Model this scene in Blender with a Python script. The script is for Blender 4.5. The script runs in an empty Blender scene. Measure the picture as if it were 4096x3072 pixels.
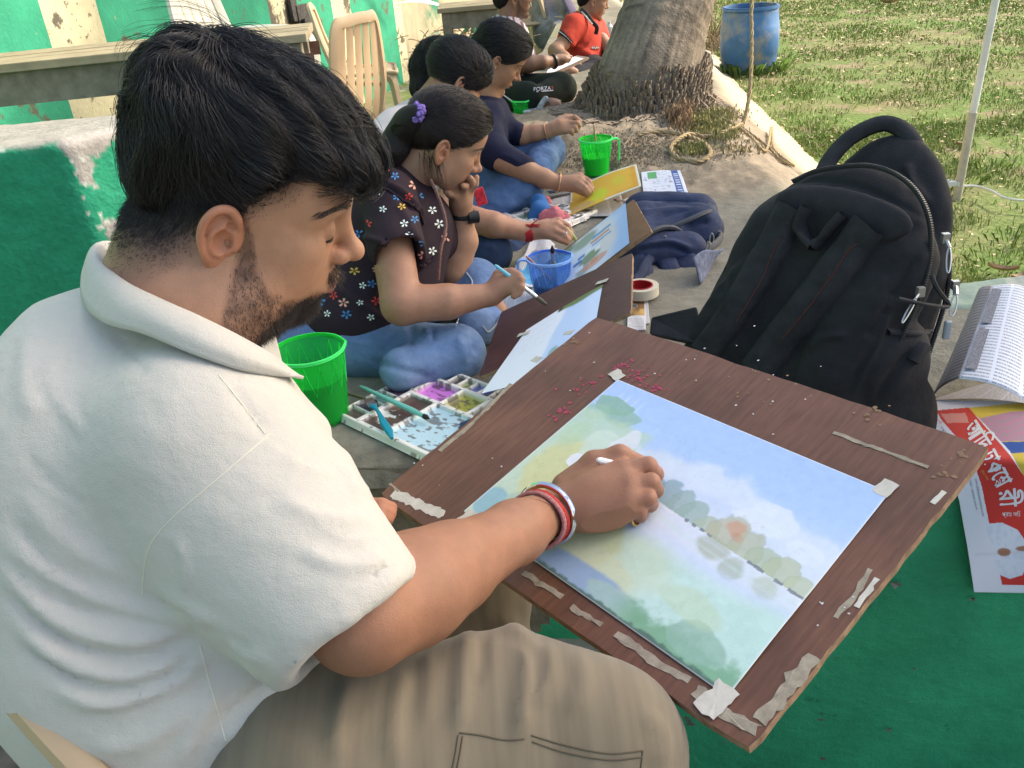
import bpy, math, random, os
import numpy as np
from mathutils import Vector, Matrix
from mathutils.bvhtree import BVHTree
random.seed(7); RNG = np.random.default_rng(11)
D = bpy.data; SC = bpy.context.scene; COL = SC.collection

# ------------------------------------------------------------------ camera
FPX, TH, RO, CH = 887.5, math.radians(28), math.radians(5.2), 1.40
_g = np.array([math.sin(RO)*math.cos(TH), math.cos(RO)*math.cos(TH), math.sin(TH)])
_up = -_g; _fw = np.array([0, 0, 1.0]); _y = _fw-_up*_fw.dot(_up); _y /= np.linalg.norm(_y)
CM = np.stack([np.cross(_y, _up), _y, _up])          # world = CM @ (right, down, forward)
C0 = np.array([0, 0, CH])
cam = D.cameras.new('camera'); camo = D.objects.new('camera', cam); COL.objects.link(camo)
cam.sensor_fit = 'HORIZONTAL'; cam.sensor_width = 36; cam.lens = 36*FPX/1024
cam.clip_start = .05; cam.clip_end = 900
_m = np.eye(4); _m[:3, 0] = CM[:, 0]; _m[:3, 1] = -CM[:, 1]; _m[:3, 2] = -CM[:, 2]; _m[:3, 3] = C0
camo.matrix_world = Matrix(_m.tolist()); SC.camera = camo
cam.dof.use_dof = False

# ------------------------------------------------------------------ light
SUN_EL, SUN_AZ = math.radians(38), math.radians(72)   # azimuth clockwise from +y
w = D.worlds.new('World'); SC.world = w; w.use_nodes = True
nt = w.node_tree; bg = nt.nodes['Background']
sky = nt.nodes.new('ShaderNodeTexSky'); sky.sky_type = 'NISHITA'; sky.sun_disc = False
sky.sun_elevation = SUN_EL; sky.sun_rotation = SUN_AZ; sky.dust_density = 4.0; sky.air_density = 1.2; sky.ozone_density = .6
nt.links.new(sky.outputs[0], bg.inputs[0]); bg.inputs[1].default_value = 0.15
sl = D.lights.new('sun', 'SUN'); sl.energy = 2.0; sl.angle = math.radians(1.2); sl.color = (1, .92, .80)
so = D.objects.new('sun', sl); COL.objects.link(so)
_sd = Vector((math.sin(SUN_AZ)*math.cos(SUN_EL), math.cos(SUN_AZ)*math.cos(SUN_EL), math.sin(SUN_EL)))
so.rotation_euler = _sd.to_track_quat('Z', 'Y').to_euler(); so.location = _sd*20
SC.view_settings.view_transform = 'Standard'; SC.view_settings.look = 'None'
SC.view_settings.gamma = 1; SC.view_settings.use_curve_mapping = False
SC.view_settings.exposure = 1.36
SC.cycles.max_bounces = 8; SC.cycles.transparent_max_bounces = 12
SC.cycles.caustics_reflective = False; SC.cycles.caustics_refractive = False

# ------------------------------------------------------------------ helpers
def P(u, v, d):
    """world point seen at picture position (u, v), d metres deep"""
    return C0+CM@np.array([(u-512)/FPX, (v-384)/FPX, 1.0])*d
def G(u, v, z):
    r = CM@np.array([(u-512)/FPX, (v-384)/FPX, 1.0]); return C0+r*((z-CH)/r[2])
def proj(p):
    c = (np.asarray(p)-C0)@CM; return 512+FPX*c[..., 0]/c[..., 2], 384+FPX*c[..., 1]/c[..., 2], c[..., 2]
def L3(*c): return tuple(c)+(1.0,)
def srgb(r, g, b):
    f = lambda x: (x/255/12.92) if x/255 <= .04045 else ((x/255+.055)/1.055)**2.4
    return (f(r), f(g), f(b))
def smooth(a, b, x):
    t = np.clip((x-a)/(b-a), 0, 1); return t*t*(3-2*t)

_perm = np.random.default_rng(5).random((64, 64, 64)).astype(np.float32)
def vnoise(p):
    p = np.asarray(p, float); i = np.floor(p).astype(int); f = p-i; f = f*f*(3-2*f); i &= 63; j = (i+1) & 63
    def c(a, b, cc): return _perm[a, b, cc]
    x0, y0, z0 = i[..., 0], i[..., 1], i[..., 2]; x1, y1, z1 = j[..., 0], j[..., 1], j[..., 2]
    fx, fy, fz = f[..., 0], f[..., 1], f[..., 2]
    a = c(x0, y0, z0)*(1-fx)+c(x1, y0, z0)*fx; b = c(x0, y1, z0)*(1-fx)+c(x1, y1, z0)*fx
    e = c(x0, y0, z1)*(1-fx)+c(x1, y0, z1)*fx; g = c(x0, y1, z1)*(1-fx)+c(x1, y1, z1)*fx
    return ((a*(1-fy)+b*fy)*(1-fz)+(e*(1-fy)+g*fy)*fz)*2-1
def fbm(p, o=4, lac=2.03, g=.5):
    p = np.asarray(p, float); s = 0; a = 1; t = 0
    for k in range(o):
        s = s+a*vnoise(p+k*17.3); t += a; a *= g; p = p*lac
    return s/t

def mesh(name, verts, faces, mats=None, parent=None, smooth_=False, col=None, matidx=None, kind=None):
    me = D.meshes.new(name); verts = np.asarray(verts, np.float32).reshape(-1, 3)
    if isinstance(faces, np.ndarray) and faces.ndim == 2:
        n, k = faces.shape; me.vertices.add(len(verts)); me.vertices.foreach_set('co', verts.ravel())
        me.loops.add(n*k); me.loops.foreach_set('vertex_index', faces.astype(np.int32).ravel())
        me.polygons.add(n); me.polygons.foreach_set('loop_start', np.arange(0, n*k, k, dtype=np.int32))
        me.update(calc_edges=True)
    else:
        me.from_pydata(verts.tolist(), [], [list(map(int, f)) for f in faces]); me.update()
    if mats is not None:
        for m in (mats if isinstance(mats, (list, tuple)) else [mats]): me.materials.append(m)
    if matidx is not None: me.polygons.foreach_set('material_index', np.asarray(matidx, np.int32))
    if smooth_: me.polygons.foreach_set('use_smooth', np.ones(len(me.polygons), bool))
    if col is not None:
        c = np.asarray(col, np.float32)
        if c.shape[1] == 3: c = np.concatenate([c, np.ones((len(c), 1), np.float32)], 1)
        at = me.color_attributes.new('Col', 'FLOAT_COLOR', 'POINT'); at.data.foreach_set('color', c.ravel())
    o = D.objects.new(name, me); COL.objects.link(o)
    if parent is not None: o.parent = parent
    if kind: o['kind'] = kind
    return o
def tag(o, label, cat=None, group=None, kind=None):
    if label: o['label'] = label
    if cat: o['category'] = cat
    if group: o['group'] = group
    if kind: o['kind'] = kind
    return o
def thing(name, label, cat, loc=(0, 0, 0), group=None):
    o = D.objects.new(name, None); COL.objects.link(o); o.location = Vector([float(x) for x in loc]); o.empty_display_size = .05
    tag(o, label, cat, group); return o
def put(parent, *children):
    """parent children built in world coordinates"""
    bpy_inv = Matrix.Translation(-parent.location) if parent.parent is None else parent_world(parent).inverted()
    for c in children:
        c.parent = parent; c.matrix_parent_inverse = bpy_inv
    return children[0]
def parent_world(o):
    m = o.matrix_basis.copy()
    while o.parent: m = o.parent.matrix_basis @ o.matrix_parent_inverse @ m if False else (o.parent.matrix_basis @ (o.matrix_parent_inverse @ m)); o = o.parent
    return m
def dup(o, loc=None, rotz=None, label=None, parent=None):
    c = o.copy(); COL.objects.link(c)
    if parent is not None: c.parent = parent
    if loc is not None: c.location = loc
    if rotz is not None: c.rotation_euler = (0, 0, rotz)
    if label: c['label'] = label
    for ch in [x for x in D.objects if x.parent == o]: dup(ch, parent=c)
    return c

class MB:
    """collects simple shapes into one mesh"""
    def __init__(s): s.v = []; s.f = []; s.n = 0; s.mi = []
    def add(s, v, f, mi=0):
        s.v.append(np.asarray(v, float).reshape(-1, 3)); s.f += [[a+s.n for a in q] for q in f]; s.mi += [mi]*len(f); s.n += len(s.v[-1]); return s
    def box(s, c, size, R=None, mi=0, jit=0):
        h = np.array(size)/2; k = np.array([[x, y, z] for x in (-1, 1) for y in (-1, 1) for z in (-1, 1)], float)*h
        if R is not None: k = k@np.asarray(R).T
        if jit: k = k+RNG.normal(0, jit, k.shape)
        return s.add(k+np.array(c), [(0, 1, 3, 2), (4, 6, 7, 5), (0, 4, 5, 1), (2, 3, 7, 6), (0, 2, 6, 4), (1, 5, 7, 3)], mi)
    def beam(s, a, b, w_, h_, up=(0, 0, 1), mi=0):
        a = np.array(a, float); b = np.array(b, float); x = b-a; l = np.linalg.norm(x); x /= l
        y = np.cross(up, x); y /= np.linalg.norm(y); z = np.cross(x, y)
        return s.box((a+b)/2, (l, w_, h_), np.stack([x, y, z], 1), mi)
    def tube(s, pts, r, n=8, mi=0, cap=True, flat=None, closed=False, up0=None):
        pts = np.asarray(pts, float); m = len(pts); r = np.broadcast_to(np.asarray(r, float), (m,))
        if closed: t = np.roll(pts, -1, 0)-np.roll(pts, 1, 0)
        else: t = np.gradient(pts, axis=0)
        t /= np.linalg.norm(t, axis=1)[:, None]+1e-12
        ref = np.array(up0, float) if up0 is not None else (np.array([0, 0, 1.]) if abs(t[0][2]) < .9 else np.array([1., 0, 0]))
        V = []; nrm = ref
        for i in range(m):
            nrm = nrm-t[i]*nrm.dot(t[i]); nrm /= np.linalg.norm(nrm)+1e-12; b = np.cross(t[i], nrm)
            a = np.arange(n)*2*math.pi/n; fl = 1 if flat is None else flat
            V.append(pts[i]+r[i]*(np.cos(a)[:, None]*nrm*fl+np.sin(a)[:, None]*b))
        F = []
        for i in range(m if closed else m-1):
            j = (i+1) % m
            for k in range(n): F.append((i*n+k, i*n+(k+1) % n, j*n+(k+1) % n, j*n+k))
        if cap and not closed: F.append(tuple(range(n))[::-1]); F.append(tuple((m-1)*n+k for k in range(n)))
        return s.add(np.concatenate(V), F, mi)
    def lathe(s, prof, n=32, c=(0, 0, 0), axis=None, mi=0, close=False):
        prof = np.array(prof, float); a = np.arange(n)*2*math.pi/n
        V = np.stack([np.outer(prof[:, 0], np.cos(a)), np.outer(prof[:, 0], np.sin(a)), np.repeat(prof[:, 1][:, None], n, 1)], -1).reshape(-1, 3)
        if axis is not None: V = V@np.asarray(axis).T
        F = []; m = len(prof)
        for i in range(m-1 if not close else m):
            j = (i+1) % m
            for k in range(n): F.append((i*n+k, i*n+(k+1) % n, j*n+(k+1) % n, j*n+k))
        return s.add(V+np.array(c), F, mi)
    def build(s, name, mats, parent=None, smooth_=False, bevel=0, kind=None):
        o = mesh(name, np.concatenate(s.v), s.f, mats, None, smooth_, matidx=s.mi if isinstance(mats, (list, tuple)) else None, kind=kind)
        if bevel:
            b = o.modifiers.new('bevel', 'BEVEL'); b.width = bevel; b.segments = 2; b.limit_method = 'ANGLE'
        if smooth_: sharp(o)
        if parent is not None: put(parent, o)
        return o
def sharp(o, ang=40):
    me = o.data
    try: me.set_sharp_from_angle(angle=math.radians(ang))
    except Exception: pass
def spline(pts, n=8):
    """Catmull-Rom through rows of any width"""
    p = np.asarray(pts, float); q = np.vstack([2*p[0]-p[1], p, 2*p[-1]-p[-2]]); out = []
    for i in range(1, len(q)-2):
        t = np.linspace(0, 1, n, endpoint=False)[:, None]
        out.append(.5*((2*q[i])+(-q[i-1]+q[i+1])*t+(2*q[i-1]-5*q[i]+4*q[i+1]-q[i+2])*t**2+(-q[i-1]+3*q[i]-3*q[i+1]+q[i+2])*t**3))
    out.append(q[-2][None]); return np.vstack(out)

# ------------------------------------------------------------------ implicit bodies
class Field:
    def __init__(s, lo, hi, vx):
        s.lo = np.array(lo, float); s.vx = vx; s.n = np.maximum(np.ceil((np.array(hi)-s.lo)/vx).astype(int)+1, 4)
        s.F = np.full(s.n, .5, np.float32)
    def _box(s, lo, hi, m):
        a = np.clip(np.floor((np.array(lo)-m-s.lo)/s.vx).astype(int), 0, s.n-1); b = np.clip(np.ceil((np.array(hi)+m-s.lo)/s.vx).astype(int)+1, 1, s.n)
        b = np.maximum(b, a+1)
        sl_ = tuple(slice(x, y) for x, y in zip(a, b))
        ax = [(s.lo[i]+s.vx*np.arange(a[i], b[i])).astype(np.float32) for i in range(3)]
        return sl_, ax
    def comb(s, sl_, d, op, k):
        A = s.F[sl_]; d = d.astype(np.float32)
        if op > 0:
            if k > 0:
                h = np.clip(.5+.5*(A-d)/k, 0, 1); s.F[sl_] = A+(d-A)*h-k*h*(1-h)
            else: s.F[sl_] = np.minimum(A, d)
        else:
            d = -d
            if k > 0:
                h = np.clip(.5-.5*(A-d)/k, 0, 1); s.F[sl_] = A+(d-A)*h+k*h*(1-h)
            else: s.F[sl_] = np.maximum(A, d)
    def ell(s, c, r, R=None, op=1, k=.01):
        c = np.array(c, float); r = np.array(r, float)*np.ones(3); ext = r.max() if R is not None else r
        sl_, (X, Y, Z) = s._box(c-ext, c+ext, k+.012)
        x = X-c[0]; y = Y-c[1]; z = Z-c[2]
        x, y, z = np.meshgrid(x, y, z, indexing='ij', sparse=True)
        if R is not None:
            Rt = np.asarray(R).T
            x, y, z = Rt[0, 0]*x+Rt[0, 1]*y+Rt[0, 2]*z, Rt[1, 0]*x+Rt[1, 1]*y+Rt[1, 2]*z, Rt[2, 0]*x+Rt[2, 1]*y+Rt[2, 2]*z
        k0 = np.sqrt((x/r[0])**2+(y/r[1])**2+(z/r[2])**2); k1 = np.sqrt((x/r[0]**2)**2+(y/r[1]**2)**2+(z/r[2]**2)**2)+1e-9
        s.comb(sl_, k0*(k0-1)/k1, op, k); return s
    def cone(s, a, b, ra, rb=None, op=1, k=.01, sq=None):
        """tapered capsule; sq=(axis vector, factor) squashes it along an axis"""
        rb = ra if rb is None else rb; a = np.array(a, float); b = np.array(b, float)
        m = max(ra, rb); sl_, (X, Y, Z) = s._box(np.minimum(a, b)-m, np.maximum(a, b)+m, k+.012)
        x, y, z = np.meshgrid(X-a[0], Y-a[1], Z-a[2], indexing='ij', sparse=True)
        ba = b-a; L = max(ba.dot(ba), 1e-9); t = np.clip((x*ba[0]+y*ba[1]+z*ba[2])/L, 0, 1)
        dx = x-t*ba[0]; dy = y-t*ba[1]; dz = z-t*ba[2]
        if sq is not None:
            n, fac = np.array(sq[0], float), sq[1]; n = n/np.linalg.norm(n); q = dx*n[0]+dy*n[1]+dz*n[2]
            g_ = (fac-1)*q; dx = dx+g_*n[0]; dy = dy+g_*n[1]; dz = dz+g_*n[2]
        s.comb(sl_, np.sqrt(dx*dx+dy*dy+dz*dz)-(ra+(rb-ra)*t), op, k); return s
    def tube(s, pts, r, op=1, k=.01, sq=None):
        r = np.broadcast_to(np.asarray(r, float), (len(pts),))
        for i in range(len(pts)-1): s.cone(pts[i], pts[i+1], r[i], r[i+1], op, k, sq)
        return s
    def box(s, c, h, R=None, rnd=.005, op=1, k=.005):
        c = np.array(c, float); h = np.array(h, float); ext = np.linalg.norm(h)
        sl_, (X, Y, Z) = s._box(c-ext, c+ext, k+.012)
        x, y, z = np.meshgrid(X-c[0], Y-c[1], Z-c[2], indexing='ij', sparse=True)
        if R is not None:
            Rt = np.asarray(R).T
            x, y, z = Rt[0, 0]*x+Rt[0, 1]*y+Rt[0, 2]*z, Rt[1, 0]*x+Rt[1, 1]*y+Rt[1, 2]*z, Rt[2, 0]*x+Rt[2, 1]*y+Rt[2, 2]*z
        qx, qy, qz = np.abs(x)-h[0]+rnd, np.abs(y)-h[1]+rnd, np.abs(z)-h[2]+rnd
        d = np.sqrt(np.maximum(qx, 0)**2+np.maximum(qy, 0)**2+np.maximum(qz, 0)**2)+np.minimum(np.maximum(qx, np.maximum(qy, qz)), 0)-rnd
        s.comb(sl_, d, op, k); return s
    def plane(s, p, n, k=.004):
        """keep only the side n points away from"""
        n = np.array(n, float); n /= np.linalg.norm(n)
        X, Y, Z = [(s.lo[i]+s.vx*np.arange(s.n[i])).astype(np.float32)-p[i] for i in range(3)]
        x, y, z = np.meshgrid(X, Y, Z, indexing='ij', sparse=True)
        s.comb((slice(None),)*3, -(x*n[0]+y*n[1]+z*n[2]), -1, k); return s
    def surf(s, relax=1):
        F = s.F.copy()
        for i in range(3):
            sl0 = [slice(None)]*3; sl0[i] = 0; F[tuple(sl0)] = .5; sl0[i] = -1; F[tuple(sl0)] = .5
        S = F < 0; n = np.array(F.shape); cs = n-1
        cnt = np.zeros(cs, np.int8)
        for a in (0, 1):
            for b in (0, 1):
                for c in (0, 1): cnt += S[a:a+cs[0], b:b+cs[1], c:c+cs[2]]
        act = (cnt > 0) & (cnt < 8); idx = np.full(cs, -1, np.int32); ci = np.argwhere(act); idx[act] = np.arange(len(ci))
        acc = np.zeros((len(ci), 3)); num = np.zeros(len(ci))
        for ax in range(3):
            o1, o2 = [a for a in range(3) if a != ax]
            for p in (0, 1):
                for q in (0, 1):
                    off = np.zeros(3, int); off[o1] = p; off[o2] = q; A = ci+off; B = A.copy(); B[:, ax] += 1
                    fa = F[A[:, 0], A[:, 1], A[:, 2]]; fb = F[B[:, 0], B[:, 1], B[:, 2]]; cr = (fa < 0) != (fb < 0)
                    t = np.where(cr, fa/np.where(cr, fa-fb, 1), 0); pos = off[None]*1.0+np.zeros((len(ci), 3)); pos[:, ax] = t
                    acc[cr] += pos[cr]; num[cr] += 1
        V = s.lo+(ci+acc/num[:, None])*s.vx; Q = []
        for ax in range(3):
            o1, o2 = [(1, 2), (2, 0), (0, 1)][ax]
            sa = [slice(1, -1)]*3; sb = [slice(1, -1)]*3; sa[ax] = slice(0, -1); sb[ax] = slice(1, None)
            SA = S[tuple(sa)]; SB = S[tuple(sb)]; e = np.argwhere(SA != SB); base = e.copy()
            for o in (o1, o2): base[:, o] += 1
            flip = S[base[:, 0], base[:, 1], base[:, 2]]
            def I(d1, d2):
                z = base.copy(); z[:, o1] -= d1; z[:, o2] -= d2; return idx[z[:, 0], z[:, 1], z[:, 2]]
            q = np.stack([I(1, 1), I(0, 1), I(0, 0), I(1, 0)], 1)
            q[~flip] = q[~flip][:, ::-1]; Q.append(q)
        Q = np.concatenate(Q); Q = Q[(Q >= 0).all(1)]
        for _ in range(relax): V = relaxed(V, Q)
        return V, Q
def relaxed(V, Q, w_=.5):
    acc = np.zeros_like(V); num = np.zeros(len(V))
    for a, b in ((0, 1), (1, 2), (2, 3), (3, 0)):
        for x, y in ((a, b), (b, a)):
            for c in range(3): acc[:, c] += np.bincount(Q[:, x], V[Q[:, y], c], len(V))
            num += np.bincount(Q[:, x], minlength=len(V))
    m = acc/np.maximum(num, 1)[:, None]; return V*(1-w_)+m*w_
def vnormals(V, Q):
    n = np.cross(V[Q[:, 2]]-V[Q[:, 0]], V[Q[:, 3]]-V[Q[:, 1]]); N = np.zeros_like(V)
    for k in range(4):
        for c in range(3): N[:, c] += np.bincount(Q[:, k], n[:, c], len(V))
    return N/(np.linalg.norm(N, axis=1)[:, None]+1e-12)
def segdist(u, v, line):
    """distance to a polyline and the parameter along it (all in picture pixels)"""
    best = np.full(u.shape, 1e9); par = np.zeros(u.shape); line = np.asarray(line, float)
    for i in range(len(line)-1):
        a, b = line[i, :2], line[i+1, :2]; ab = b-a; t = np.clip(((u-a[0])*ab[0]+(v-a[1])*ab[1])/(ab@ab+1e-9), 0, 1)
        d = np.hypot(u-a[0]-t*ab[0], v-a[1]-t*ab[1]); m = d < best; best = np.where(m, d, best); par = np.where(m, (i+t)/(len(line)-1), par)
    return best, par
def folds(V, Q, lines, mask=None):
    """cloth folds: each (polyline, width, height); height in metres along the normal, tapering to the ends"""
    N = vnormals(V, Q); u, v, d = proj(V); front = ((V-C0)*N).sum(1) < 0; disp = np.zeros(len(V))
    for ln, wd, ht in lines:
        ln = spline(ln, 6); ds, t = segdist(u, v, ln); disp += ht*np.exp(-(ds/wd)**2)*np.clip(np.sin(np.pi*np.clip(t, .02, .98))*1.6, 0, 1)
    disp *= front
    return V+N*disp[:, None]
def joinq(parts):
    V = []; Q = []; n = 0
    for v, q in parts: V.append(v); Q.append(q+n); n += len(v)
    return np.concatenate(V), np.concatenate(Q)
def bvh(V, Q): return BVHTree.FromPolygons([Vector(x) for x in V.tolist()], Q.tolist())
def cast(tree, u, v):
    r = CM@np.array([(u-512)/FPX, (v-384)/FPX, 1.0]); r /= np.linalg.norm(r)
    h = tree.ray_cast(Vector(C0), Vector(r)); return (np.array(h[0]), np.array(h[1])) if h[0] is not None else (None, None)
def drape_line(tree, px, lift=.001, n=6):
    out = []
    for u, v in spline(px, n):
        p, nn = cast(tree, u, v)
        if p is not None: out.append(p+nn*lift)
    return np.array(out)

# ------------------------------------------------------------------ materials
class NT:
    def __init__(s, m): s.m = m; s.t = m.node_tree; s.b = s.t.nodes['Principled BSDF']
    def n(s, typ, **kw):
        x = s.t.nodes.new(typ)
        for k, v in kw.items():
            if k.startswith('_'): x.inputs[k[1:].replace('_', ' ')].default_value = v
            else: setattr(x, k, v)
        return x
    def l(s, a, b): s.t.links.new(a, b)
def mat(name, color=(.5, .5, .5), rough=.7, spec=.4, metal=0, sss=0, noise=None, bump=None, col=False, trans=0, ior=1.45, sheen=0, alpha=1, coat=0, emis=None):
    """noise: (scale, dark, light[, detail]) mottling; bump: (scale, height m)"""
    m = D.materials.new(name); m.use_nodes = True; N = NT(m); b = N.b; I = b.inputs
    I['Base Color'].default_value = L3(*color); I['Roughness'].default_value = rough; I['Specular IOR Level'].default_value = spec
    I['Metallic'].default_value = metal; I['Transmission Weight'].default_value = trans; I['IOR'].default_value = ior; I['Alpha'].default_value = alpha
    if coat: I['Coat Weight'].default_value = coat
    if sheen: I['Sheen Weight'].default_value = sheen; I['Sheen Roughness'].default_value = .5
    if sss:
        I['Subsurface Weight'].default_value = sss; I['Subsurface Radius'].default_value = (1, .35, .2); I['Subsurface Scale'].default_value = .004
    src = None
    co = N.n('ShaderNodeTexCoord')
    if col:
        a = N.n('ShaderNodeAttribute', attribute_name='Col'); src = a.outputs['Color']; N.l(src, I['Base Color'])
    if noise:
        nz = N.n('ShaderNodeTexNoise', _Scale=noise[0], _Detail=noise[3] if len(noise) > 3 else 6, _Roughness=.62); N.l(co.outputs['Object'], nz.inputs['Vector'])
        mr = N.n('ShaderNodeMapRange', _From_Min=.3, _From_Max=.7, _To_Min=noise[1], _To_Max=noise[2]); N.l(nz.outputs['Fac'], mr.inputs['Value'])
        mx = N.n('ShaderNodeMix', data_type='RGBA', blend_type='MULTIPLY'); mx.inputs[0].default_value = 1
        if src: N.l(src, mx.inputs[6])
        else: mx.inputs[6].default_value = L3(*color)
        N.l(mr.outputs[0], mx.inputs[7]); N.l(mx.outputs[2], I['Base Color']); src = mx.outputs[2]
    if bump:
        bl = bump if isinstance(bump, list) else [bump]; prev = None
        for sc_, h in bl:
            nz = N.n('ShaderNodeTexNoise', _Scale=sc_, _Detail=5); N.l(co.outputs['Object'], nz.inputs['Vector'])
            bp = N.n('ShaderNodeBump', _Distance=h, _Strength=1.0); N.l(nz.outputs['Fac'], bp.inputs['Height'])
            if prev: N.l(prev, bp.inputs['Normal'])
            prev = bp.outputs['Normal']
        N.l(prev, I['Normal'])
    return m
def patches(m, color, scale, thr, width=.04, seed=0., rough=None, detail=8, z=None):
    """lay irregular patches of another colour (stain, bare plaster, wear) over a material"""
    N = NT(m); I = N.b.inputs; co = N.n('ShaderNodeTexCoord'); mp = N.n('ShaderNodeMapping'); mp.inputs['Location'].default_value = (seed, seed*.7, seed*1.3)
    N.l(co.outputs['Object'], mp.inputs[0]); nz = N.n('ShaderNodeTexNoise', _Scale=scale, _Detail=detail, _Roughness=.6); N.l(mp.outputs[0], nz.inputs['Vector'])
    mr = N.n('ShaderNodeMapRange', _From_Min=thr-width, _From_Max=thr+width); N.l(nz.outputs['Fac'], mr.inputs['Value'])
    mx = N.n('ShaderNodeMix', data_type='RGBA'); N.l(mr.outputs[0], mx.inputs[0])
    lk = I['Base Color'].links
    if lk: N.l(lk[0].from_socket, mx.inputs[6])
    else: mx.inputs[6].default_value = I['Base Color'].default_value
    mx.inputs[7].default_value = L3(*color); N.l(mx.outputs[2], I['Base Color']); return m
# ------------------------------------------------------------------ the drawing board frame (needed by the painter's hand)
B_L, B_T, B_R, B_B = P(388, 491, 1.221), P(597, 312, 1.420), P(978, 451, .986), P(750, 764, .787)
BC = (B_L+B_T+B_R+B_B)/4
_a = (B_T-B_L+B_R-B_B); _b = (B_B-B_L+B_R-B_T); _a /= np.linalg.norm(_a); _b /= np.linalg.norm(_b)
_s = (_a+_b); _s /= np.linalg.norm(_s); _t = (_a-_b); _t /= np.linalg.norm(_t)
BE1 = (_s+_t)/math.sqrt(2); BE2 = (_s-_t)/math.sqrt(2); BN = np.cross(BE2, BE1); BN = BN if BN[2] > 0 else -BN
BW, BH = .452, .609; BR = np.stack([BE1, BE2, BN], 1)
def onb(u, v, h=0.0):
    """point at height h over the board seen at picture position (u, v)"""
    r = CM@np.array([(u-512)/FPX, (v-384)/FPX, 1.0]); q = BC+BN*h; return C0+r*((q-C0).dot(BN)/r.dot(BN))
# ================================================================== setting
def S4(x, y): return x/4, y/4
# ---- platform, slope and soil as one sheet of concrete and earth
RIDGE = np.array([G(*S4(x, y), .45)[:2] for x, y in ((2760, 200), (2826, 305), (2860, 407), (2935, 600), (3064, 719), (3250, 900))])
FOOT = np.array([G(*S4(x, y), .02)[:2] for x, y in ((2860, 205), (2935, 305), (3003, 380), (3138, 502), (3274, 637), (3560, 900))])
RIDGE = RIDGE[np.argsort(RIDGE[:, 1])]; FOOT = FOOT[np.argsort(FOOT[:, 1])]
def x_ridge(y): return np.interp(y, RIDGE[:, 1], RIDGE[:, 0])
def x_foot(y): return np.maximum(np.interp(y, FOOT[:, 1], FOOT[:, 0]), x_ridge(y)+.25)
def y_front(x): return 1.45-.155*x
def y_back(x): return 2.10-.10*(x-1.2)
TREE = G(*S4(2480, 520), .45)[:2]
def plat_h(x, y):
    a = (x-x_ridge(y))/(x_foot(y)-x_ridge(y)); b = (y-y_back(x))/.16
    t = np.where(x > x_ridge(y), np.minimum(a, np.maximum(b, 0)), 0); t = np.clip(t, 0, 1.3)
    h = .45-.45*smooth(0, 1, t)*.5-.225*np.clip(t, 0, 1)-.03*(t > 1)
    p = np.stack([x, y, x*0], -1)
    soil = np.exp(-(((x-TREE[0]-.0)/.75)**2+((y-TREE[1]+.15)/.95)**2)**1.5)
    h = h+soil*(.05+.035*fbm(p*9, 4)+.03*fbm(p*30, 3))*np.clip(1-t, 0, 1)
    h = h+.006*fbm(p*3.1, 3)+.0025*fbm(p*22, 3)*(1+1.5*t)
    return h, soil, t
def graded(a, b, n, p=1.0): return a+(b-a)*np.linspace(0, 1, n)**p
def x_left(y): return np.interp(y, [2.4, 3.0, 4.5, 5.0, 5.3, 6.0, 7.0, 9.0, 15], [-.60, -.58, -.50, -.44, -.34, .05, .45, .75, 1.2])
gx = np.concatenate([np.linspace(0, .5, 190), np.linspace(.51, 1, 40)]); gv = graded(0, 1, 330, 1.9)
X, T_ = np.meshgrid(gx, gv, indexing='ij'); Y = y_front(X*5-.6)+.004+T_*(15-y_front(X*5-.6)); XL = x_left(Y); X = XL+X*(5.5-XL)
Hh, soil, tt = plat_h(X, Y)
lip = smooth(.05, .0, Y-y_front(X)); Hh = Hh-.014*lip*(1+.6*fbm(np.stack([X*6, Y*6, X*0], -1), 3))
pp = np.stack([X, Y, Hh], -1); n1 = fbm(pp*2.3, 4); n2 = fbm(pp*11, 4); n3 = fbm(pp*40, 3)
conc = np.array([.235, .215, .165]); dark = np.array([.115, .105, .075]); earth = np.array([.27, .215, .15]); slopec = np.array([.52, .43, .29]); moss = np.array([.17, .18, .085])
c = conc*(1+.22*n1+.18*n2+.12*n3)[..., None]; k = smooth(.05, .45, n1+.4*n2)[..., None]*.55; c = c*(1-k)+dark*k
k = smooth(.1, .4, fbm(pp*1.7+9, 3)+.3*n2)[..., None]*.45; c = c*(1-k)+moss*k
k = smooth(.02, .25, tt)[..., None]*.92*smooth(2.3, 2.9, Y)[..., None]; c = c*(1-k)+slopec*(1+.12*n2+.08*n3)[..., None]*k
k = smooth(.08, .35, soil)[..., None]; c = c*(1-k)+earth*(1+.35*n2+.3*n3)[..., None]*k
k = smooth(.12, .0, Y-y_front(X)+.05*n2)[..., None]*.8; c = c*(1-k)+np.array([.16, .135, .10])*(1+.5*n3)[..., None]*k
pp[:, 0, 1] -= .020; pp[:, 0, 2] = .40
a, b = X.shape; idx = np.arange(a*b).reshape(a, b)
F = np.stack([idx[:-1, :-1].ravel(), idx[1:, :-1].ravel(), idx[1:, 1:].ravel(), idx[:-1, 1:].ravel()], 1)
M_GR = mat('concrete_and_soil', (1, 1, 1), .92, .2, col=True, noise=(34, .84, 1.14, 8), bump=[(140, .0025), (28, .004)])
mesh('pavement', pp.reshape(-1, 3), F, M_GR, smooth_=True, col=np.clip(c.reshape(-1, 3), .02, 1), kind='structure')
PLAT = BVHTree.FromPolygons([Vector(x) for x in pp.reshape(-1, 3).tolist()], F.tolist())
def zat(x, y):
    h = PLAT.ray_cast(Vector((float(x), float(y), 3)), Vector((0, 0, -1))); return h[0][2] if h[0] is not None and h[0][2] > -.02 else 0.0
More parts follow.
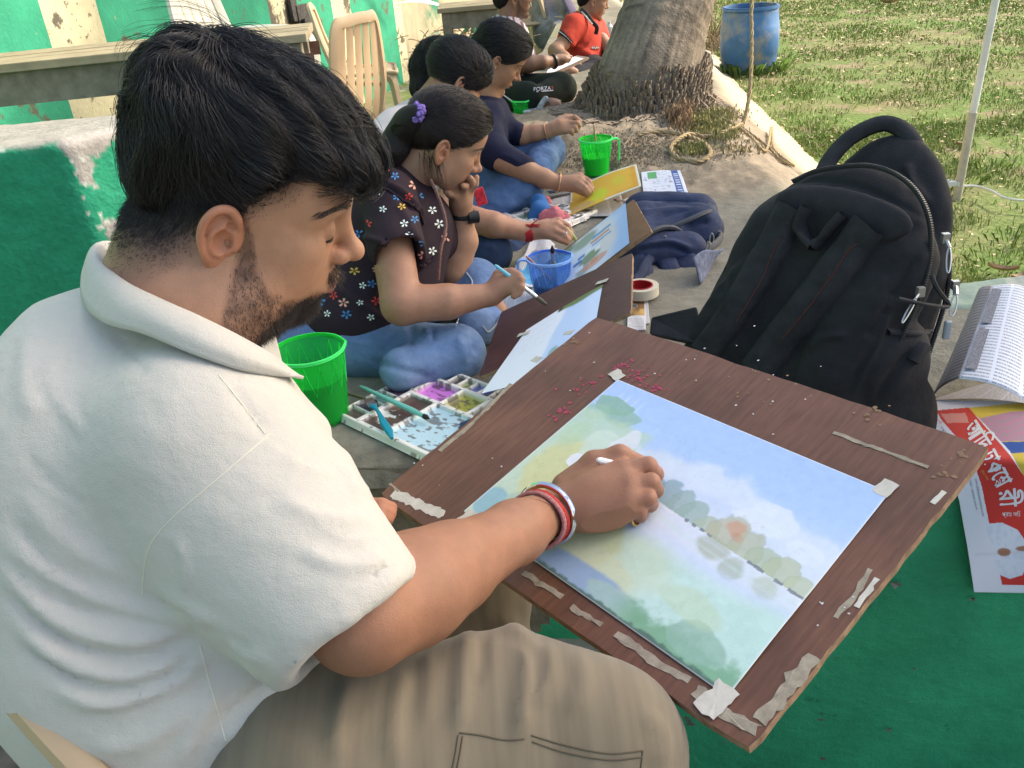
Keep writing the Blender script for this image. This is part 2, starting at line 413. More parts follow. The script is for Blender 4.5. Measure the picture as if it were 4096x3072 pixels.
# left edge of the platform
M_CEM = mat('old_cement', (.24, .22, .18), .93, .2, noise=(9, .6, 1.25, 9), bump=[(60, .003)])
mb = MB(); yy_ = np.linspace(1.56, 15, 60)
for a_, b_ in zip(yy_[:-1], yy_[1:]):
    p0, p1 = x_left(a_), x_left(b_); mb.add([(p0, a_, -.05), (p1, b_, -.05), (p1, b_, .445), (p0, a_, .445)], [(3, 2, 1, 0)])
mb.build('kerb', M_CEM, kind='structure')
# ---- the painted front of the platform
M_GREEN = mat('green_paint', (.032, .29, .135), .5, .35, noise=(4, .72, 1.2, 10), bump=[(45, .003), (260, .001)])
patches(M_GREEN, (.012, .10, .05), 7, .66, .03, 3.1); patches(M_GREEN, (.10, .10, .08), 13, .695, .010, 7.7); patches(M_GREEN, (.16, .33, .20), 19, .715, .008, 1.2)
xs = np.linspace(-.62, 5.5, 300); zs = np.linspace(-.48, .437, 84); X2, Z2 = np.meshgrid(xs, zs, indexing='ij'); q = np.stack([X2, Z2*0, Z2], -1)
Y2 = y_front(X2)-.004+.006*fbm(q*4, 3)+.0018*fbm(q*28, 3)+.012*smooth(.40, .437, Z2)
a, b = X2.shape; idx = np.arange(a*b).reshape(a, b); F2 = np.stack([idx[:-1, :-1].ravel(), idx[1:, :-1].ravel(), idx[1:, 1:].ravel(), idx[:-1, 1:].ravel()], 1)
cw = np.stack([X2, Y2, Z2], -1).reshape(-1, 3)[F2].mean(1); bare = (cw[:, 0]+.10*fbm(cw*8, 4)+.5*smooth(.30, .44, cw[:, 2])*fbm(cw*14+3, 3) < .02)|((cw[:, 2] > .425)&(fbm(cw*12, 3) > .05))
M_BARE = mat('bare_stone', (.17, .135, .095), .95, .2, noise=(14, .5, 1.5, 9), bump=[(60, .004), (16, .01)])
mesh('painted_wall', np.stack([X2, Y2, Z2], -1).reshape(-1, 3), F2, [M_GREEN, M_BARE], smooth_=True, kind='structure', matidx=bare.astype(int))
# peeling paint flakes stuck to it
rg = np.random.default_rng(21); mb = MB()
for _ in range(44):
    x = rg.uniform(.15, 2.2); z = rg.uniform(-.34, .40); r = rg.uniform(.002, .008); n = rg.integers(6, 10); an = np.sort(rg.random(n))*6.283; rr = r*(.5+rg.random(n)); y = y_front(x)-.013
    v = [(x+math.cos(t)*q_*1.4, y-.0015*rg.random()-.003*(i % 3 == 0), z+math.sin(t)*q_) for i, (t, q_) in enumerate(zip(an, rr))]; mb.add([(x, y+.002, z)]+v, [(0, i+1, (i+1) % n+1) for i in range(n)])
fl = mb.build('paint_flake', mat('paint_flake', (.17, .17, .13), .7, noise=(60, .5, 1.4)), kind='stuff')
# ---- ground sheets
M_GND = mat('lawn_earth', (.20, .205, .085), .95, .15, noise=(2.2, .65, 1.3, 10), bump=[(35, .012), (150, .004)])
patches(M_GND, (.14, .205, .055), 1.3, .46, .10, 2.0); patches(M_GND, (.27, .215, .13), 3.2, .60, .06, 5.0)
mb = MB(); mb.add([(-.55, 1.7, -.012), (400, 1.0, -.012), (400, 400, -.012), (-.55, 400, -.012)], [(0, 1, 2, 3)]); mb.build('lawn', M_GND, kind='structure')
M_FLR = mat('mossy_floor', (.20, .19, .12), .9, .25, noise=(6, .55, 1.3, 9), bump=[(30, .006), (120, .002)])
patches(M_FLR, (.13, .17, .035), 3.1, .52, .09, 4.0); patches(M_FLR, (.40, .36, .27), 5, .62, .05, 8.0)
mb = MB(); mb.add([(-60, -6, .0), (-1.0, -6, .0), (-1.0, 1.56, .0), (1.4, 30, .12), (-60, 30, .12), (-60, 1.56, .0), (-.58, 1.56, .0), (-.30, 5, .014), (1.3, 12, .045)], [(5, 2, 6, 7, 8, 3, 4)]); mb.build('floor', M_FLR, kind='structure')
mb = MB(); mb.add([(-1.3, -6, -.46), (7, -6, -.46), (7, .5, -.46), (-1.3, 1.7, -.46)], [(0, 1, 2, 3)]); mb.build('path', mat('dark_path', (.075, .072, .062), .9, noise=(20, .6, 1.3), bump=[(60, .004)]), kind='structure')
mb = MB(); mb.add([(-60, -6, .0), (-1.0, -6, .0), (-1.0, 1.56, .0), (-60, 1.56, .0)], [(0, 1, 2, 3)]); mb.build('ground', D.materials['dark_path'], kind='structure')
mb = MB(); mb.box((-.42, .58, -.23), (1.20, 1.74, .46)); mb.build('step', M_CEM, kind='structure', bevel=.01)
def zfloor(y): return .12*np.clip((y-1.56)/28.4, 0, 1)
# ---- striped wall
W0 = np.array(G(*S4(1471, 407), zfloor(7.5))); WD = np.array([.33, 1, 0]); WD /= np.linalg.norm(WD); WN = np.array([WD[1], -WD[0], 0])
def wall_s(u, v=2):
    r = CM@np.array([(u-512)/FPX, (v-384)/FPX, 1.0]); t = (W0-C0).dot(WN)/r.dot(WN); return (C0+r*t-W0).dot(WD)
E_ = [wall_s(x/4, 4) for x in (0, 156, 385, 715, 860, 1070, 1165, 1325, 1400)]
pitch = np.median(np.diff(E_[1::2]))
bounds = []
s0 = E_[1]; wy = E_[2]-E_[1]
edges = [-14.0]; kinds = []
pat = [(E_[1], E_[2]), (E_[3], E_[4]), (E_[5], E_[6]), (E_[7], E_[8])]
pre = []; d_ = E_[3]-E_[1]
k_ = E_[1]-d_
while k_ > -13: pre.insert(0, (k_, k_+wy)); k_ -= d_
d2 = E_[7]-E_[5]; post = []; k_ = E_[7]+d2
while k_ < -.3: post.append((k_, k_+(E_[8]-E_[7]))); k_ += d2
segs = []; cur = -14.0
for a_, b_ in pre+pat+post: segs += [(cur, a_, 0), (a_, b_, 1)]; cur = b_
segs.append((cur, cur+.9, 0)); WEND = cur+.9; segs += [(WEND, WEND+.18, 1), (WEND+.18, 22, 2)]
M_WG = mat('wall_green', (.040, .31, .175), .72, .25, noise=(7, .85, 1.12, 8), bump=[(55, .003)])
patches(M_WG, (.13, .12, .08), 4.0, .625, .02, 2.2); patches(M_WG, (.30, .33, .22), 9, .70, .015, 6.2)
M_WY = mat('wall_cream', (.60, .54, .345), .8, .2, noise=(7, .85, 1.08, 8), bump=[(55, .003)])
patches(M_WY, (.13, .11, .08), 5.2, .585, .02, 4.4); patches(M_WY, (.20, .16, .11), 26, .63, .02, 9.0)
M_WB = mat('wall_bare', (.44, .38, .25), .85, .2, noise=(4, .7, 1.15, 8), bump=[(55, .003)]); patches(M_WB, (.06, .22, .13), 1.2, .60, .03, 1.0)
mb = MB(); h_ = 3.4
for a_, b_, m_ in segs:
    for z0, z1 in ((-.05, h_),):
        A = W0+WD*a_; B = W0+WD*b_; mb.add([(A[0], A[1], z0), (B[0], B[1], z0), (B[0], B[1], z1), (A[0], A[1], z1)], [(0, 1, 2, 3)], m_)
A = W0+WD*-14-WN*.22; B = W0+WD*22-WN*.22
mb.add([(A[0], A[1], -.05), (B[0], B[1], -.05), (B[0], B[1], h_), (A[0], A[1], h_)], [(3, 2, 1, 0)], 2)
A1 = W0+WD*-14; B1 = W0+WD*22; mb.add([(A1[0], A1[1], h_), (B1[0], B1[1], h_), (B[0], B[1], h_), (A[0], A[1], h_)], [(0, 1, 2, 3)], 2)
tag(mb.build('boundary_wall', [M_WG, M_WY, M_WB]), 'long boundary wall with green and cream vertical stripes and peeling paint', 'wall')
# ---- things fixed to the wall or standing by it
def onwall(u, v, out=0):
    r = CM@np.array([(u-512)/FPX, (v-384)/FPX, 1.0]); q = W0+WN*out; return C0+r*((q-C0).dot(WN)/r.dot(WN))
WRm = np.stack([WD, np.array([0, 0, 1.0]), WN], 1)
M_IRON = mat('rusty_iron', (.05, .045, .04), .8, .3, noise=(40, .5, 1.8), bump=[(90, .004)])
c_ = onwall(303, 22, .02); mb = MB(); s_ = np.linalg.norm(onwall(315, 20)-onwall(294, 20))
mb.box(c_, (s_*.60, s_*.75, .06), WRm, jit=.004); mb.box(c_+WD*s_*.28-np.array([0, 0, s_*.55]), (s_*.45, s_*.5, .05), WRm, jit=.004); mb.box(c_-WD*s_*.35+np.array([0, 0, s_*.3]), (s_*.3, s_*.5, .03), WRm, jit=.006); mb.box(c_+np.array([0, 0, -.02])+WN*.04, (s_*.45, s_*.3, .03), WRm, jit=.003)
tag(mb.build('meter_box', M_IRON, bevel=.004), 'small blackened rusty metal box fixed to the striped wall', 'metal box')
M_OLDW = mat('grey_wood', (.25, .215, .165), .85, .2, noise=(14, .6, 1.2, 9), bump=[(80, .0015)])
M_OLDT = mat('table_top_wood', (.34, .275, .175), .7, .3, noise=(9, .75, 1.15, 9), bump=[(60, .001)])
M_RUST = mat('rust_plate', (.17, .085, .055), .7, .3, noise=(50, .7, 1.3))
def table(loc, L, Wd, Hh_, rz, label, plates=True):
    t = thing('wooden_table', label, 'table', (0, 0, 0)); R = np.array([[math.cos(rz), -math.sin(rz), 0], [math.sin(rz), math.cos(rz), 0], [0, 0, 1]]); o = np.array(loc)
    w_ = lambda x, y, z: o+R@np.array([x, y, z])
    nb = 3
    for i in range(nb):
        mb = MB(); mb.box(w_(0, -Wd/2+Wd*(i+.5)/nb, Hh_-.016), (L, Wd/nb-.004, .032), R, jit=.0012); mb.build('plank', M_OLDT, t, bevel=.003)
    for s in (-1, 1):
        mb = MB(); mb.box(w_(0, s*(Wd/2-.045), Hh_-.093), (L-.10, .025, .12), R); mb.build('apron', M_OLDW, t)
        mb = MB(); mb.box(w_(s*(L/2-.06), 0, Hh_-.093), (.025, Wd-.13, .12), R); mb.build('apron', M_OLDW, t)
        for q_ in (-1, 1):
            mb = MB(); mb.box(w_(s*(L/2-.06), q_*(Wd/2-.055), (Hh_-.033)/2), (.065, .065, Hh_-.033), R); mb.build('leg', M_OLDW, t, bevel=.003)
            if plates:
                mb = MB(); mb.box(w_(s*(L/2-.07), q_*(Wd/2-.018), Hh_-.10), (.17, .004, .055), R); mb.build('bracket', M_RUST, t)
    return t, w_
# near table beside the wall
TZ = 1.05
_A = G(-40, 68, TZ); _B = G(306, 33, TZ); rz1 = math.atan2(_B[1]-_A[1], _B[0]-_A[0]); tL = float(np.linalg.norm(_B[:2]-_A[:2]))+.25; dx_ = np.array([math.cos(rz1), math.sin(rz1)]); dn_ = np.array([-dx_[1], dx_[0]])
tcx = _B[:2]-dx_*tL/2+dn_*.20
table((tcx[0], tcx[1], .03), tL, .44, TZ-.03, rz1, 'long grey wooden table standing by the striped wall behind the painter')
_A = G(437, 9, .80); _B = G(525, 1, .80); rz2 = math.atan2(_B[1]-_A[1], _B[0]-_A[0]); dx_ = np.array([math.cos(rz2), math.sin(rz2)]); dn_ = np.array([-dx_[1], dx_[0]]); L2_ = float(np.linalg.norm(_B[:2]-_A[:2]))
_c = (_A[:2]+_B[:2])/2+dn_*.24
T2, w2 = table((_c[0], _c[1], .05), L2_, .5, .75, rz2, 'small grey wooden table with a paper on it beyond the plastic chair', False)
# ---- painted block with worn grey top
def block():
    pts = [(-1.27, 2.755), (-1.05, 3.06), (-1.10, 3.12), (-2.2, 3.24), (-2.2, 2.63)]
    f = Field((-2.3, 2.55, -.1), (-.95, 3.3, .98), .0125); f.box((-1.62, 2.93, .40), (.66, .36, .50), None, .01, 1, 0)
    n = len(pts)
    for i in range(n):
        a_, b_ = np.array(pts[i]), np.array(pts[(i+1) % n]); t = b_-a_; nin = np.array([t[1], -t[0], 0]); f.plane((a_[0], a_[1], 0), nin, .03)
    V_, Q_ = f.surf(1); V_ = V_+vnormals(V_, Q_)*(.006*fbm(V_*5, 3)+.003*fbm(V_*25, 3))[:, None]
    z = V_[:, 2]; top = smooth(.875, .892, z+.02*fbm(V_*8, 4))
    edge = np.exp(-np.hypot(V_[:, 0]+1.27, V_[:, 1]-2.755)/.055)
    nz = fbm(V_*7.5+3, 5); nz2 = fbm(V_*19, 4); green = np.array([.020, .255, .135])*(1+.12*nz2)[:, None]; gr = np.array([.33, .30, .265])*(1+.25*nz2)[:, None]
    peel = smooth(.47, .52, nz+.42*edge*smooth(.1, .5, z)+.40*smooth(.82, .89, z)+.12*nz2); peel = np.maximum(peel, top)
    c_ = green*(1-peel[:, None])+gr*peel[:, None]; wh = smooth(.30, .34, nz2+.4*edge-.25*top)*smooth(.02, .3, peel)*smooth(.98, .6, peel)
    c_ = c_*(1-.8*wh[:, None])+np.array([.62, .62, .55])*.8*wh[:, None]
    return mesh('painted_block', V_, Q_, mat('painted_concrete', (1, 1, 1), .62, .3, col=True, noise=(50, .85, 1.12), bump=[(60, .004)]), smooth_=True, col=c_)
tag(block(), 'thick green painted concrete block with a bare worn grey top behind the painter', 'concrete block')
# ---- plastic chairs
M_PLA = mat('cream_plastic', (.58, .43, .27), .42, .4, noise=(3, .92, 1.05)); M_PLB = mat('beige_plastic', (.50, .38, .25), .45, .4, noise=(3, .9, 1.05))
def chair(label, x, y, z, rz, m, arms=True, sc=1.0, slats=5, high=.86):
    """moulded garden chair facing +x"""
    t = thing('plastic_chair', label, 'chair', (0, 0, 0), 'plastic chairs'); ca, sa = math.cos(rz), math.sin(rz)
    W = lambda p: np.array([x, y, z])+np.array([[ca, -sa, 0], [sa, ca, 0], [0, 0, 1]])@(np.array(p)*sc)
    Ws = lambda ps: [W(p) for p in ps]
    fr = np.array([-sa, ca, 0])
    # seat: dished sheet with a rolled rim
    n = 9; rows = []
    for i in range(n):
        u = i/(n-1); xx = -.20+.42*u; rows.append([W((xx, -.215+.43*j/8, .425+.012*math.cos(u*6)-.018*math.sin(math.pi*j/8)-(.03 if i == n-1 else 0))) for j in range(9)])
    V_ = np.array(rows).reshape(-1, 3); idx = np.arange(81).reshape(9, 9); F = [(idx[i, j], idx[i+1, j], idx[i+1, j+1], idx[i, j+1]) for i in range(8) for j in range(8)]
    o = mesh('seat', V_, F, m, smooth_=True); s_ = o.modifiers.new('t', 'SOLIDIFY'); s_.thickness = .012*sc; put(t, o)
    mb = MB(); rim = [(-.20, -.215, .42), (.18, -.22, .42), (.225, -.17, .40), (.225, .17, .40), (.18, .22, .42), (-.20, .215, .42)]; mb.tube(spline(Ws(rim), 4), .013*sc, 6); mb.build('seat_rim', m, t, True)
    for sx, sy in ((1, -1), (1, 1), (-1, -1), (-1, 1)):
        top_ = (.19 if sx > 0 else -.20, sy*.205, .42); bo = (.225 if sx > 0 else -.27, sy*.235, 0)
        pts = spline(Ws([(top_[0]-.06*sx, top_[1], .415), (top_[0], top_[1]*1.02, .36), ((top_[0]+bo[0])/2, (top_[1]+bo[1])/2, .2), bo]), 4)
        mb = MB(); mb.tube(pts, np.linspace(.040, .026, len(pts))*sc, 4, flat=.62, up0=fr); mb.build('leg', m, t, bevel=.003*sc)
    # back: hooped frame leaning backwards, slats inside
    hoop = [(-.20, -.215, .42), (-.235, -.22, .55), (-.275, -.215, .70), (-.305, -.17, high-.03), (-.315, -.08, high), (-.315, .08, high), (-.305, .17, high-.03), (-.275, .215, .70), (-.235, .22, .55), (-.20, .215, .42)]
    mb = MB(); mb.tube(spline(Ws(hoop), 5), .030*sc, 6, flat=.55); mb.build('back_frame', m, t, True)
    for i in range(slats):
        yy = -.15+.30*i/(slats-1); mb = MB(); mb.tube(spline(Ws([(-.205, yy, .44), (-.262, yy, .62), (-.315, yy*.9, high-.02)]), 4), (.15/slats)*sc, 4, flat=.18, up0=fr+np.array([1e-3, 0, 0]) if False else np.array([ca, sa, 0])); mb.build('slat', m, t, True)
    if arms:
        for s_ in (-1, 1):
            mb = MB(); mb.tube(spline(Ws([(-.262, s_*.222, .66), (-.12, s_*.245, .665), (.08, s_*.250, .655), (.17, s_*.245, .62), (.20, s_*.232, .52), (.195, s_*.215, .42)]), 5), .030*sc, 6, flat=.55); mb.build('armrest', m, t, True)
    return t
chair('cream plastic chair standing sideways, its seat to the right, left of the grey table', -.87, 6.9, .03, .10, M_PLA, arms=False, high=.88)
chair('sunlit tall plastic chair between the striped wall and the painter, seen edge on', -.86, 4.75, .0, 2.65, mat('sunlit_plastic', (.60, .42, .25), .4, .4), arms=True, high=1.0, sc=1.0, slats=5)  # orange tint of sunlight put into this chair's base colour
chair('beige plastic chair with a woven back behind the man in the printed shirt', .46, 9.3, .03, -1.35, M_PLB, arms=False, high=.92, slats=7)
chair('white plastic chair leaning over the near table by the wall', -1.12, 4.75, .30, -.3, mat('white_plastic', (.70, .66, .56), .45, .4), arms=True, high=.92)
chair('beige plastic chair far off beyond the man in the red shirt', 2.0, 13.5, .06, 2.2, M_PLB, arms=False)
chair('grey beige plastic chair holding the person in grey', .90, 9.2, .05, -.4, M_PLB, arms=False)
# ---- barrel
def barrel():
    b_ = G(*S4(2992, 282), 0.0); r = .5*55.5*proj(b_)[2]/FPX
    hz = [z for z in np.linspace(.3, 1.1, 300) if proj(np.array([b_[0], b_[1], z]))[1] < 5.5]; h = hz[0]
    pr = [(0, .0), (r*.86, .0), (r*.92, .02), (r*.95, h*.12), (r*1.0, h*.3), (r*1.015, h*.31), (r*1.02, h*.5), (r*1.015, h*.69), (r*1.0, h*.70), (r*.955, h*.9), (r*.93, h*.945), (r*.90, h*.955), (r*.93, h*.975), (r*.935, h), (r*.89, h), (r*.87, h*.95), (r*.93, h*.8), (r*.95, h*.3), (r*.85, .05), (0, .05)]
    m = mat('blue_plastic', (.055, .155, .33), .55, .35, noise=(6, .8, 1.2, 9), bump=[(20, .002)]); patches(m, (.28, .27, .22), 5, .60, .10, 2.0)
    mb = MB(); mb.lathe(pr, 40, b_); t = mb.build('barrel', m, None, True)
    mb = MB(); mb.lathe([(r*.94, h*.955), (r*.985, h*.955), (r*.985, h*.985), (r*.94, h*.985)], 40, b_, close=True); mb.build('rim_band', m, t, True)
    tag(t, 'open faded blue plastic barrel standing on the lawn', 'barrel'); return b_, r
BAR, BARR = barrel()
# ---- pale plastic pipe stuck in the lawn, wire tied round it
def pole():
    b_ = G(*S4(3826, 775), 0.02); t = thing('plastic_pole', 'thin white plastic pipe standing upright in the grass', 'pole', b_)
    r1 = 21.0/4*proj(b_)[2]/FPX; rk = 11/4*proj(b_)[2]/FPX
    tp = b_+np.array([.085, -.02, 2.2]); jt = b_+(tp-b_)*.175
    mw = mat('white_pipe', (.66, .66, .62), .5, .4, noise=(12, .85, 1.05)); mg = mat('stained_pipe', (.44, .40, .32), .6, .4, noise=(16, .7, 1.15))
    mb = MB(); mb.tube([b_-np.array([0, 0, .2]), jt], r1*1.06*.5+rk*.5, 16); mb.build('sleeve', mg, t, True)
    mb = MB(); mb.tube([jt, tp], r1*.86*.5+rk*.43, 16); mb.build('pipe', mw, t, True)
    mc = mat('pole_clamp', (.60, .60, .57), .4, .5); mb = MB(); c_ = b_+np.array([0, 0, .05]); mb.lathe([(rk*1.15, -.010), (rk*1.5, -.010), (rk*1.5, .012), (rk*1.15, .012)], 16, c_, close=True); mb.box(c_+np.array([-.05, -.01, .006]), (.07, .02, .022)); mb.box(c_+np.array([-.065, -.012, .022]), (.03, .012, .012)); mb.build('clamp', mc, t, bevel=.002)
    ln = [G(u, v, .045) for u, v in ((942, 184), (957, 186), (975, 186), (990, 190), (1003, 197), (1017, 200), (1040, 201))]; mb = MB(); mb.tube(spline(ln, 4), .006, 6)
    tag(mb.build('wire', mc, None, True), 'white cable lying across the grass from the foot of the white pipe', 'cable')
pole()
# ---- palm
def palm():
    base = np.array([TREE[0], TREE[1]+.12, .43]); top0 = P(661, 0, proj(base)[2]*1.02); d = (top0-base); d[2] = max(d[2], .1); d = d/np.linalg.norm(d)
    s_ = np.linspace(-.32, 5.4, 260); sl_ = d[:2]/d[2]; hs = np.where(s_ > 0, s_-.30*(1-np.exp(-np.clip(s_, 0, 9)/.30)), 0); pts = np.stack([base[0]+sl_[0]*(.27+hs*d[2]), base[1]+sl_[1]*(.27+hs*d[2]), base[2]+s_*d[2]], 1); pts[:, 0] += .05*np.sin(np.linspace(0, 3, 260))
    s = np.linspace(-.32, 5.4, 260); dz = proj(base)[2]; r = np.interp(s, [-.32, -.05, .05, .16, .32, .6, 1.1, 5.4], [.30, .275, .268, .262, .245, .220, .19, .145])
    n = 96; a = np.arange(n)*2*math.pi/n; V_ = []; 
    for i in range(260):
        dk = pts[min(i+1, 259)]-pts[max(i-1, 0)]; dk /= np.linalg.norm(dk); x = np.cross(dk, [0, 1, 0]); x /= np.linalg.norm(x); y = np.cross(dk, x); ring = np.stack([np.cos(a), np.sin(a), a*0+s[i]*1.0], -1)
        rr = r[i]*(1+.035*fbm(np.stack([np.cos(a)*2.2, np.sin(a)*2.2, a*0+s[i]*2.5], -1), 3)+.02*fbm(np.stack([np.cos(a)*18, np.sin(a)*18, a*0+s[i]*5], -1), 2))
        rr = rr+.013*(((s[i]*13+.25*np.sin(a*2)+.3*fbm(np.stack([np.cos(a), np.sin(a), a*0+s[i]], -1), 2)) % 1)-.5)*smooth(.3, .55, s[i])
        V_.append(pts[i]+rr[:, None]*(np.cos(a)[:, None]*x+np.sin(a)[:, None]*y))
    V_ = np.array(V_); idx = np.arange(260*n).reshape(260, n); F = np.stack([idx[:-1].ravel(), np.roll(idx, -1, 1)[:-1].ravel(), np.roll(idx, -1, 1)[1:].ravel(), idx[1:].ravel()], 1)
    Vf = V_.reshape(-1, 3); an = np.tile(a, 260); sv = np.repeat(s, n); vert = vnoise(np.stack([np.cos(an)*26, np.sin(an)*26, sv*3], -1)); c_ = np.array([.205, .165, .122])*(1+.42*vert+.40*fbm(Vf*9, 5))[:, None]
    ring = smooth(.70, .95, (sv*13+.25*np.sin(an*2)) % 1)*smooth(-.3, .2, vnoise(np.stack([np.cos(an)*5, np.sin(an)*5, sv*9], -1)))*smooth(.3, .55, sv); c_ = c_*(1-.6*ring[:, None])
    t = thing('palm_tree', 'grey ringed palm trunk rising from a mass of thin roots', 'tree', base)
    put(t, mesh('trunk', Vf, F, mat('palm_bark', (1, 1, 1), .9, .2, col=True, noise=(45, .75, 1.2, 8), bump=[(90, .004), (25, .006)]), smooth_=True, col=c_))
    rg = np.random.default_rng(8); mb = MB()
    for _ in range(3600):
        an = rg.uniform(0, 6.283); s0 = .0+.36*rg.random()**1.1; rr = np.interp(s0, s, r)*1.03+.06*(1-s0/.36); ip = int((s0+.32)/5.72*259); x0 = pts[ip]+np.array([math.cos(an)*rr, math.sin(an)*rr, 0]); out = np.array([math.cos(an), math.sin(an), 0]); L_ = rg.uniform(.06, .17)*(1.2-s0*2); ph = rg.uniform(0, 6.3); tn = np.array([-out[1], out[0], 0])
        pts_ = []
        for k in range(5):
            u = k/4; p = x0+out*(L_*.75*u+.03*math.sin(u*9+ph))+tn*(.026*math.sin(u*4+ph))+np.array([0, 0, -(s0+.03)*u**.8+.018*math.sin(u*6+ph)]); zz = zat(p[0], p[1]); p[2] = max(p[2]*1.0, zz+.003) if u > .5 else p[2]; pts_.append(p)
        mb.tube(pts_, np.linspace(.0062, .0028, 5)*rg.uniform(.7, 1.5), 4, cap=False)
    put(t, mesh('root', np.concatenate(mb.v), np.array(mb.f), mat('palm_root', (.27, .215, .16), .9, .2, noise=(120, .55, 1.4)), smooth_=True, kind='stuff'))
    # crown of fronds, high above the picture
    ctr = pts[-1]; mb = MB()
    for i in range(17):
        an = i*2.399; el_ = rg.uniform(.1, 1.0); L_ = rg.uniform(2.0, 2.7); rb = []
        for k in range(13):
            u = k/12; rb.append(ctr+np.array([math.cos(an)*L_*u*math.cos(el_*.5), math.sin(an)*L_*u*math.cos(el_*.5), L_*(math.sin(el_)*u-1.0*u*u)]))
        mb.tube(rb, np.linspace(.03, .006, 13), 4)
        for k in range(1, 13):
            for j in range(3):
                for sd in (-1, 1):
                    p0 = rb[k]*(1-j/3)+rb[max(k-1, 0)]*(j/3); sdv = np.array([-math.sin(an), math.cos(an), 0])*sd; p1 = p0+sdv*.45*math.sin(math.pi*min(.95, k/12+.1))+np.array([math.cos(an)*.2, math.sin(an)*.2, -.22-.1*rg.random()]); w_ = np.array([math.cos(an), math.sin(an), 0])*.018
                    mb.add([p0-w_, p0+w_, (p0+p1)/2+w_*1.2, p1, (p0+p1)/2-w_*1.2], [(0, 1, 2, 3, 4)])
    mb.build('crown', mat('palm_leaf', (.06, .11, .03), .6, .3), t, kind='stuff')
palm()
# ---- unseen broad-leaved tree, added and shaped so that its crown shades the painters
def added_shade_tree():
    sd = np.array(_sd); rg = np.random.default_rng(12); t = thing('added_shade_tree', 'unseen leafy tree added to shade the painters', 'tree', (7.6, 2.6, 0)); mb = MB()
    tk = spline([(7.6, 2.6, -.1), (7.4, 2.7, 1.4), (6.6, 3.0, 3.0), (5.7, 3.3, 4.2)], 6); mb.tube(tk, np.linspace(.22, .10, len(tk)), 12)
    for e_ in ((4.2, 2.0, 4.6), (3.9, 4.2, 4.7), (4.8, 5.4, 4.9), (5.6, 4.9, 4.8), (3.9, 3.2, 5.0), (5.4, 1.6, 5.0)): mb.tube(spline([tk[-3], (np.array(tk[-1])+np.array(e_))/2+rg.normal(0, .12, 3), e_], 5), np.linspace(.08, .02, 11), 7)
    mb.build('trunk', mat('bark', (.12, .09, .06), .9, bump=[(30, .01)]), t, True)
    n = 17000; c0 = np.array([4.92, 3.35, 4.55]); u = rg.normal(0, 1, (n, 3)); u /= np.linalg.norm(u, axis=1)[:, None]; pr = c0+u*np.array([1.30, 2.35, .55])*(rg.random((n, 1))**.45)
    keep = fbm(pr*1.1+3, 3) > -.20; pr = pr[keep]; n = len(pr); s_ = rg.uniform(.05, .11, n)
    e1 = rg.normal(0, 1, (n, 3)); e1 /= np.linalg.norm(e1, axis=1)[:, None]; e2 = np.cross(e1, rg.normal(0, 1, (n, 3))); e2 /= np.linalg.norm(e2, axis=1)[:, None]
    V_ = np.stack([pr-e1*s_[:, None], pr+e2*s_[:, None]*.5, pr+e1*s_[:, None], pr-e2*s_[:, None]*.5], 1).reshape(-1, 3); F = np.arange(n*4).reshape(n, 4)
    put(t, mesh('crown', V_, F, mat('tree_leaf', (.07, .12, .03), .6, .3), kind='stuff'))
added_shade_tree()
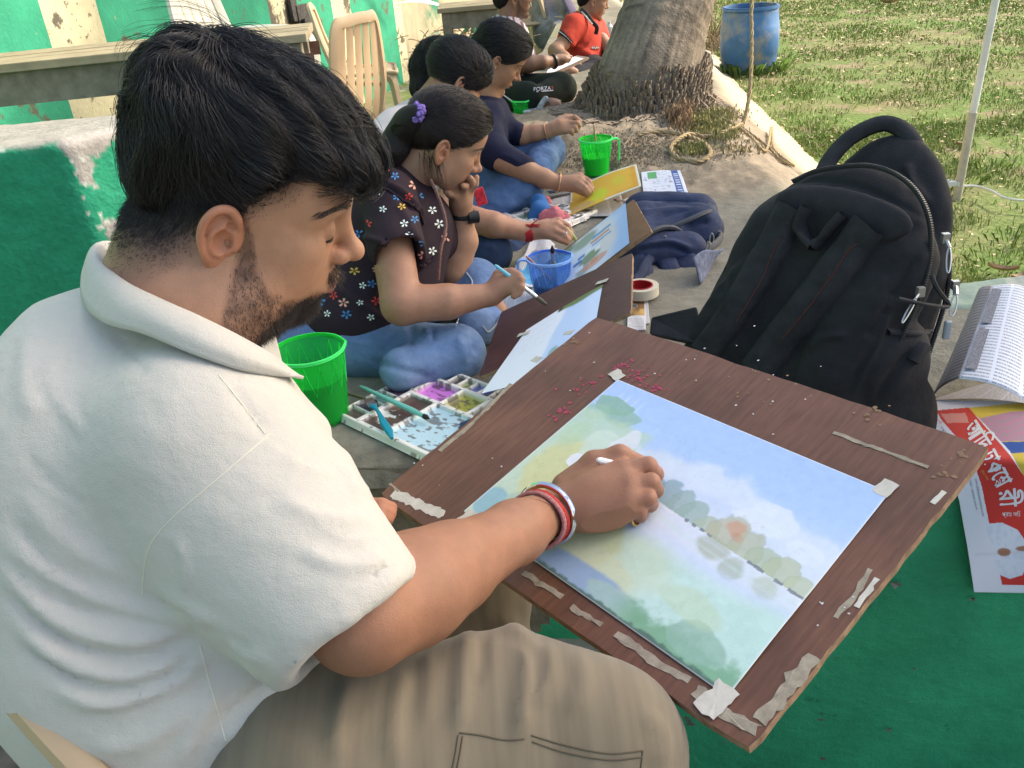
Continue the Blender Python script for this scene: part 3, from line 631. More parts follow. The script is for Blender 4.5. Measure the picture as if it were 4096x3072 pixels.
# ---- rope hanging by the trunk, coiled on the soil, lying over the slope
def rope():
    m = mat('jute_rope', (.36, .27, .15), .9, .2, noise=(160, .6, 1.35))
    def tw(pts, r, mb):
        c = spline(pts, 14); L_ = np.concatenate([[0], np.cumsum(np.linalg.norm(np.diff(c, axis=0), axis=1))]); k = np.arange(0, L_[-1], .008); c = np.stack([np.interp(k, L_, c[:, i]) for i in range(3)], 1)
        t = np.gradient(c, axis=0); t /= np.linalg.norm(t, axis=1)[:, None]; x = np.cross(t, [0.3, .2, 1]); x /= np.linalg.norm(x, axis=1)[:, None]; y = np.cross(t, x)
        for ph in (0, 2.09, 4.19):
            a = k/(r*7)*2*math.pi/2+ph; mb.tube(c+r*.55*(np.cos(a)[:, None]*x+np.sin(a)[:, None]*y), r*.62, 5)
    z = lambda u, v, e=.012: (lambda g: np.array([g[0], g[1], max(zat(g[0], g[1]), 0)+e]))(G(u, v, .45))
    def gz(u, v, e=.012):
        h = PLAT.ray_cast(Vector(C0), Vector(CM@np.array([(u-512)/FPX, (v-384)/FPX, 1.0]))); p = np.array(h[0]) if h[0] is not None else G(u, v, 0); return p+np.array([0, 0, e])
    s = lambda x, y: ((2596+x*.678)/4, y*.678/4)
    mb = MB(); dd = proj(gz(*s(555, 745)))[2]
    tw([P(*s(612, -60), dd), P(*s(604, 60), dd), P(*s(605, 300), dd), P(*s(596, 520), dd), P(*s(575, 660), dd), gz(*s(553, 745))], .0085, mb)
    tag(mb.build('rope', m, None, True), 'jute rope hanging straight down in front of the blue barrel', 'rope', 'jute ropes')
    mb = MB(); tw([gz(*s(-60, 812)), gz(*s(60, 795)), gz(*s(180, 808)), gz(*s(270, 835)), gz(*s(345, 880)), gz(*s(362, 930)), gz(*s(290, 970)), gz(*s(180, 955)), gz(*s(130, 900)), gz(*s(160, 850)), gz(*s(240, 808)), gz(*s(340, 822)), gz(*s(460, 790)), gz(*s(550, 748))], .0085, mb)
    tag(mb.build('rope', m, None, True), 'jute rope coiled in a loop on the soil below the palm', 'rope', 'jute ropes')
    mb = MB(); tw([gz(*s(420, 705)), gz(*s(520, 760)), gz(*s(610, 830)), gz(*s(690, 905)), gz(*s(720, 800), .015)+np.array([0, 0, .03]), gz(*s(735, 880)), gz(*s(790, 950)), gz(*s(860, 1000))], .006, mb)
    tw([gz(*s(540, 765)), gz(*s(640, 835)), gz(*s(720, 900)), gz(*s(770, 955)), gz(*s(840, 990))], .006, mb)
    tag(mb.build('rope', m, None, True), 'thin rope and bent twigs lying down the pale sunlit slope', 'rope', 'jute ropes')
rope()
# ---- grass, litter, moss tufts
def grass():
    rg = np.random.default_rng(31); V_ = []; C_ = []
    def scatter(n, yr, xr, dens=1.0):
        y = yr[0]+(yr[1]-yr[0])*rg.random(n)**dens; x = xr[0]+(xr[1]-xr[0])*rg.random(n); return x, y
    A = [scatter(70000, (1.9, 5.6), (1.0, 4.6)), scatter(90000, (5.0, 15), (1.2, 8.6), 1.3)]
    x = np.concatenate([a[0] for a in A]); y = np.concatenate([a[1] for a in A])
    ok = (x > x_foot(y)-.05*rg.random(len(x))) & ~((y < y_back(x)+.10)) & (x < .64*y+1.2)
    cl = fbm(np.stack([x*2.0, y*2.0, x*0], -1), 4)+.5*fbm(np.stack([x*7, y*7, x*0], -1), 3); ok &= (cl+.20*rg.normal(0, 1, len(x))) > -.10
    ok &= np.hypot(x-BAR[0], y-BAR[1]) > BARR*.95
    x, y, cl = x[ok], y[ok], cl[ok]; n = len(x); far = np.clip(y/6, .8, 2.2)
    h = (.016+.020*rg.random(n)+.022*np.clip(cl, 0, 1))*np.where(rg.random(n) < .05, 1.9, 1); h *= .48; w_ = (.0022+.002*rg.random(n))*far; az = rg.random(n)*6.283; le = rg.normal(0, .75, (n, 2))*h[:, None]
    b0 = np.stack([x-np.cos(az)*w_, y-np.sin(az)*w_, 0*x-.012], 1); b1 = np.stack([x+np.cos(az)*w_, y+np.sin(az)*w_, 0*x-.012], 1)
    m0 = np.stack([x+le[:, 0]*.4-np.cos(az)*w_*.7, y+le[:, 1]*.4-np.sin(az)*w_*.7, h*.6], 1); m1 = np.stack([x+le[:, 0]*.4+np.cos(az)*w_*.7, y+le[:, 1]*.4+np.sin(az)*w_*.7, h*.6], 1); tp = np.stack([x+le[:, 0], y+le[:, 1], h*.85], 1)
    V_ = np.stack([b0, b1, m1, tp, m0], 1).reshape(-1, 3); F = np.arange(n*5).reshape(n, 5)
    g = np.array([.19, .27, .065]); yl = np.array([.42, .41, .18]); dg = np.array([.17, .26, .055]); t = np.clip(rg.normal(.45, .25, n)-.25*cl, 0, 1)[:, None]; c_ = g*(1-t)+yl*t; t2 = (rg.random(n) < .22)[:, None]; c_ = np.where(t2, dg, c_)*rg.uniform(.75, 1.25, (n, 1))
    mesh('grass', V_, F, mat('grass_blade', (1, 1, 1), .6, .3, col=True), col=np.repeat(c_, 5, 0), kind='stuff')
    # litter of dry leaves and chips
    n = 15000; x, y = scatter(n, (1.9, 13), (.9, 8), 1.4); ok = (x > x_foot(y)-.12) & (y > y_back(x)) & (x < .64*y+1.0); x, y = x[ok], y[ok]; n = len(x); s_ = rg.uniform(.006, .018, n)*np.clip(y/5, .8, 1.8)
    e1 = np.stack([rg.normal(0, 1, n), rg.normal(0, 1, n), rg.normal(0, .25, n)], 1); e1 /= np.linalg.norm(e1, axis=1)[:, None]; e2 = np.cross(e1, np.stack([rg.normal(0, .3, n), rg.normal(0, .3, n), np.ones(n)], 1)); e2 /= np.linalg.norm(e2, axis=1)[:, None]; p = np.stack([x, y, .012+.012*rg.random(n)], 1)
    V_ = np.stack([p-e1*s_[:, None], p+e2*s_[:, None]*.45, p+e1*s_[:, None], p-e2*s_[:, None]*.45], 1).reshape(-1, 3); c_ = np.array([.34, .27, .16])*rg.uniform(.5, 1.6, (n, 1))
    mesh('leaf_litter', V_, np.arange(n*4).reshape(n, 4), mat('dry_leaf', (1, 1, 1), .8, .2, col=True), col=np.repeat(c_, 4, 0), kind='stuff')
    # tufts round the barrel and the pole, moss on the soil
    mb_v = []; mb_c = []
    def tuft(cx, cy, cz, n, hh, sp, col):
        for _ in range(n):
            an = rg.uniform(0, 6.283); r = sp*rg.random()**.5; x0 = np.array([cx+math.cos(an)*r, cy+math.sin(an)*r, cz-.01]); L_ = hh*rg.uniform(.5, 1.2); ln = np.array([math.cos(an), math.sin(an), 0])*L_*rg.uniform(.2, .8); w_ = np.array([-math.sin(an), math.cos(an), 0])*.004*rg.uniform(.6, 1.3)*(hh/.12+.3)*.7
            mb_v.append([x0-w_, x0+w_, x0+ln*.5+w_*.8+np.array([0, 0, L_*.75]), x0+ln+np.array([0, 0, L_*.85]), x0+ln*.5-w_*.8+np.array([0, 0, L_*.75])]); mb_c.append(np.array(col)*rg.uniform(.7, 1.4))
    for k in range(16): an = -.4-k*.16; tuft(BAR[0]+math.cos(an)*BARR*1.05, BAR[1]+math.sin(an)*BARR*1.05, 0, 12, .11, .07, (.17, .27, .06))
    for (u, v, hh, n) in ((905, 165, .09, 50), (948, 187, .10, 40), (965, 178, .09, 40), (990, 168, .1, 30), (820, 130, .08, 30), (835, 112, .08, 30), (860, 100, .09, 40), (930, 105, .08, 30), (880, 150, .08, 40), (1000, 260, .08, 40), (985, 290, .07, 30), (805, 95, .1, 30), (700, 60, .1, 20), (1010, 240, .09, 30)): g_ = G(u, v, 0); tuft(g_[0], g_[1], 0, n, hh*.55, .12, (.19, .29, .07))
    v_ = np.array(mb_v).reshape(-1, 3); mesh('grass_tufts', v_, np.arange(len(v_)).reshape(-1, 5), D.materials['grass_blade'], col=np.repeat(np.array(mb_c), 5, 0), kind='stuff')
    mb_v, mb_c = [], []
    def moss(u0, v0, su, sv, n, hh, col):
        for _ in range(n):
            u, v = rg.normal(u0, su), rg.normal(v0, sv); r = CM@np.array([(u-512)/FPX, (v-384)/FPX, 1.0]); h = PLAT.ray_cast(Vector(C0), Vector(r))
            if h[0] is None: continue
            x0 = np.array(h[0]); L_ = hh*rg.uniform(.4, 1.3); an = rg.uniform(0, 6.3); w_ = np.array([math.cos(an), math.sin(an), 0])*.0022; ln = rg.normal(0, .3, 3)*L_; mb_v.append([x0-w_, x0+w_, x0+w_*1.6+ln*.5+np.array([0, 0, L_*.7]), x0+ln+np.array([0, 0, L_]), x0-w_*1.6+ln*.5+np.array([0, 0, L_*.7])]); mb_c.append(np.array(col)*rg.uniform(.6, 1.5))
    moss(706, 124, 10, 5, 1500, .020, (.30, .27, .11)); moss(694, 150, 9, 3, 900, .014, (.28, .26, .10)); moss(680, 116, 6, 6, 1500, .035, (.30, .20, .12)); moss(722, 134, 10, 4, 600, .018, (.30, .27, .12)); moss(738, 150, 14, 4, 160, .016, (.30, .24, .12)); moss(718, 116, 12, 4, 500, .02, (.30, .27, .11)); moss(640, 148, 34, 9, 2200, .006, (.34, .27, .18)); moss(600, 160, 22, 7, 1200, .006, (.30, .24, .16))
    v_ = np.array(mb_v).reshape(-1, 3); mesh('moss', v_, np.arange(len(v_)).reshape(-1, 5), D.materials['grass_blade'], col=np.repeat(np.array(mb_c), 5, 0), kind='stuff')
grass()
def curled_leaf(g_, s_, label, an=0.):
    mb = MB(); rows = []
    for i in range(7):
        u = i/6*2-1; w_ = s_*.3*math.sqrt(max(.02, 1-u*u)); 
        for j in range(5):
            q = j/4*2-1; x0, y0, z0 = u*s_, q*w_, s_*(.28*abs(q)**1.4+.25*u*u+.05); rows.append((g_[0]+x0*math.cos(an)-y0*math.sin(an), g_[1]+x0*math.sin(an)+y0*math.cos(an), g_[2]+z0))
    o = mesh('dry_leaf', rows, [(i*5+j, i*5+j+1, i*5+j+6, i*5+j+5) for i in range(6) for j in range(4)], M_DRYL, smooth_=True); tag(o, label, 'leaf', 'fallen leaves')
M_DRYL = mat('brown_leaf', (.33, .23, .14), .7, .3, noise=(40, .7, 1.3))
for (x, y, s_, lb, an) in ((4010, 1085, .055, 'curled brown leaf on the grass near the white newspaper', -.6), (4075, 1115, .045, 'pale dry leaf at the edge of the grass beside the curled brown leaf', .3), (3560, 14, .14, 'large dry leaf lying far out on the lawn', .1), (3850, 580, .05, 'pale leaf on the grass left of the white pipe', .2)): curled_leaf(G(x/4, y/4, .01), s_, lb, an)
# stone by the tree roots, twigs of a dry bush behind the trunk
f_ = Field(np.array((*G(655, 128, .45)[:2], .4))-.15, np.array((*G(655, 128, .45)[:2], .5))+.15, .006); g_ = G(654, 131, .50); f_.ell(g_, (.06, .05, .045), None, 1, .01); f_.ell(g_+np.array([.03, 0, -.01]), (.04, .05, .035), None, 1, .02); V_, Q_ = f_.surf(1); V_ += vnormals(V_, Q_)*(.006*fbm(V_*30, 3))[:, None]
tag(mesh('stone', V_, Q_, mat('brown_stone', (.26, .20, .14), .9, noise=(40, .6, 1.3)), smooth_=True), 'rounded brown stone among the palm roots', 'stone')
rg = np.random.default_rng(77); mb = MB(); bb = G(712, 48, .0)
for _ in range(60):
    p = bb+np.array([rg.normal(0, .12), rg.normal(0, .25), 0]); d = np.array([rg.normal(0, .5), rg.normal(0, .5), 1.0]); pts_ = [p]
    for k in range(5): d = d+rg.normal(0, .35, 3); p = p+d/np.linalg.norm(d)*.09; pts_.append(p)
    mb.tube(pts_, np.linspace(.008, .003, 6), 5)
tag(mb.build('dry_shrub', mat('twig', (.20, .145, .09), .9), None, True), 'leafless dry shrub between the palm trunk and the blue barrel', 'shrub')
# far wall and trees beyond everything (closes the view between trunk and wall)
# ================================================================== people
def camvec(r, d, f): v = CM@np.array([r, d, f], float); return v/np.linalg.norm(v)
VERT = np.array([0, 0, 1.0])
class HeadT:
    """head pose: origin between the ears; x forward, y to the person's left, z up"""
    def __init__(s, u, v, d, az, pitch, roll, sc):
        # az: heading in world degrees measured from +x toward +y; pitch: chin down; roll: head toppled towards its left
        a, p, r = map(math.radians, (az, pitch, roll))
        Rz = np.array([[math.cos(a), -math.sin(a), 0], [math.sin(a), math.cos(a), 0], [0, 0, 1]])
        Ry = np.array([[math.cos(p), 0, math.sin(p)], [0, 1, 0], [-math.sin(p), 0, math.cos(p)]])
        Rx = np.array([[1, 0, 0], [0, math.cos(r), math.sin(r)], [0, -math.sin(r), math.cos(r)]])
        s.R = Rz@Ry@Rx; s.t = P(u, v, d); s.s = sc
    def w(s, p): return s.t+s.s*(np.asarray(p, float)@s.R.T)
    def loc(s, W): return ((np.asarray(W)-s.t)@s.R)/s.s
    def px(s, p): u, v, d = proj(s.w(p)); return round(float(u), 1), round(float(v), 1), round(float(d), 2)
LAND = dict(nasion=(.098, 0, .026), nose=(.125, 0, -.017), subn=(.106, 0, -.034), chin=(.1, 0, -.098), vertex=(0, 0, .131), occ=(-.099, 0, .048), ear=(-.003, -.078, 0), eartop=(-.003, -.078, .031), lobe=(-.003, -.078, -.031), fore=(.088, 0, .075))

def build_head(T, vx, female=False, extra=None, eyes='down', jaw=1.0, lips=1.0, nose=1.0, mouth_open=0, lo_ext=.16, full=1.0, chin=(0, 0)):
    S = T.s; E = lambda f, c, r, op=1, k=.01: f.ell(T.w(c), np.array(r)*S, T.R, op, k*S)
    C = lambda f, a, b, ra, rb=None, op=1, k=.01: f.cone(T.w(a), T.w(b), ra*S, (ra if rb is None else rb)*S, op, k*S)
    f = Field(T.t-np.array([.17, .17, lo_ext+.02])*S, T.t+np.array([.17, .17, .17])*S, vx)
    E(f, (-.002, 0, .048), (.0965, .075, .083))
    E(f, (.038, 0, .0), (.056, .060*full, .076), k=.03)
    for s in (-1, 1):
        C(f, (.0, s*.057, -.02), (.016, s*.051*jaw, -.060), .014, .014, k=.03)
        C(f, (.016, s*.051*jaw, -.062), (.076+chin[0], s*.016, -.097+chin[1]), .017, .016, k=.035)
        E(f, (.052, s*.038*full, -.034), (.034, .028, .036), k=.03)
        E(f, (.062, s*.045, -.006), (.022, .018, .016), k=.02)
    E(f, (.082+chin[0], 0, -.097+chin[1]), (.019, .022, .016), k=.02)
    E(f, (.055, 0, .068), (.040, .056, .040), k=.03)
    for s in (-1, 1):
        C(f, (.084, s*.012, .037), (.068, s*.046, .036), .011 if not female else .009, k=.018)
    E(f, (.080, 0, -.055), (.0235, .029, .029), k=.02)
    for s in (-1, 1): E(f, (.101, s*.031, .014), (.016, .0175, .0115), op=-1, k=.014)
    for s in (-1, 1): E(f, (.0785, s*.031, .013), (.0150, .0150, .0140), k=.004)
    C(f, (.090, 0, .028), (.112, 0, -.012), .0065, .0085, k=.016)
    E(f, (.1135*1.0+.002*nose, 0, -.0165), (.0115, .0115, .0105), k=.010)
    for s in (-1, 1): E(f, (.1015, s*.0125, -.0215), (.0115, .0075, .0085), k=.006)
    for s in (-1, 1): E(f, (.107, s*.0068, -.0305), (.006, .0034, .004), op=-1, k=.003)
    # philtrum, lips
    lp = .0048*lips
    up = [(.0935, -.023, -.0565), (.1015, -.011, -.0515), (.1045, -.004, -.0498), (.1040, 0, -.0507), (.1045, .004, -.0498), (.1015, .011, -.0515), (.0935, .023, -.0565)]
    lw = [(.0925, -.020, -.0590-mouth_open), (.1000, -.009, -.0625-mouth_open), (.1015, 0, -.0632-mouth_open), (.1000, .009, -.0625-mouth_open), (.0925, .020, -.0590-mouth_open)]
    for pts, r in ((up, lp), (lw, lp*1.15)):
        for i in range(len(pts)-1): C(f, pts[i], pts[i+1], r*(.6 if i in (0,) else 1), r*(.6 if i == len(pts)-2 else 1), k=.004)
    sl = [(.0985, -.022, -.0575), (.1075, -.009, -.0562-mouth_open/2), (.1085, 0, -.0562-mouth_open/2), (.1075, .009, -.0562-mouth_open/2), (.0985, .022, -.0575)]
    for i in range(4): C(f, sl[i], sl[i+1], .0010+mouth_open*.5, op=-1, k=.003)
    E(f, (.098, 0, -.0735), (.010, .018, .0055), op=-1, k=.012)
    if extra: extra(f)
    V, Q = f.surf(1)
    return f, V, Q
def ear_mesh(T, side=-1, vx=.0011, sc=1.0, tilt=14):
    """detailed outer ear"""
    S = T.s*sc; a = math.radians(tilt); fl = math.radians(22)
    # local ear frame: e forward, u up, o outward
    e = np.array([math.cos(a), 0, math.sin(a)*.9]); e /= np.linalg.norm(e); u = np.array([-math.sin(a), 0, math.cos(a)])
    o = np.array([0, side, 0.]); o2 = o*math.cos(fl)+(-e)*(-math.sin(fl)); e2 = e*math.cos(fl)+o*math.sin(fl)*(-1)
    base = np.array([-.004, side*.0735, -.001])
    def w(x, y, z=0): return T.w(base+(e2*x+u*y+o*(z+.002))*sc)
    f = Field(T.w(base)-.046*S, T.w(base)+.046*S, vx)
    Rw = T.R@np.stack([e2, np.cross(u, e2), u], 1)
    f.ell(w(-.003, .004, .0), np.array([.0165, .0045, .0255])*S, Rw, 1, .004)
    f.ell(w(.004, -.0, -.006), np.array([.014, .012, .022])*S, Rw, 1, .006)
    hel = spline([(.011, .0), (.006, .004), (.010, .013), (.0075, .0235), (-.001, .0300), (-.0115, .0275), (-.0185, .0165), (-.0195, .003), (-.0155, -.010), (-.010, -.020)], 5)
    z = np.interp(np.arange(len(hel)), [0, 6, 14, len(hel)-1], [-.004, .0, .0055, .004])
    f.tube([w(p[0], p[1], z[i]) for i, p in enumerate(hel)], np.interp(np.arange(len(hel)), [0, 8, 20, len(hel)-1], [.0018, .0030, .0034, .0028])*S, 1, .0022)
    an = spline([(.004, .0165), (-.004, .0125), (-.0095, .005), (-.0100, -.004), (-.0065, -.0115), (.0005, -.0145)], 5)
    f.tube([w(p[0], p[1], .0035) for p in an], .0026*S, 1, .003)
    f.ell(w(.001, -.0015, .0065), np.array([.0085, .0065, .0115])*S, Rw, -1, .003)
    f.ell(w(.004, .0145, .005), np.array([.0045, .003, .004])*S, Rw, -1, .003)
    f.ell(w(.007, -.004, .002), np.array([.004, .006, .004])*S, Rw, -1, .002)
    f.ell(w(.0115, -.0045, .002), np.array([.0042, .0045, .0065])*S, Rw, 1, .003)
    f.ell(w(-.0035, -.0235, .0015), np.array([.0085, .0042, .0085])*S, Rw, 1, .005)
    return f.surf(1)

def strands(name, pts, rad, m, parent=None, tip=.25):
    """pts: (n strands, k points, 3)"""
    n, k, _ = pts.shape; hc = D.hair_curves.new(name); hc.add_curves([k]*n)
    hc.position_data.foreach_set('vector', pts.astype(np.float32).ravel())
    r = (np.broadcast_to(np.asarray(rad, float), (n,))[:, None]*np.linspace(1, tip, k)[None]**1.0).astype(np.float32)
    at = hc.attributes.get('radius') or hc.attributes.new('radius', 'FLOAT', 'POINT'); at.data.foreach_set('value', r.ravel())
    hc.materials.append(m); o = D.objects.new(name, hc); COL.objects.link(o)
    if parent is not None: put(parent, o)
    return o
def hair_mat(name, c, rough=.38, spec=.5):
    m = mat(name, c, rough, spec); N = NT(m)
    hi = N.n('ShaderNodeHairInfo') if hasattr(bpy.types, 'ShaderNodeHairInfo') else None
    if hi:
        mr = N.n('ShaderNodeMapRange', _To_Min=.45, _To_Max=1.9); N.l(hi.outputs['Random'], mr.inputs[0])
        mx = N.n('ShaderNodeMix', data_type='RGBA', blend_type='MULTIPLY'); mx.inputs[0].default_value = 1; mx.inputs[6].default_value = L3(*c)
        N.l(mr.outputs[0], mx.inputs[7]); N.l(mx.outputs[2], N.b.inputs['Base Color'])
    return m
M_HAIR = hair_mat('black_hair', (.012, .010, .010)); M_HAIR2 = hair_mat('brown_black_hair', (.020, .014, .012))
M_BEARD = hair_mat('beard_hair', (.022, .015, .012), .5)
M_SKULL = mat('hair_base', (.010, .009, .009), .75, .2)
M_SKIN = mat('skin', (1, 1, 1), .47, .40, sss=.12, col=True, noise=(45, .88, 1.08, 10), bump=[(1100, .0005), (260, .00025)])
M_LASH = mat('eyelash', (.008, .006, .006), .6)
M_NAIL = mat('fingernail', (.62, .40, .33), .3, .5)

def flow(starts, dirf, n, step, jitter=.0, keep=None, clump=0, rng=RNG):
    """grow strands through a direction field; keep(p) pushes points out of the head"""
    m = len(starts); pts = np.zeros((m, n, 3)); p = starts.copy(); pts[:, 0] = p; ph = rng.normal(0, 1, (m, 3))*jitter
    for i in range(1, n):
        d = dirf(p, i/(n-1.0))+ph; d /= np.linalg.norm(d, axis=1)[:, None]+1e-9
        p = p+d*(step[:, None] if np.ndim(step) else step)
        if keep is not None: p = keep(p, i)
        pts[:, i] = p
    return pts
def skin_col(T, V, base, fe=False, ruddy=1.0, lipc=None):
    p = T.loc(V); c = np.tile(np.array(base), (len(V), 1))
    def blob(cx, r, col, a):
        nonlocal c
        q = p.copy(); q[:, 1] = np.abs(q[:, 1]); d = np.sqrt((((q-np.array(cx))/np.array(r))**2).sum(1)); k = (np.exp(-d**2*1.2)*a)[:, None]; c = c*(1-k)+c*np.array(col)*k
    blob((.10, .0, -.017), (.025, .02, .02), (1.10, .90, .85), .7*ruddy)
    blob((.065, .045, -.02), (.03, .03, .03), (1.06, .92, .9), .5*ruddy)
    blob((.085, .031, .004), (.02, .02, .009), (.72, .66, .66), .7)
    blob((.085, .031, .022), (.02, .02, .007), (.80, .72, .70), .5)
    lp = np.clip(1-np.sqrt(((p[:, 0]-.100)/.016)**2+((np.abs(p[:, 1]))/.0235)**2+((p[:, 2]+.0568)/.0098)**2), 0, 1)
    k = smooth(0.03, .18, lp)[:, None]*(1 if lipc is not None else .0)
    if lipc is not None: c = c*(1-k)+np.array(lipc)*k
    return c
def brows(T, side, parent, n=170, m=None, thick=1.0):
    t = RNG.random(n); y = side*(.012+.036*t); x = .0935-.022*t**1.8-.006*t; z = .0385+.0075*np.sin(t*2.4)-.0055*t+(RNG.random(n)-.5)*.0065*(1-.55*t)*thick
    st = T.w(np.stack([x, y, z], 1)); dl = np.stack([-.35-.5*t, side*(.75+.0*t), .55-1.1*t], 1)
    dw = dl@T.R.T; dw /= np.linalg.norm(dw, axis=1)[:, None]
    pts = np.stack([st+dw*k*.0032*T.s for k in range(4)], 1); return pts
def lash_geo(T, mb, side, drop=-.62, n=9, k=1.7):
    c = np.array([.0785, side*.031, .013]); a = np.linspace(-.95, .95, n); pts = []
    for t in a:
        el = drop+.16*abs(t)**2*0-.10*math.cos(t*1.5); d = np.array([math.cos(t)*math.cos(el), side*0+math.sin(t), math.sin(el)]); pts.append(T.w(c+d*.0156))
    mb.tube(pts, np.array([.0004]+[.0009]*(n-2)+[.0004])*T.s*k, 5)
def snap(pts, V, Q, off=.0004):
    t = bvh(V, Q)
    for i in range(len(pts)):
        h = t.find_nearest(Vector(pts[i, 0])); pts[i] = pts[i]-pts[i, 0]+np.array(h[0])+np.array(h[1])*off+np.array(h[1])*np.array([0, .0006, .0008, .0006])[:, None]
    return pts
# ------------------------------------------------------------------ the painter in front
TM = HeadT(242, 207, .885, 4, 22, -6, 1.0)
if os.environ.get('LAND'):
    open('/tmp/land.txt', 'w').write('\n'.join(f'{k} {TM.px(v)}' for k, v in LAND.items()))
SK = np.array((.42, .225, .132)); SKA = np.array((.33, .155, .088))
def pth(*a): return [P(*q[:3]) for q in a]
def neck(f):
    f.cone(P(205, 215, .89), P(168, 330, .88), .054, .066, 1, .03)
    f.cone(P(245, 270, .89), P(205, 350, .87), .035, .05, 1, .03)
    f.cone(P(168, 235, .89), P(150, 320, .88), .044, .056, 1, .03)
    f.ell(P(225, 305, .885), (.05, .06, .035), None, 1, .03)
f, V, Q = build_head(TM, .0021, jaw=1.06, nose=1.2, chin=(-.021, .011), extra=neck, full=1.08, lo_ext=.18)
q = TM.loc(V); col = skin_col(TM, V, SK)
ay = np.abs(q[:, 1])
def beard_mask(q):
    x, z = q[:, 0], q[:, 2]; ay = np.abs(q[:, 1])
    zl = np.interp(x, [.008, .022, .030, .045, .062, .080, .10], [.030, .005, -.022, -.042, -.052, -.058, -.060])
    m = smooth(zl+.006, zl-.008, z)*smooth(.006, .016, x)*smooth(-.135, -.108, z+ (.06-x)*.35)
    mu = smooth(.024, .018, ay)*smooth(.0870, .094, x)*smooth(-.0515, -.048, z)*smooth(-.036, -.040, z)
    lip = smooth(.024, .016, ay)*smooth(.092, .098, x)*smooth(-.066, -.063, z)*smooth(-.050, -.0515, z)
    return np.clip(np.maximum(m, mu)-lip, 0, 1)
bm = beard_mask(q)
lipm = smooth(.022, .016, ay)*smooth(.092, .098, q[:, 0])*smooth(-.067, -.063, q[:, 2])*smooth(-.0485, -.0515, q[:, 2])
col = col*(1-.72*bm[:, None]*(.75+.5*fbm(q*90, 3)[:, None])*np.array([1, 1.03, 1.03])); col = col*(1-lipm[:, None])+np.array([.30, .13, .10])*lipm[:, None]
# the faded sides of the haircut: hair so short that the scalp shows through
hz = np.interp(q[:, 0], [-.1, -.05, .0, .03, .05, .065, .078, .09], [-.050, -.038, .016, .042, .058, .080, .092, .098])
fade = smooth(-.020, .032, q[:, 2]-hz+.004*fbm(q*60, 3)); col = col*(1-.93*fade[:, None])+np.array([.011, .0095, .009])*fade[:, None]*.93
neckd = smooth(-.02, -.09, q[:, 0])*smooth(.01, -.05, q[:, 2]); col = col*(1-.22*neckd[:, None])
eV, eQ = ear_mesh(TM, -1, .0011, 1.05, tilt=-6)
e2V, e2Q = ear_mesh(TM, 1, .002, 1.1, tilt=-6)
ecol = np.tile(SK*np.array([1.15, .95, .93]), (len(eV), 1)); e2c = np.tile(SK, (len(e2V), 1))

# right arm and hand
def arm(f):
    sh = P(225, 440, .80); el = P(362, 616, .765); wr = onb(552, 512, .034)
    f.cone(sh, el, .058, .046, 1, .02)
    mid = el*.62+wr*.38
    f.tube([el, mid, el*.25+wr*.75, wr], [.045, .0425, .0325, .0260], 1, .02)
    f.ell(el*.8+wr*.2, (.052, .052, .048), None, 1, .03)
    return el, wr
armlo = np.minimum(P(200, 470, .75), P(362, 700, .72))-.09; armhi = onb(575, 470, .08)+.05
fa = Field((armlo[0], armlo[1]-.06, .60), (armhi[0], armhi[1]+.05, 1.25), .004); el, wr = arm(fa)
hand_dir = onb(640, 490, .03)-wr; 
HR = [.0112, .0108, .0102, .0092]
MCP = [onb(622, 471, .048), onb(629, 485, .047), onb(627, 500, .040), onb(620, 513, .030)]
PIP = [onb(648, 466, .044), onb(651, 482, .043), onb(648, 498, .036), onb(639, 510, .027)]
DIP = [onb(655, 474, .022), onb(655, 490, .020), onb(650, 504, .017), onb(640, 515, .012)]
TIP = [onb(640, 474, .012), onb(638, 490, .012), onb(636, 503, .010), onb(628, 514, .008)]
fh = Field(np.minimum(onb(540, 540, 0), onb(545, 470, .06))-.035, np.maximum(onb(670, 450, 0), onb(640, 440, .07))+.035, .00125)
fh.tube([el*.35+wr*.65, el*.15+wr*.85, wr], [.0315, .0288, .0275], 1, .01)
pc = onb(594, 491, .040)
for i in range(4):
    k_ = [.0165, .0175, .0165, .0145][i]
    st = wr*.75+MCP[i]*.25
    fh.cone(st, MCP[i], .0185, k_*.80, 1, .016)
    fh.cone(MCP[i], PIP[i], HR[i]*1.10, HR[i]*1.0, 1, .005)
for i in range(4):
    fh.tube([PIP[i], DIP[i], TIP[i]], [HR[i]*1.0, HR[i]*.92, HR[i]*.82], 1, .003)
fh.ell(pc, (.034, .030, .020), BR, 1, .02)
fh.ell(onb(600, 515, .024), (.034, .022, .018), None, 1, .015)
TH_ = [onb(566, 487, .034), onb(594, 463, .043), onb(620, 455, .044), onb(642, 463, .024)]
fh.tube(TH_, [.018, .0140, .0115, .0092], 1, .009)
fh.cone(onb(600, 466, .040), onb(625, 470, .040), .010, .010, 1, .010)
aV, aQ = fa.surf(2); hV, hQ = fh.surf(1)
ca = np.tile(SKA, (len(aV), 1)); 
hq = np.tile(SKA, (len(hV), 1))*1.0
for m_ in MCP+PIP:
    k = np.exp(-(((hV-m_)**2).sum(1))/(.011**2))[:, None]; hq = hq*(1+k*np.array([.10, -.03, -.04]))
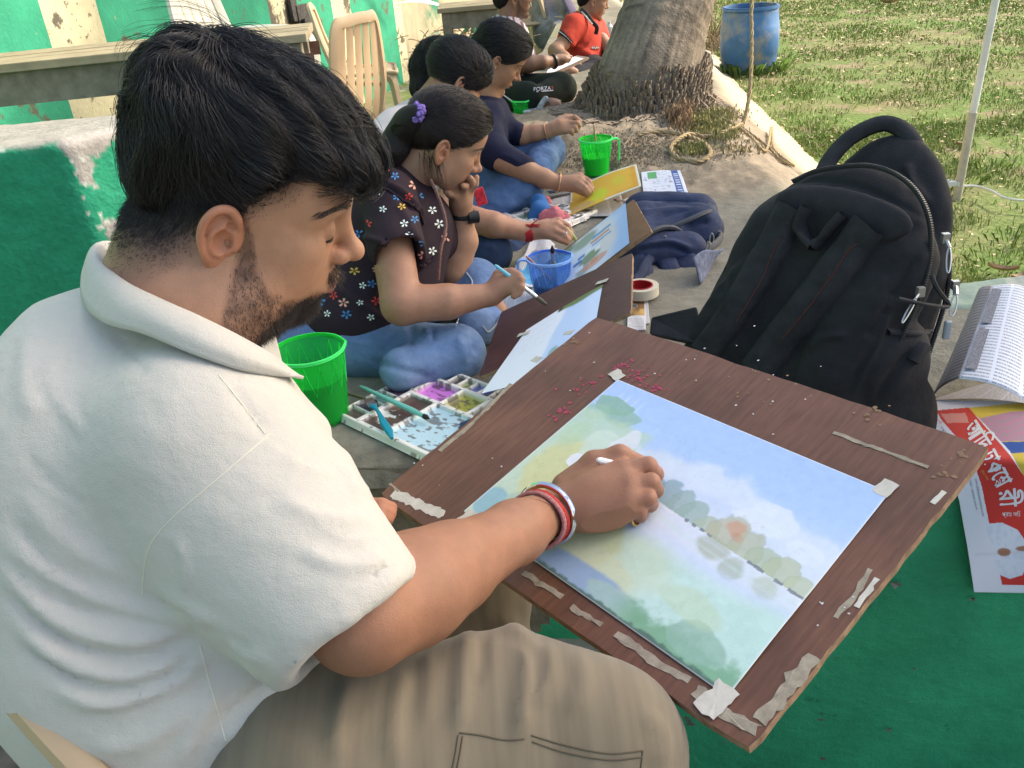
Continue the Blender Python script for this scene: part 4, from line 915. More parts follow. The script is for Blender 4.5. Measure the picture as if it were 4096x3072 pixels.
# left hand under the board edge
lw = P(352, 520, 1.13); fl_ = Field(np.array(P(350, 520, 1.12))-.12, np.array(P(390, 510, 1.12))+.1, .002)
fl_.cone(P(300, 560, 1.10), lw, .030, .027, 1, .01); fl_.ell(P(362, 516, 1.14), (.035, .035, .018), None, 1, .012)
for i, (a_, b_) in enumerate((((372, 505), (391, 508)), ((372, 512), (390, 514)), ((370, 519), (387, 520)))):
    fl_.tube([P(*a_, 1.145+i*-.008), P((a_[0]+b_[0])/2, (a_[1]+b_[1])/2-1, 1.14-i*.008), P(*b_, 1.15-i*.008)], [.0098, .0095, .0085], 1, .004)
lV, lQ = fl_.surf(1)
body_parts = [(V, Q), (eV, eQ), (e2V, e2Q), (aV, aQ), (hV, hQ), (lV, lQ)]
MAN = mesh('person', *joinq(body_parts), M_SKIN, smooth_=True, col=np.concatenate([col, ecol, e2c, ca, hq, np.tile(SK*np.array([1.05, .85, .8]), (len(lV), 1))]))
tag(MAN, 'bearded man in a cream polo shirt painting on the large brown board in front', 'person', 'people painting outdoors')
mb = MB(); lash_geo(TM, mb, -1, -.45); mb.build('eyelash', M_LASH, MAN, True)
strands('eyebrow', snap(brows(TM, -1, None, 230, thick=1.2), V, Q), .0002, M_BEARD, MAN)

def grow_on(V, Q, n, length, dirf, T, name, m, parent, rad=.00035, steps=8, lift=.002, wave=0., liftmax=.006, mask=None, rngs=1, tip=.3, flyaway=.04, clump=.0, cs=45):
    """combed hair: strands that follow a direction field over a surface"""
    rg = np.random.default_rng(rngs); N = vnormals(V, Q); c = V[Q].mean(1); a = np.linalg.norm(np.cross(V[Q[:, 2]]-V[Q[:, 0]], V[Q[:, 3]]-V[Q[:, 1]]), axis=1)
    if mask is not None: a = a*mask(T.loc(c))
    id_ = rg.choice(len(Q), n, p=a/a.sum()); w4 = rg.dirichlet((1, 1, 1, 1), n); p = (V[Q[id_]]*w4[..., None]).sum(1)
    tree = bvh(V, Q); L = np.interp(rg.random(n), [0, 1], [length*.5, length*1.3]); st = L/steps; fly = rg.random(n) < flyaway
    lf = lift+rg.random(n)*liftmax; lf[fly] += .004; pts = np.zeros((n, steps+1, 3)); ph = rg.random(n)*6.3; rn = rg.normal(0, 1, (n, 3))*.10; pl_ = T.loc(p)
    if clump:
        cv = np.stack([vnoise(pl_*cs+k*31.7) for k in range(3)], 1); rn = rn*.7+cv*clump; lf = lf*(1+1.3*np.clip(vnoise(pl_*cs*1.3+77), -.6, 1)); ph = ph*.25+6*vnoise(pl_*cs*.8+5)
    for k in range(steps+1):
        t = k/steps; nn = np.zeros((n, 3))
        for i in range(n):
            h = tree.find_nearest(Vector(p[i])); q_ = h[0]; nr = h[1]
            nn[i] = nr; p[i] = np.array(q_)
        pts[:, k] = p+nn*(lf*math.sin(min(1, t*1.4+.12)*math.pi*.62))[:, None]
        d = dirf(T.loc(p), t)@T.R.T; d = d+rn+wave*np.sin(ph+t*9)[:, None]*np.cross(nn, d); d = d-nn*(d*nn).sum(1)[:, None]; d /= np.linalg.norm(d, axis=1)[:, None]+1e-9
        p = p+d*st[:, None]
    return strands(name, pts, rad, m, parent, tip)

# --- hair of the painter
fh2 = Field(TM.t-.20, TM.t+.21, .0026); W_ = TM.w
def E2(c, r, op=1, k=.02): fh2.ell(W_(c), r, TM.R, op, k)
E2((-.006, 0, .064), (.0995, .0785, .087)); E2((-.040, 0, .106), (.068, .063, .047), k=.03)
E2((.025, 0, .100), (.068, .064, .040), k=.03); E2((.076, -.004, .088), (.034, .054, .024), k=.02); E2((.100, -.012, .078), (.019, .044, .019), k=.014)
E2((.076, -.045, .086), (.024, .020, .018), k=.012); E2((-.07, 0, .04), (.040, .062, .065), k=.02)
# cut away everything under the hairline
E2((.128, 0, -.010), (.060, .15, .082), -1, .006)
E2((.062, 0, -.012), (.067, .16, .096), -1, .008); E2((.005, 0, -.062), (.082, .16, .092), -1, .012)
E2((-.05, 0, -.108), (.10, .16, .080), -1, .014)
hV_, hQ_ = fh2.surf(1); NN = vnormals(hV_, hQ_); hl = TM.loc(hV_)
hV_ = hV_+NN*(.0038*fbm(hl*np.array([22, 40, 30]), 3)+.002*np.sin(hl[:, 1]*260+hl[:, 0]*90))[:, None]*smooth(.03, .08, hl[:, 2])[:, None]
HAIR = mesh('hair', hV_, hQ_, M_SKULL, smooth_=True); put(MAN, HAIR)
def man_flow(q, t):
    x, y, z = q.T; W0 = np.array([-.055, .005, .14]); r = q-W0; r /= np.linalg.norm(r, axis=1)[:, None]
    fw = smooth(-.05, .05, x); d = r*np.array([1.0, .9, .9])+fw[:, None]*np.array([.75, 0, -.1])+np.array([0, 0, -.45])*smooth(.13, .04, z)[:, None]
    fr = smooth(.075, .1, x)*smooth(.13, .08, z); d = d+fr[:, None]*np.array([-.1, -.25, -.5])
    return d
grow_on(hV_, hQ_, 19000, .058, man_flow, TM, 'hair_strands', M_HAIR, HAIR, rad=.00030, steps=10, lift=.0008, liftmax=.0045, wave=.22, clump=.75, cs=38, mask=lambda q: .25+smooth(.03, .09, q[:, 2])*(1+smooth(.03, .09, q[:, 0])), rngs=3)
# stray locks over the forehead and at the crown
def locks(T, parent, seeds, m, rad=.00035, n_each=26, spread=.004, seed=2):
    rg = np.random.default_rng(seed); out = []
    for pl in seeds:
        c = spline(pl, 5); c = c[np.linspace(0, len(c)-1, 11).astype(int)]
        for _ in range(n_each):
            o = rg.normal(0, spread, 3); t = np.linspace(.35, 1, 11)[:, None]; k = 1-rg.random()*.25
            out.append(T.w(c+o*t+rg.normal(0, .0004, (11, 3))))
    return strands('hair_locks', np.array(out), rad, m, parent)
locks(TM, HAIR, [[(.080, -.035, .098), (.102, -.050, .084), (.100, -.052, .066), (.090, -.050, .054)],
 [(.095, -.02, .108), (.120, -.035, .085), (.113, -.040, .062), (.104, -.034, .052)],
 [(.09, -.045, .10), (.098, -.060, .082), (.082, -.064, .066), (.066, -.060, .060)],
 [(.10, 0, .11), (.128, -.01, .09), (.122, -.02, .064), (.110, -.02, .050)],
 [(.085, -.04, .11), (.112, -.052, .10), (.118, -.055, .078), (.108, -.05, .066)]], M_HAIR, n_each=34, spread=.0042)
locks(TM, HAIR, [[(-.02, -.02, .142), (-.05, -.03, .166), (-.085, -.04, .164), (-.11, -.04, .150)],
 [(-.06, -.03, .140), (-.09, -.04, .150), (-.115, -.04, .135), (-.112, -.045, .115)],
 [(.0, -.02, .140), (.03, -.03, .152), (.06, -.035, .142), (.085, -.03, .120)],
 [(-.02, 0, .150), (-.045, .0, .170), (-.08, 0, .172), (-.112, 0, .158)]], M_HAIR, n_each=9, spread=.005, rad=.00022, seed=5)
# beard
def beard():
    rg = np.random.default_rng(9); N = vnormals(V, Q); sel = np.nonzero(bm > .05)[0]; pr = bm[sel]*(.30+1.4*smooth(.03, .085, q[sel, 0])*smooth(-.05, -.09, q[sel, 2])+.9*smooth(-.07, -.1, q[sel, 2]))*(q[sel, 1] < .03)
    pr = pr*np.where((q[sel, 2] > -.05) & (q[sel, 0] > .08), 3.0, 1); n = 17000; id_ = sel[rg.choice(len(sel), n, p=pr/pr.sum())]; p0 = V[id_]+rg.normal(0, .0012, (n, 3)); ql = q[id_]
    ch = smooth(.03, .08, ql[:, 0])*smooth(-.055, -.095, ql[:, 2]); L = (.0040+.0075*ch)*(.6+.8*rg.random(n)); mu = (ql[:, 2] > -.05) & (ql[:, 0] > .08); L[mu] = .009*(.6+.6*rg.random(mu.sum()))
    dl = np.stack([.22+0*L, np.sign(ql[:, 1])*.1, -1+0*L], 1); dl[mu] = [.35, -.25, -.8]; dw = (dl+rg.normal(0, .28, (n, 3)))@TM.R.T+N[id_]*.45; dw /= np.linalg.norm(dw, axis=1)[:, None]
    cv = rg.normal(0, .35, (n, 3))-N[id_]*.25
    pts = np.stack([p0+(dw*t+cv*t*t*.5)*L[:, None] for t in np.linspace(0, 1, 5)], 1)
    return strands('beard', pts, .00021, M_BEARD, MAN)
beard()
def fuzz():
    """the clipped sides and the nape"""
    rg = np.random.default_rng(4); N = vnormals(V, Q); wgt = fade*(1-smooth(.05, .08, q[:, 2]))*(q[:, 1] < .05); n = 17000; id_ = rg.choice(len(V), n, p=wgt/wgt.sum()); p0 = V[id_]+rg.normal(0, .001, (n, 3))
    L = .0015+.009*fade[id_]**2*rg.random(n); dw = (np.array([-.15, 0, -1.0])+rg.normal(0, .25, (n, 3)))@TM.R.T+N[id_]*.5; dw /= np.linalg.norm(dw, axis=1)[:, None]
    strands('hair_stubble', np.stack([p0+dw*(L*t)[:, None] for t in (0, .5, 1)], 1), .0002, M_HAIR, HAIR)
fuzz()

if os.environ.get('LAND'):
    for pp in (P(-90,480,.9),P(165,470,.93),P(190,780,.95),P(354,628,.762),P(215,450,.8),P(100,260,.9)): open('/tmp/land.txt','a').write(str(pp)+'\n')
# --- shirt
M_POLO = mat('cream_knit', (.57, .53, .455), .9, .15, sheen=.25, noise=(3.5, .95, 1.03), bump=[(900, .0007), (60, .0016), (22, .0025)])
M_POLOS = mat('cream_seam', (.72, .68, .54), .9, .15)
fs = Field(np.array([-.80, .44, .45]), np.array([.08, 1.22, 1.30]), .0062)
fs.ell(P(168, 478, .93), (.145, .185, .170), None, 1, .05)
fs.ell(P(105, 440, .93), (.115, .17, .150), None, 1, .06)
fs.ell(P(118, 588, .93), (.138, .17, .175), None, 1, .06)
fs.ell(P(200, 640, .93), (.168, .175, .165), None, 1, .06)
fs.ell(P(205, 780, .95), (.152, .18, .14), None, 1, .06)
fs.cone(P(160, 352, .90), P(150, 410, .92), .066, .12, 1, .05)
fs.cone(P(225, 385, .89), P(235, 440, .90), .045, .095, 1, .05)
fs.cone(P(195, 432, .80), P(160, 425, .92), .078, .105, 1, .05)
fs.cone(P(215, 450, .80), P(340, 602, .765), .092, .073, 1, .035)
fs.cone(P(225, 520, .80), P(315, 612, .775), .080, .070, 1, .03)
for a_, b_ in (((115, 300, .9), (250, 420, .9)),):
    pass
# open the collar and the sleeve
fs.cone(P(140, 325, .90), P(110, 360, .91), .05, .08, 1, .03)
fs.cone(P(205, 215, .89), P(178, 318, .885), .056, .061, -1, .006)
fs.cone(P(240, 270, .89), P(222, 335, .875), .042, .045, -1, .008)
sd_ = P(352, 627, .763)-P(215, 440, .80); sd_ /= np.linalg.norm(sd_)
cuff_c = P(354, 628, .762)
cut = Field.plane
x_, y_, z_ = np.meshgrid(*[(fs.lo[i]+fs.vx*np.arange(fs.n[i])).astype(np.float32) for i in range(3)], indexing='ij', sparse=True)
cd = (x_-cuff_c[0])*sd_[0]+(y_-cuff_c[1])*sd_[1]+(z_-cuff_c[2])*sd_[2]
rr_ = np.sqrt((x_-cuff_c[0])**2+(y_-cuff_c[1])**2+(z_-cuff_c[2])**2)
fs.F = np.where((rr_ < .16) & (rr_**2-cd**2 < .090**2), np.maximum(fs.F, cd), fs.F)
del x_, y_, z_, cd, rr_
fs.cone(P(320, 585, .775), P(375, 655, .757), .046, .058, -1, .004)
sV, sQ = fs.surf(2)
def z7(*p): return [(a*1.249/4, (1000+b*1.249)/4) for a, b in p]
FOLD = [(z7((0, 930), (240, 1080), (470, 1160), (650, 1180)), 7, .006), (z7((0, 1010), (200, 1190), (420, 1250), (640, 1195)), 9, .008),
 (z7((30, 1180), (250, 1330), (450, 1360), (640, 1250)), 9, .008), (z7((150, 1390), (350, 1450), (560, 1380), (670, 1250)), 10, .008),
 (z7((60, 770), (230, 950), (450, 1060)), 9, .004), (z7((880, 790), (1050, 860), (1220, 850)), 8, .0035), (z7((940, 950), (1120, 1015), (1270, 970)), 8, .004),
 (z7((1040, 1230), (1200, 1140), (1290, 990)), 8, .004), (z7((690, 1590), (850, 1470), (1000, 1330)), 8, .008), (z7((720, 1650), (900, 1560), (1080, 1350)), 9, .009),
 (z7((280, 1600), (480, 1560), (660, 1420)), 11, .006), (z7((480, 1060), (620, 1150), (760, 1260), (880, 1330)), 7, .006), (z7((640, 1180), (740, 1240), (830, 1290)), 5, -.006),
 (z7((100, 240), (85, 420), (120, 560)), 10, .004), (z7((250, 150), (420, 250), (600, 300)), 8, .003), (z7((720, 420), (800, 520), (850, 590)), 4, -.003),
 (z7((0, 1090), (220, 1260), (440, 1300), (640, 1225)), 5, -.007), (z7((90, 1290), (300, 1400), (520, 1370), (650, 1260)), 5, -.007), (z7((760, 1590), (920, 1480), (1040, 1340)), 5, -.008),
 (z7((1080, 600), (1130, 740), (1180, 800)), 8, .005), (z7((30, 850), (160, 1010), (360, 1110)), 5, -.004), (z7((560, 1659), (640, 1520), (700, 1400)), 9, .006),
 (z7((10, 980), (120, 1090), (260, 1150), (400, 1180)), 2.5, -.004), (z7((40, 1240), (220, 1360), (380, 1390)), 2.5, -.004), (z7((480, 1110), (560, 1140), (650, 1165)), 2.2, -.004), (z7((700, 1240), (760, 1290), (800, 1330)), 2.2, -.004), (z7((880, 640), (980, 700), (1080, 720)), 3, .0025), (z7((1010, 880), (1120, 930), (1230, 920)), 2.5, .0025), (z7((1120, 1060), (1210, 1030), (1270, 960)), 2.5, -.003),
 (z7((330, 230), (430, 340), (480, 420)), 3, -.0022), (z7((130, 330), (180, 470), (280, 600)), 4, .003), (z7((60, 620), (160, 740), (300, 830)), 3, -.0025), (z7((700, 1500), (800, 1430), (880, 1370)), 2.5, -.005), (z7((820, 1600), (950, 1500), (1050, 1400)), 2.5, -.005), (z7((260, 1480), (420, 1470), (560, 1400)), 3, -.004), (z7((560, 900), (600, 1010), (590, 1120)), 4, .003)]
sV = folds(sV, sQ, FOLD); sN = vnormals(sV, sQ); sV = sV+sN*(.0022*fbm(sV*7, 3)+.0010*fbm(sV*np.array([24, 24, 40]), 3))[:, None]
dd_c = np.abs((sV-cuff_c)@sd_) < .014; ok_ = dd_c & (np.linalg.norm(sV-cuff_c, axis=1) < .13)
for _ in range(3): sR = relaxed(sV, sQ); sV[ok_] = sR[ok_]
SHIRT = mesh('shirt', sV, sQ, M_POLO, smooth_=True); put(MAN, SHIRT); st_ = bvh(sV, sQ)
mb = MB()
for ln in (z7((865, 588), (700, 730), (560, 850), (490, 930), (465, 1000), (455, 1100)), z7((700, 400), (780, 500), (850, 590)), z7((640, 1265), (680, 1420), (722, 1570))):
    pl = drape_line(st_, ln, .0002)
    if len(pl) > 3: mb.tube(pl, .00055, 5)
mb.build('seam', M_POLOS, SHIRT, True)
def loft(rows, name, m, parent, thick=.0025, smooth_=True, n=6):
    """surface through rows of world points"""
    R = [spline(r, n) for r in rows]; R = np.stack(R, 0); R = np.stack([spline(R[:, j], 4) for j in range(R.shape[1])], 1)
    a, b, _ = R.shape; idx = np.arange(a*b).reshape(a, b); F = np.stack([idx[:-1, :-1].ravel(), idx[1:, :-1].ravel(), idx[1:, 1:].ravel(), idx[:-1, 1:].ravel()], 1)
    o = mesh(name, R.reshape(-1, 3), F, m, smooth_=smooth_); s = o.modifiers.new('thick', 'SOLIDIFY'); s.thickness = thick; s.offset = 0
    if parent is not None: put(parent, o)
    return o
def vp(*p, s=1024/2212): return [P(a*s, b*s, d) for a, b, d in p]
top = vp((300, 535, .99), (232, 528, .95), (214, 558, .875), (264, 606, .81), (342, 646, .775), (432, 686, .758), (522, 731, .762), (592, 772, .785), (634, 806, .81))
mid = vp((300, 545, 1.0), (212, 528, .96), (192, 572, .865), (238, 630, .79), (326, 680, .752), (422, 725, .738), (520, 766, .745), (597, 793, .77), (646, 812, .80))
bot = vp((300, 565, 1.0), (196, 560, .965), (178, 640, .85), (222, 695, .785), (312, 722, .752), (418, 765, .738), (522, 800, .748), (602, 812, .775), (656, 816, .795))
inn = vp((305, 560, .98), (250, 575, .94), (240, 600, .90), (285, 640, .86), (350, 670, .82), (440, 708, .80), (525, 750, .80), (590, 785, .82), (625, 812, .84))
loft([inn, top, mid, bot], 'collar', M_POLO, SHIRT, .003)
loft([vp((528, 703, .87), (560, 708, .88), (592, 720, .89)), vp((530, 730, .86), (565, 738, .87), (600, 750, .88)), vp((545, 770, .85), (575, 785, .86), (612, 800, .87))], 'collar', M_POLO, SHIRT, .003)
# cuff band
# ================================================================== things on and around the platform
def inpoly(x, y, poly):
    r = np.zeros(x.shape, bool); n = len(poly)
    for i in range(n):
        (x1, y1), (x2, y2) = poly[i], poly[(i+1) % n]
        c = ((y1 > y) != (y2 > y)) & (x < (x2-x1)*(y-y1)/((y2-y1)+1e-12)+x1); r ^= c
    return r
def mixc(c, m, col): m = np.clip(m, 0, 1)[..., None]; return c*(1-m)+np.array(col)*m
def washm(x, y, cx, cy, rx, ry, rag=.25, soft=.12, seed=0., sc=5):
    d = np.hypot((x-cx)/rx, (y-cy)/ry)+rag*fbm(np.stack([x*sc+seed, y*sc, x*0+seed], -1), 4); return smooth(1+soft, 1-soft, d)
M_PAPER = mat('painted_paper', (1, 1, 1), .75, .3, col=True, bump=[(900, .0002)])
M_TAPE = mat('masking_tape', (.60, .55, .46), .6, .3, noise=(60, .85, 1.08)); M_TAPED = mat('torn_tape', (.36, .30, .22), .8, .2, noise=(70, .65, 1.2))
def wood(name, c1, c2, sc=1.):
    m = mat(name, c1, .48, .4); N = NT(m); co = N.n('ShaderNodeTexCoord'); mp = N.n('ShaderNodeMapping'); mp.inputs['Scale'].default_value = (3*sc, 34*sc, 3*sc); N.l(co.outputs['UV'], mp.inputs[0])
    nz = N.n('ShaderNodeTexNoise', _Scale=2.2, _Detail=9, _Roughness=.65); N.l(mp.outputs[0], nz.inputs['Vector']); cr = N.n('ShaderNodeMapRange', _From_Min=.35, _From_Max=.68); N.l(nz.outputs['Fac'], cr.inputs[0])
    mx = N.n('ShaderNodeMix', data_type='RGBA'); N.l(cr.outputs[0], mx.inputs[0]); mx.inputs[6].default_value = L3(*c1); mx.inputs[7].default_value = L3(*c2)
    n2 = N.n('ShaderNodeTexNoise', _Scale=3.5*sc, _Detail=8); N.l(co.outputs['UV'], n2.inputs['Vector']); r2 = N.n('ShaderNodeMapRange', _From_Min=.35, _From_Max=.7, _To_Min=.72, _To_Max=1.2); N.l(n2.outputs['Fac'], r2.inputs[0])
    m2 = N.n('ShaderNodeMix', data_type='RGBA', blend_type='MULTIPLY'); m2.inputs[0].default_value = 1; N.l(mx.outputs[2], m2.inputs[6]); N.l(r2.outputs[0], m2.inputs[7]); N.l(m2.outputs[2], N.b.inputs['Base Color'])
    bp = N.n('ShaderNodeBump', _Distance=.0006); N.l(nz.outputs['Fac'], bp.inputs['Height']); N.l(bp.outputs[0], N.b.inputs['Normal']); return m
def slab(name, C, R, w_, h_, t_, m, edge_m, parent=None, wob=.0):
    """board with slightly worn edges; top face at C, thickness below"""
    n = 26; xs = np.linspace(-1, 1, n); pr = []
    for i in range(n): pr.append((xs[i], -1))
    for i in range(1, n): pr.append((1, xs[i]))
    for i in range(n-2, -1, -1): pr.append((xs[i], 1))
    for i in range(n-2, 0, -1): pr.append((-1, xs[i]))
    pr = np.array(pr); rg = np.random.default_rng(3); j = wob*np.abs(rg.normal(0, 1, (len(pr), 1)))*pr; cr_ = (np.abs(pr).min(1) > .97)[:, None]*pr*.002
    P2 = pr*np.array([w_/2, h_/2])-j-cr_; k = len(pr); V_ = [C+R@np.array([a, b, 0]) for a, b in P2]+[C+R@np.array([a, b, -t_]) for a, b in P2]
    F = [tuple(range(k)), tuple(range(2*k-1, k-1, -1))]+[(i, i+k, (i+1) % k+k, (i+1) % k) for i in range(k)]
    if R[:, 2].dot(np.cross(R[:, 0], R[:, 1])) < 0: F = [f[::-1] for f in F]
    o = mesh(name, V_, F, [m, edge_m], matidx=[0, 1]+[1]*k); uv = o.data.uv_layers.new(name='UVMap')
    for p in o.data.polygons:
        for li in p.loop_indices:
            a, b = P2[o.data.loops[li].vertex_index % k]; uv.data[li].uv = (a/w_+.5, b/w_+.5)
    if parent is not None: put(parent, o)
    return o
def sheet(name, fn, w_, h_, nu, nv, paint=None, m=None, parent=None, lift=0, uv=True):
    """paper: fn(x, y) -> world points for x, y in 0..1; paint(x, y) -> colours"""
    x, y = np.meshgrid(np.linspace(0, 1, nu), np.linspace(0, 1, nv), indexing='ij'); V_ = fn(x, y); idx = np.arange(nu*nv).reshape(nu, nv)
    F = np.stack([idx[:-1, :-1].ravel(), idx[1:, :-1].ravel(), idx[1:, 1:].ravel(), idx[:-1, 1:].ravel()], 1); c_ = None
    if paint is not None: c_ = np.clip(paint(x, y), 0, 1).reshape(-1, 3)
    o = mesh(name, V_.reshape(-1, 3), F, m or M_PAPER, smooth_=True, col=c_)
    if uv:
        l = o.data.uv_layers.new(name='UVMap'); li = np.zeros(len(o.data.loops), np.int32); o.data.loops.foreach_get('vertex_index', li); l.data.foreach_set('uv', np.stack([x.ravel()[li], y.ravel()[li]], 1).astype(np.float32).ravel())
    if parent is not None: put(parent, o)
    return o
def plane_fn(C, R, w_, h_, z=0., curl=0.):
    def fn(x, y):
        a = (x-.5)*w_; b = (y-.5)*h_; e = np.abs(x-.5)*2; g = np.abs(y-.5)*2
        return C+a[..., None]*R[:, 0]+b[..., None]*R[:, 1]+(z+curl*(e*g)**4)[..., None]*R[:, 2]
    return fn
def bilin(A, B, C_, D_): # corners x0y0, x1y0, x1y1, x0y1
    A, B, C_, D_ = map(np.array, (A, B, C_, D_))
    return lambda x, y: ((1-x)*(1-y))[..., None]*A+(x*(1-y))[..., None]*B+(x*y)[..., None]*C_+((1-x)*y)[..., None]*D_
def torn(name, pts, R, C, z, m, parent, seed=0, jag=.004):
    """tape strip: outline in board coordinates (metres), ragged"""
    rg = np.random.default_rng(seed); out = []
    n = len(pts)
    for i in range(n):
        a, b = np.array(pts[i]), np.array(pts[(i+1) % n]); L_ = np.linalg.norm(b-a); k = max(1, int(L_/.006))
        for j in range(k): out.append(a+(b-a)*j/k+rg.normal(0, jag, 2)*(j > 0))
    V_ = [C+R@np.array([a, b, z+abs(rg.normal(0, .0003))]) for a, b in out]; c_ = np.mean(V_, 0); V2 = [C+R@np.array([a, b, z-.0004]) for a, b in out]; k = len(V_)
    F = [(i, (i+1) % k, 2*k) for i in range(k)]+[(i, i+k, (i+1) % k+k, (i+1) % k) for i in range(k)]
    o = mesh(name, V_+V2+[c_], F, m)
    if parent is not None: put(parent, o)
    return o
# ---- big board and the watercolour on it
M_BW = wood('board_wood', (.185, .082, .045), (.120, .050, .030)); M_BE = mat('board_edge', (.30, .19, .11), .85, noise=(80, .6, 1.3))
BOARD = slab('drawing_board', BC, BR, BW, BH, .011, M_BW, M_BE, wob=.0008)
tag(BOARD, 'large brown drawing board on the lap of the man in cream, watercolour taped to it', 'drawing board')
def ob(u, v): q = onb(u, v)-BC; return q@BE1, q@BE2
def vb(x, y): return ob(x*1024/2212, y*1024/2212)
pc_ = [vb(*p) for p in ((1335, 822), (1922, 1066), (1572, 1508), (1003, 1106))]     # top, right, bottom, left
PW = BilP = None
A_, B_, C3, D3 = [BC+BE1*a+BE2*b for a, b in (pc_[3], pc_[0], pc_[1], pc_[2])]      # x: left->top edge (along BE1), y: towards BE2
pf = bilin(A_, B_, C3, D3)
def pfn(x, y): return pf(x, y)+(.0012+.006*np.exp(-((1-x)**2+(y-1.0)**2)/.02)*0+.0035*np.clip(y-.9, 0, 1)*4*(x < .5)*np.sin(x*6.28))[..., None]*BN
# picture seen from the far side: sky along x=1, foreground along x=0, y runs left to right
def watercolour(x, y):
    P3 = np.stack([x*4, y*5, x*0], -1); n1 = fbm(P3, 5); n2 = fbm(P3*3.3+5, 5); n3 = fbm(P3*11+2, 4); c_ = np.ones(x.shape+(3,))*np.array([.66, .70, .75])
    W = lambda cy, cx, ry, rx, col, a=.8, rag=.35, soft=.05, seed=0., sc=16: mixc(c_, washm(y, x, cy, cx, ry, rx, rag, soft, seed, sc)*a, col)
    # sky, graded, with a ragged cloud left white
    c_ = mixc(c_, smooth(.46, .80, x+.05*n1), (.40, .55, .80)); c_ = mixc(c_, smooth(.75, 1.0, x+.08*n1+.04*n2)*.6, (.36, .50, .80))
    cl = x-(.745-.06*y+.035*np.sin(y*11+1)+.05*n2+.03*n1); c_ = mixc(c_, smooth(.055, .0, cl)*smooth(-.14, -.07, cl)*smooth(.14, .26, y+.04*n2)*.85, (.66, .71, .79)); c_ = mixc(c_, washm(y, x, .80, .66, .09, .075, .5, .1, 3, 13)*.9, (.70, .74, .80)); c_ = mixc(c_, washm(y, x, .93, .60, .05, .05, .5, .1, 5, 13)*.8, (.70, .74, .80))
    for cy, a_ in ((.07, .5), (.105, .6), (.14, .4), (.17, .3)): c_ = mixc(c_, np.exp(-((y-cy-.01*n1)/.005)**2)*smooth(.74, .80, x)*smooth(.97, .90, x)*a_, (.70, .74, .80))
    # far bank: tree masses with hard dried edges, their foot a straight shore line
    shore = .535-.14*(y-.3)+.004*n2
    for cy, r, h, col in ((.31, .045, .06, (.36, .47, .38)), (.375, .05, .085, (.27, .40, .40)), (.43, .045, .075, (.22, .36, .38)), (.49, .05, .10, (.22, .35, .37)), (.545, .045, .085, (.26, .38, .34)), (.60, .05, .075, (.28, .40, .33)), (.66, .045, .06, (.38, .45, .30)), (.72, .06, .115, (.44, .42, .26)), (.79, .05, .10, (.42, .43, .27)), (.85, .05, .08, (.38, .44, .28)), (.91, .05, .085, (.42, .46, .28)), (.97, .04, .06, (.44, .48, .30))):
        cx = .535-.14*(cy-.3); h = h*1.3; m = washm(y, x, cy, cx, r, h, .30, .08, cy*9, 24)*(x > shore); c_ = mixc(c_, m*.80, col); e = washm(y, x, cy, cx, r, h, .30, .02, cy*9, 24); c_ = mixc(c_, e*(1-washm(y, x, cy, cx, r*.93, h*.95, .30, .02, cy*9, 24))*(x > shore)*.18, (.16, .26, .30))
    c_ = W(.735, .565, .030, .035, (.56, .27, .14), .75, .5, .25, 3, 22); c_ = W(.755, .53, .02, .02, (.50, .20, .10), .5, .5, .3, 9, 30)
    dash = (np.abs(x-shore) < .006+.004*n3)*(vnoise(np.stack([y*70, y*0, y*0], -1)) > .05)*(y > .55); c_ = mixc(c_, dash*.85, (.12, .13, .16)); dash2 = (np.abs(x-shore+.010) < .003)*(vnoise(np.stack([y*50+9, y*0, y*0], -1)) > .1)*(y > .5); c_ = mixc(c_, dash2*.9, (.74, .77, .80))
    c_ = W(.72, .44, .045, .055, (.34, .36, .20), .65, .5, .25, 7, 18); c_ = W(.80, .40, .03, .05, (.30, .34, .18), .6, .5, .25, 2, 18); c_ = W(.90, .40, .04, .045, (.38, .42, .22), .55, .5, .25, 8, 18); c_ = W(.34, .46, .035, .06, (.46, .52, .38), .6, .4, .2, 8, 18)
    # dark green trees at the top left corner
    c_ = W(.085, .845, .085, .060, (.20, .38, .26), .85, .35, .05, 2, 18); c_ = W(.14, .80, .075, .055, (.24, .42, .30), .8, .35, .05, 5, 18); c_ = W(.05, .78, .05, .05, (.28, .46, .33), .7, .35, .1, 5, 18)
    # river: wet horizontal strokes
    st = fbm(np.stack([(x+.14*y)*46, y*2.5, x*0], -1), 4); riv = smooth(.27, .33, x)*smooth(0, -.02, x-shore)*smooth(.25, .33, y); c_ = mixc(c_, riv*smooth(.0, .3, st)*.35, (.58, .66, .80)); c_ = mixc(c_, riv*smooth(.05, .35, -st)*.35, (.56, .70, .66)); c_ = mixc(c_, smooth(.40, .34, x+.02*n1)*smooth(.28, .34, x+.02*n1)*smooth(.3, .5, y)*.4, (.52, .62, .80))
    # near shallows and banks
    c_ = mixc(c_, smooth(.36, .26, x+.06*n1)*smooth(.42, .50, y+.05*n2)*.85, (.46, .68, .56)); c_ = mixc(c_, smooth(.04, .12, n2)*smooth(.36, .28, x)*smooth(.45, .55, y)*.4, (.58, .76, .68))
    c_ = mixc(c_, smooth(.30, .24, y+.07*n1+.05*n2)*smooth(.80, .76, x+.03*n2)*.8, (.46, .60, .40)); c_ = W(.11, .42, .10, .22, (.60, .58, .24), .8, .4, .15, 3, 8); c_ = W(.06, .62, .05, .10, (.42, .58, .36), .6, .4, .2, 6, 10); c_ = W(.17, .62, .06, .09, (.60, .70, .58), .7, .4, .15, 4, 12); c_ = W(.045, .10, .06, .09, (.22, .42, .50), .9, .35, .10, 9, 12); c_ = W(.13, .18, .05, .07, (.34, .50, .40), .7, .4, .12, 2, 12)
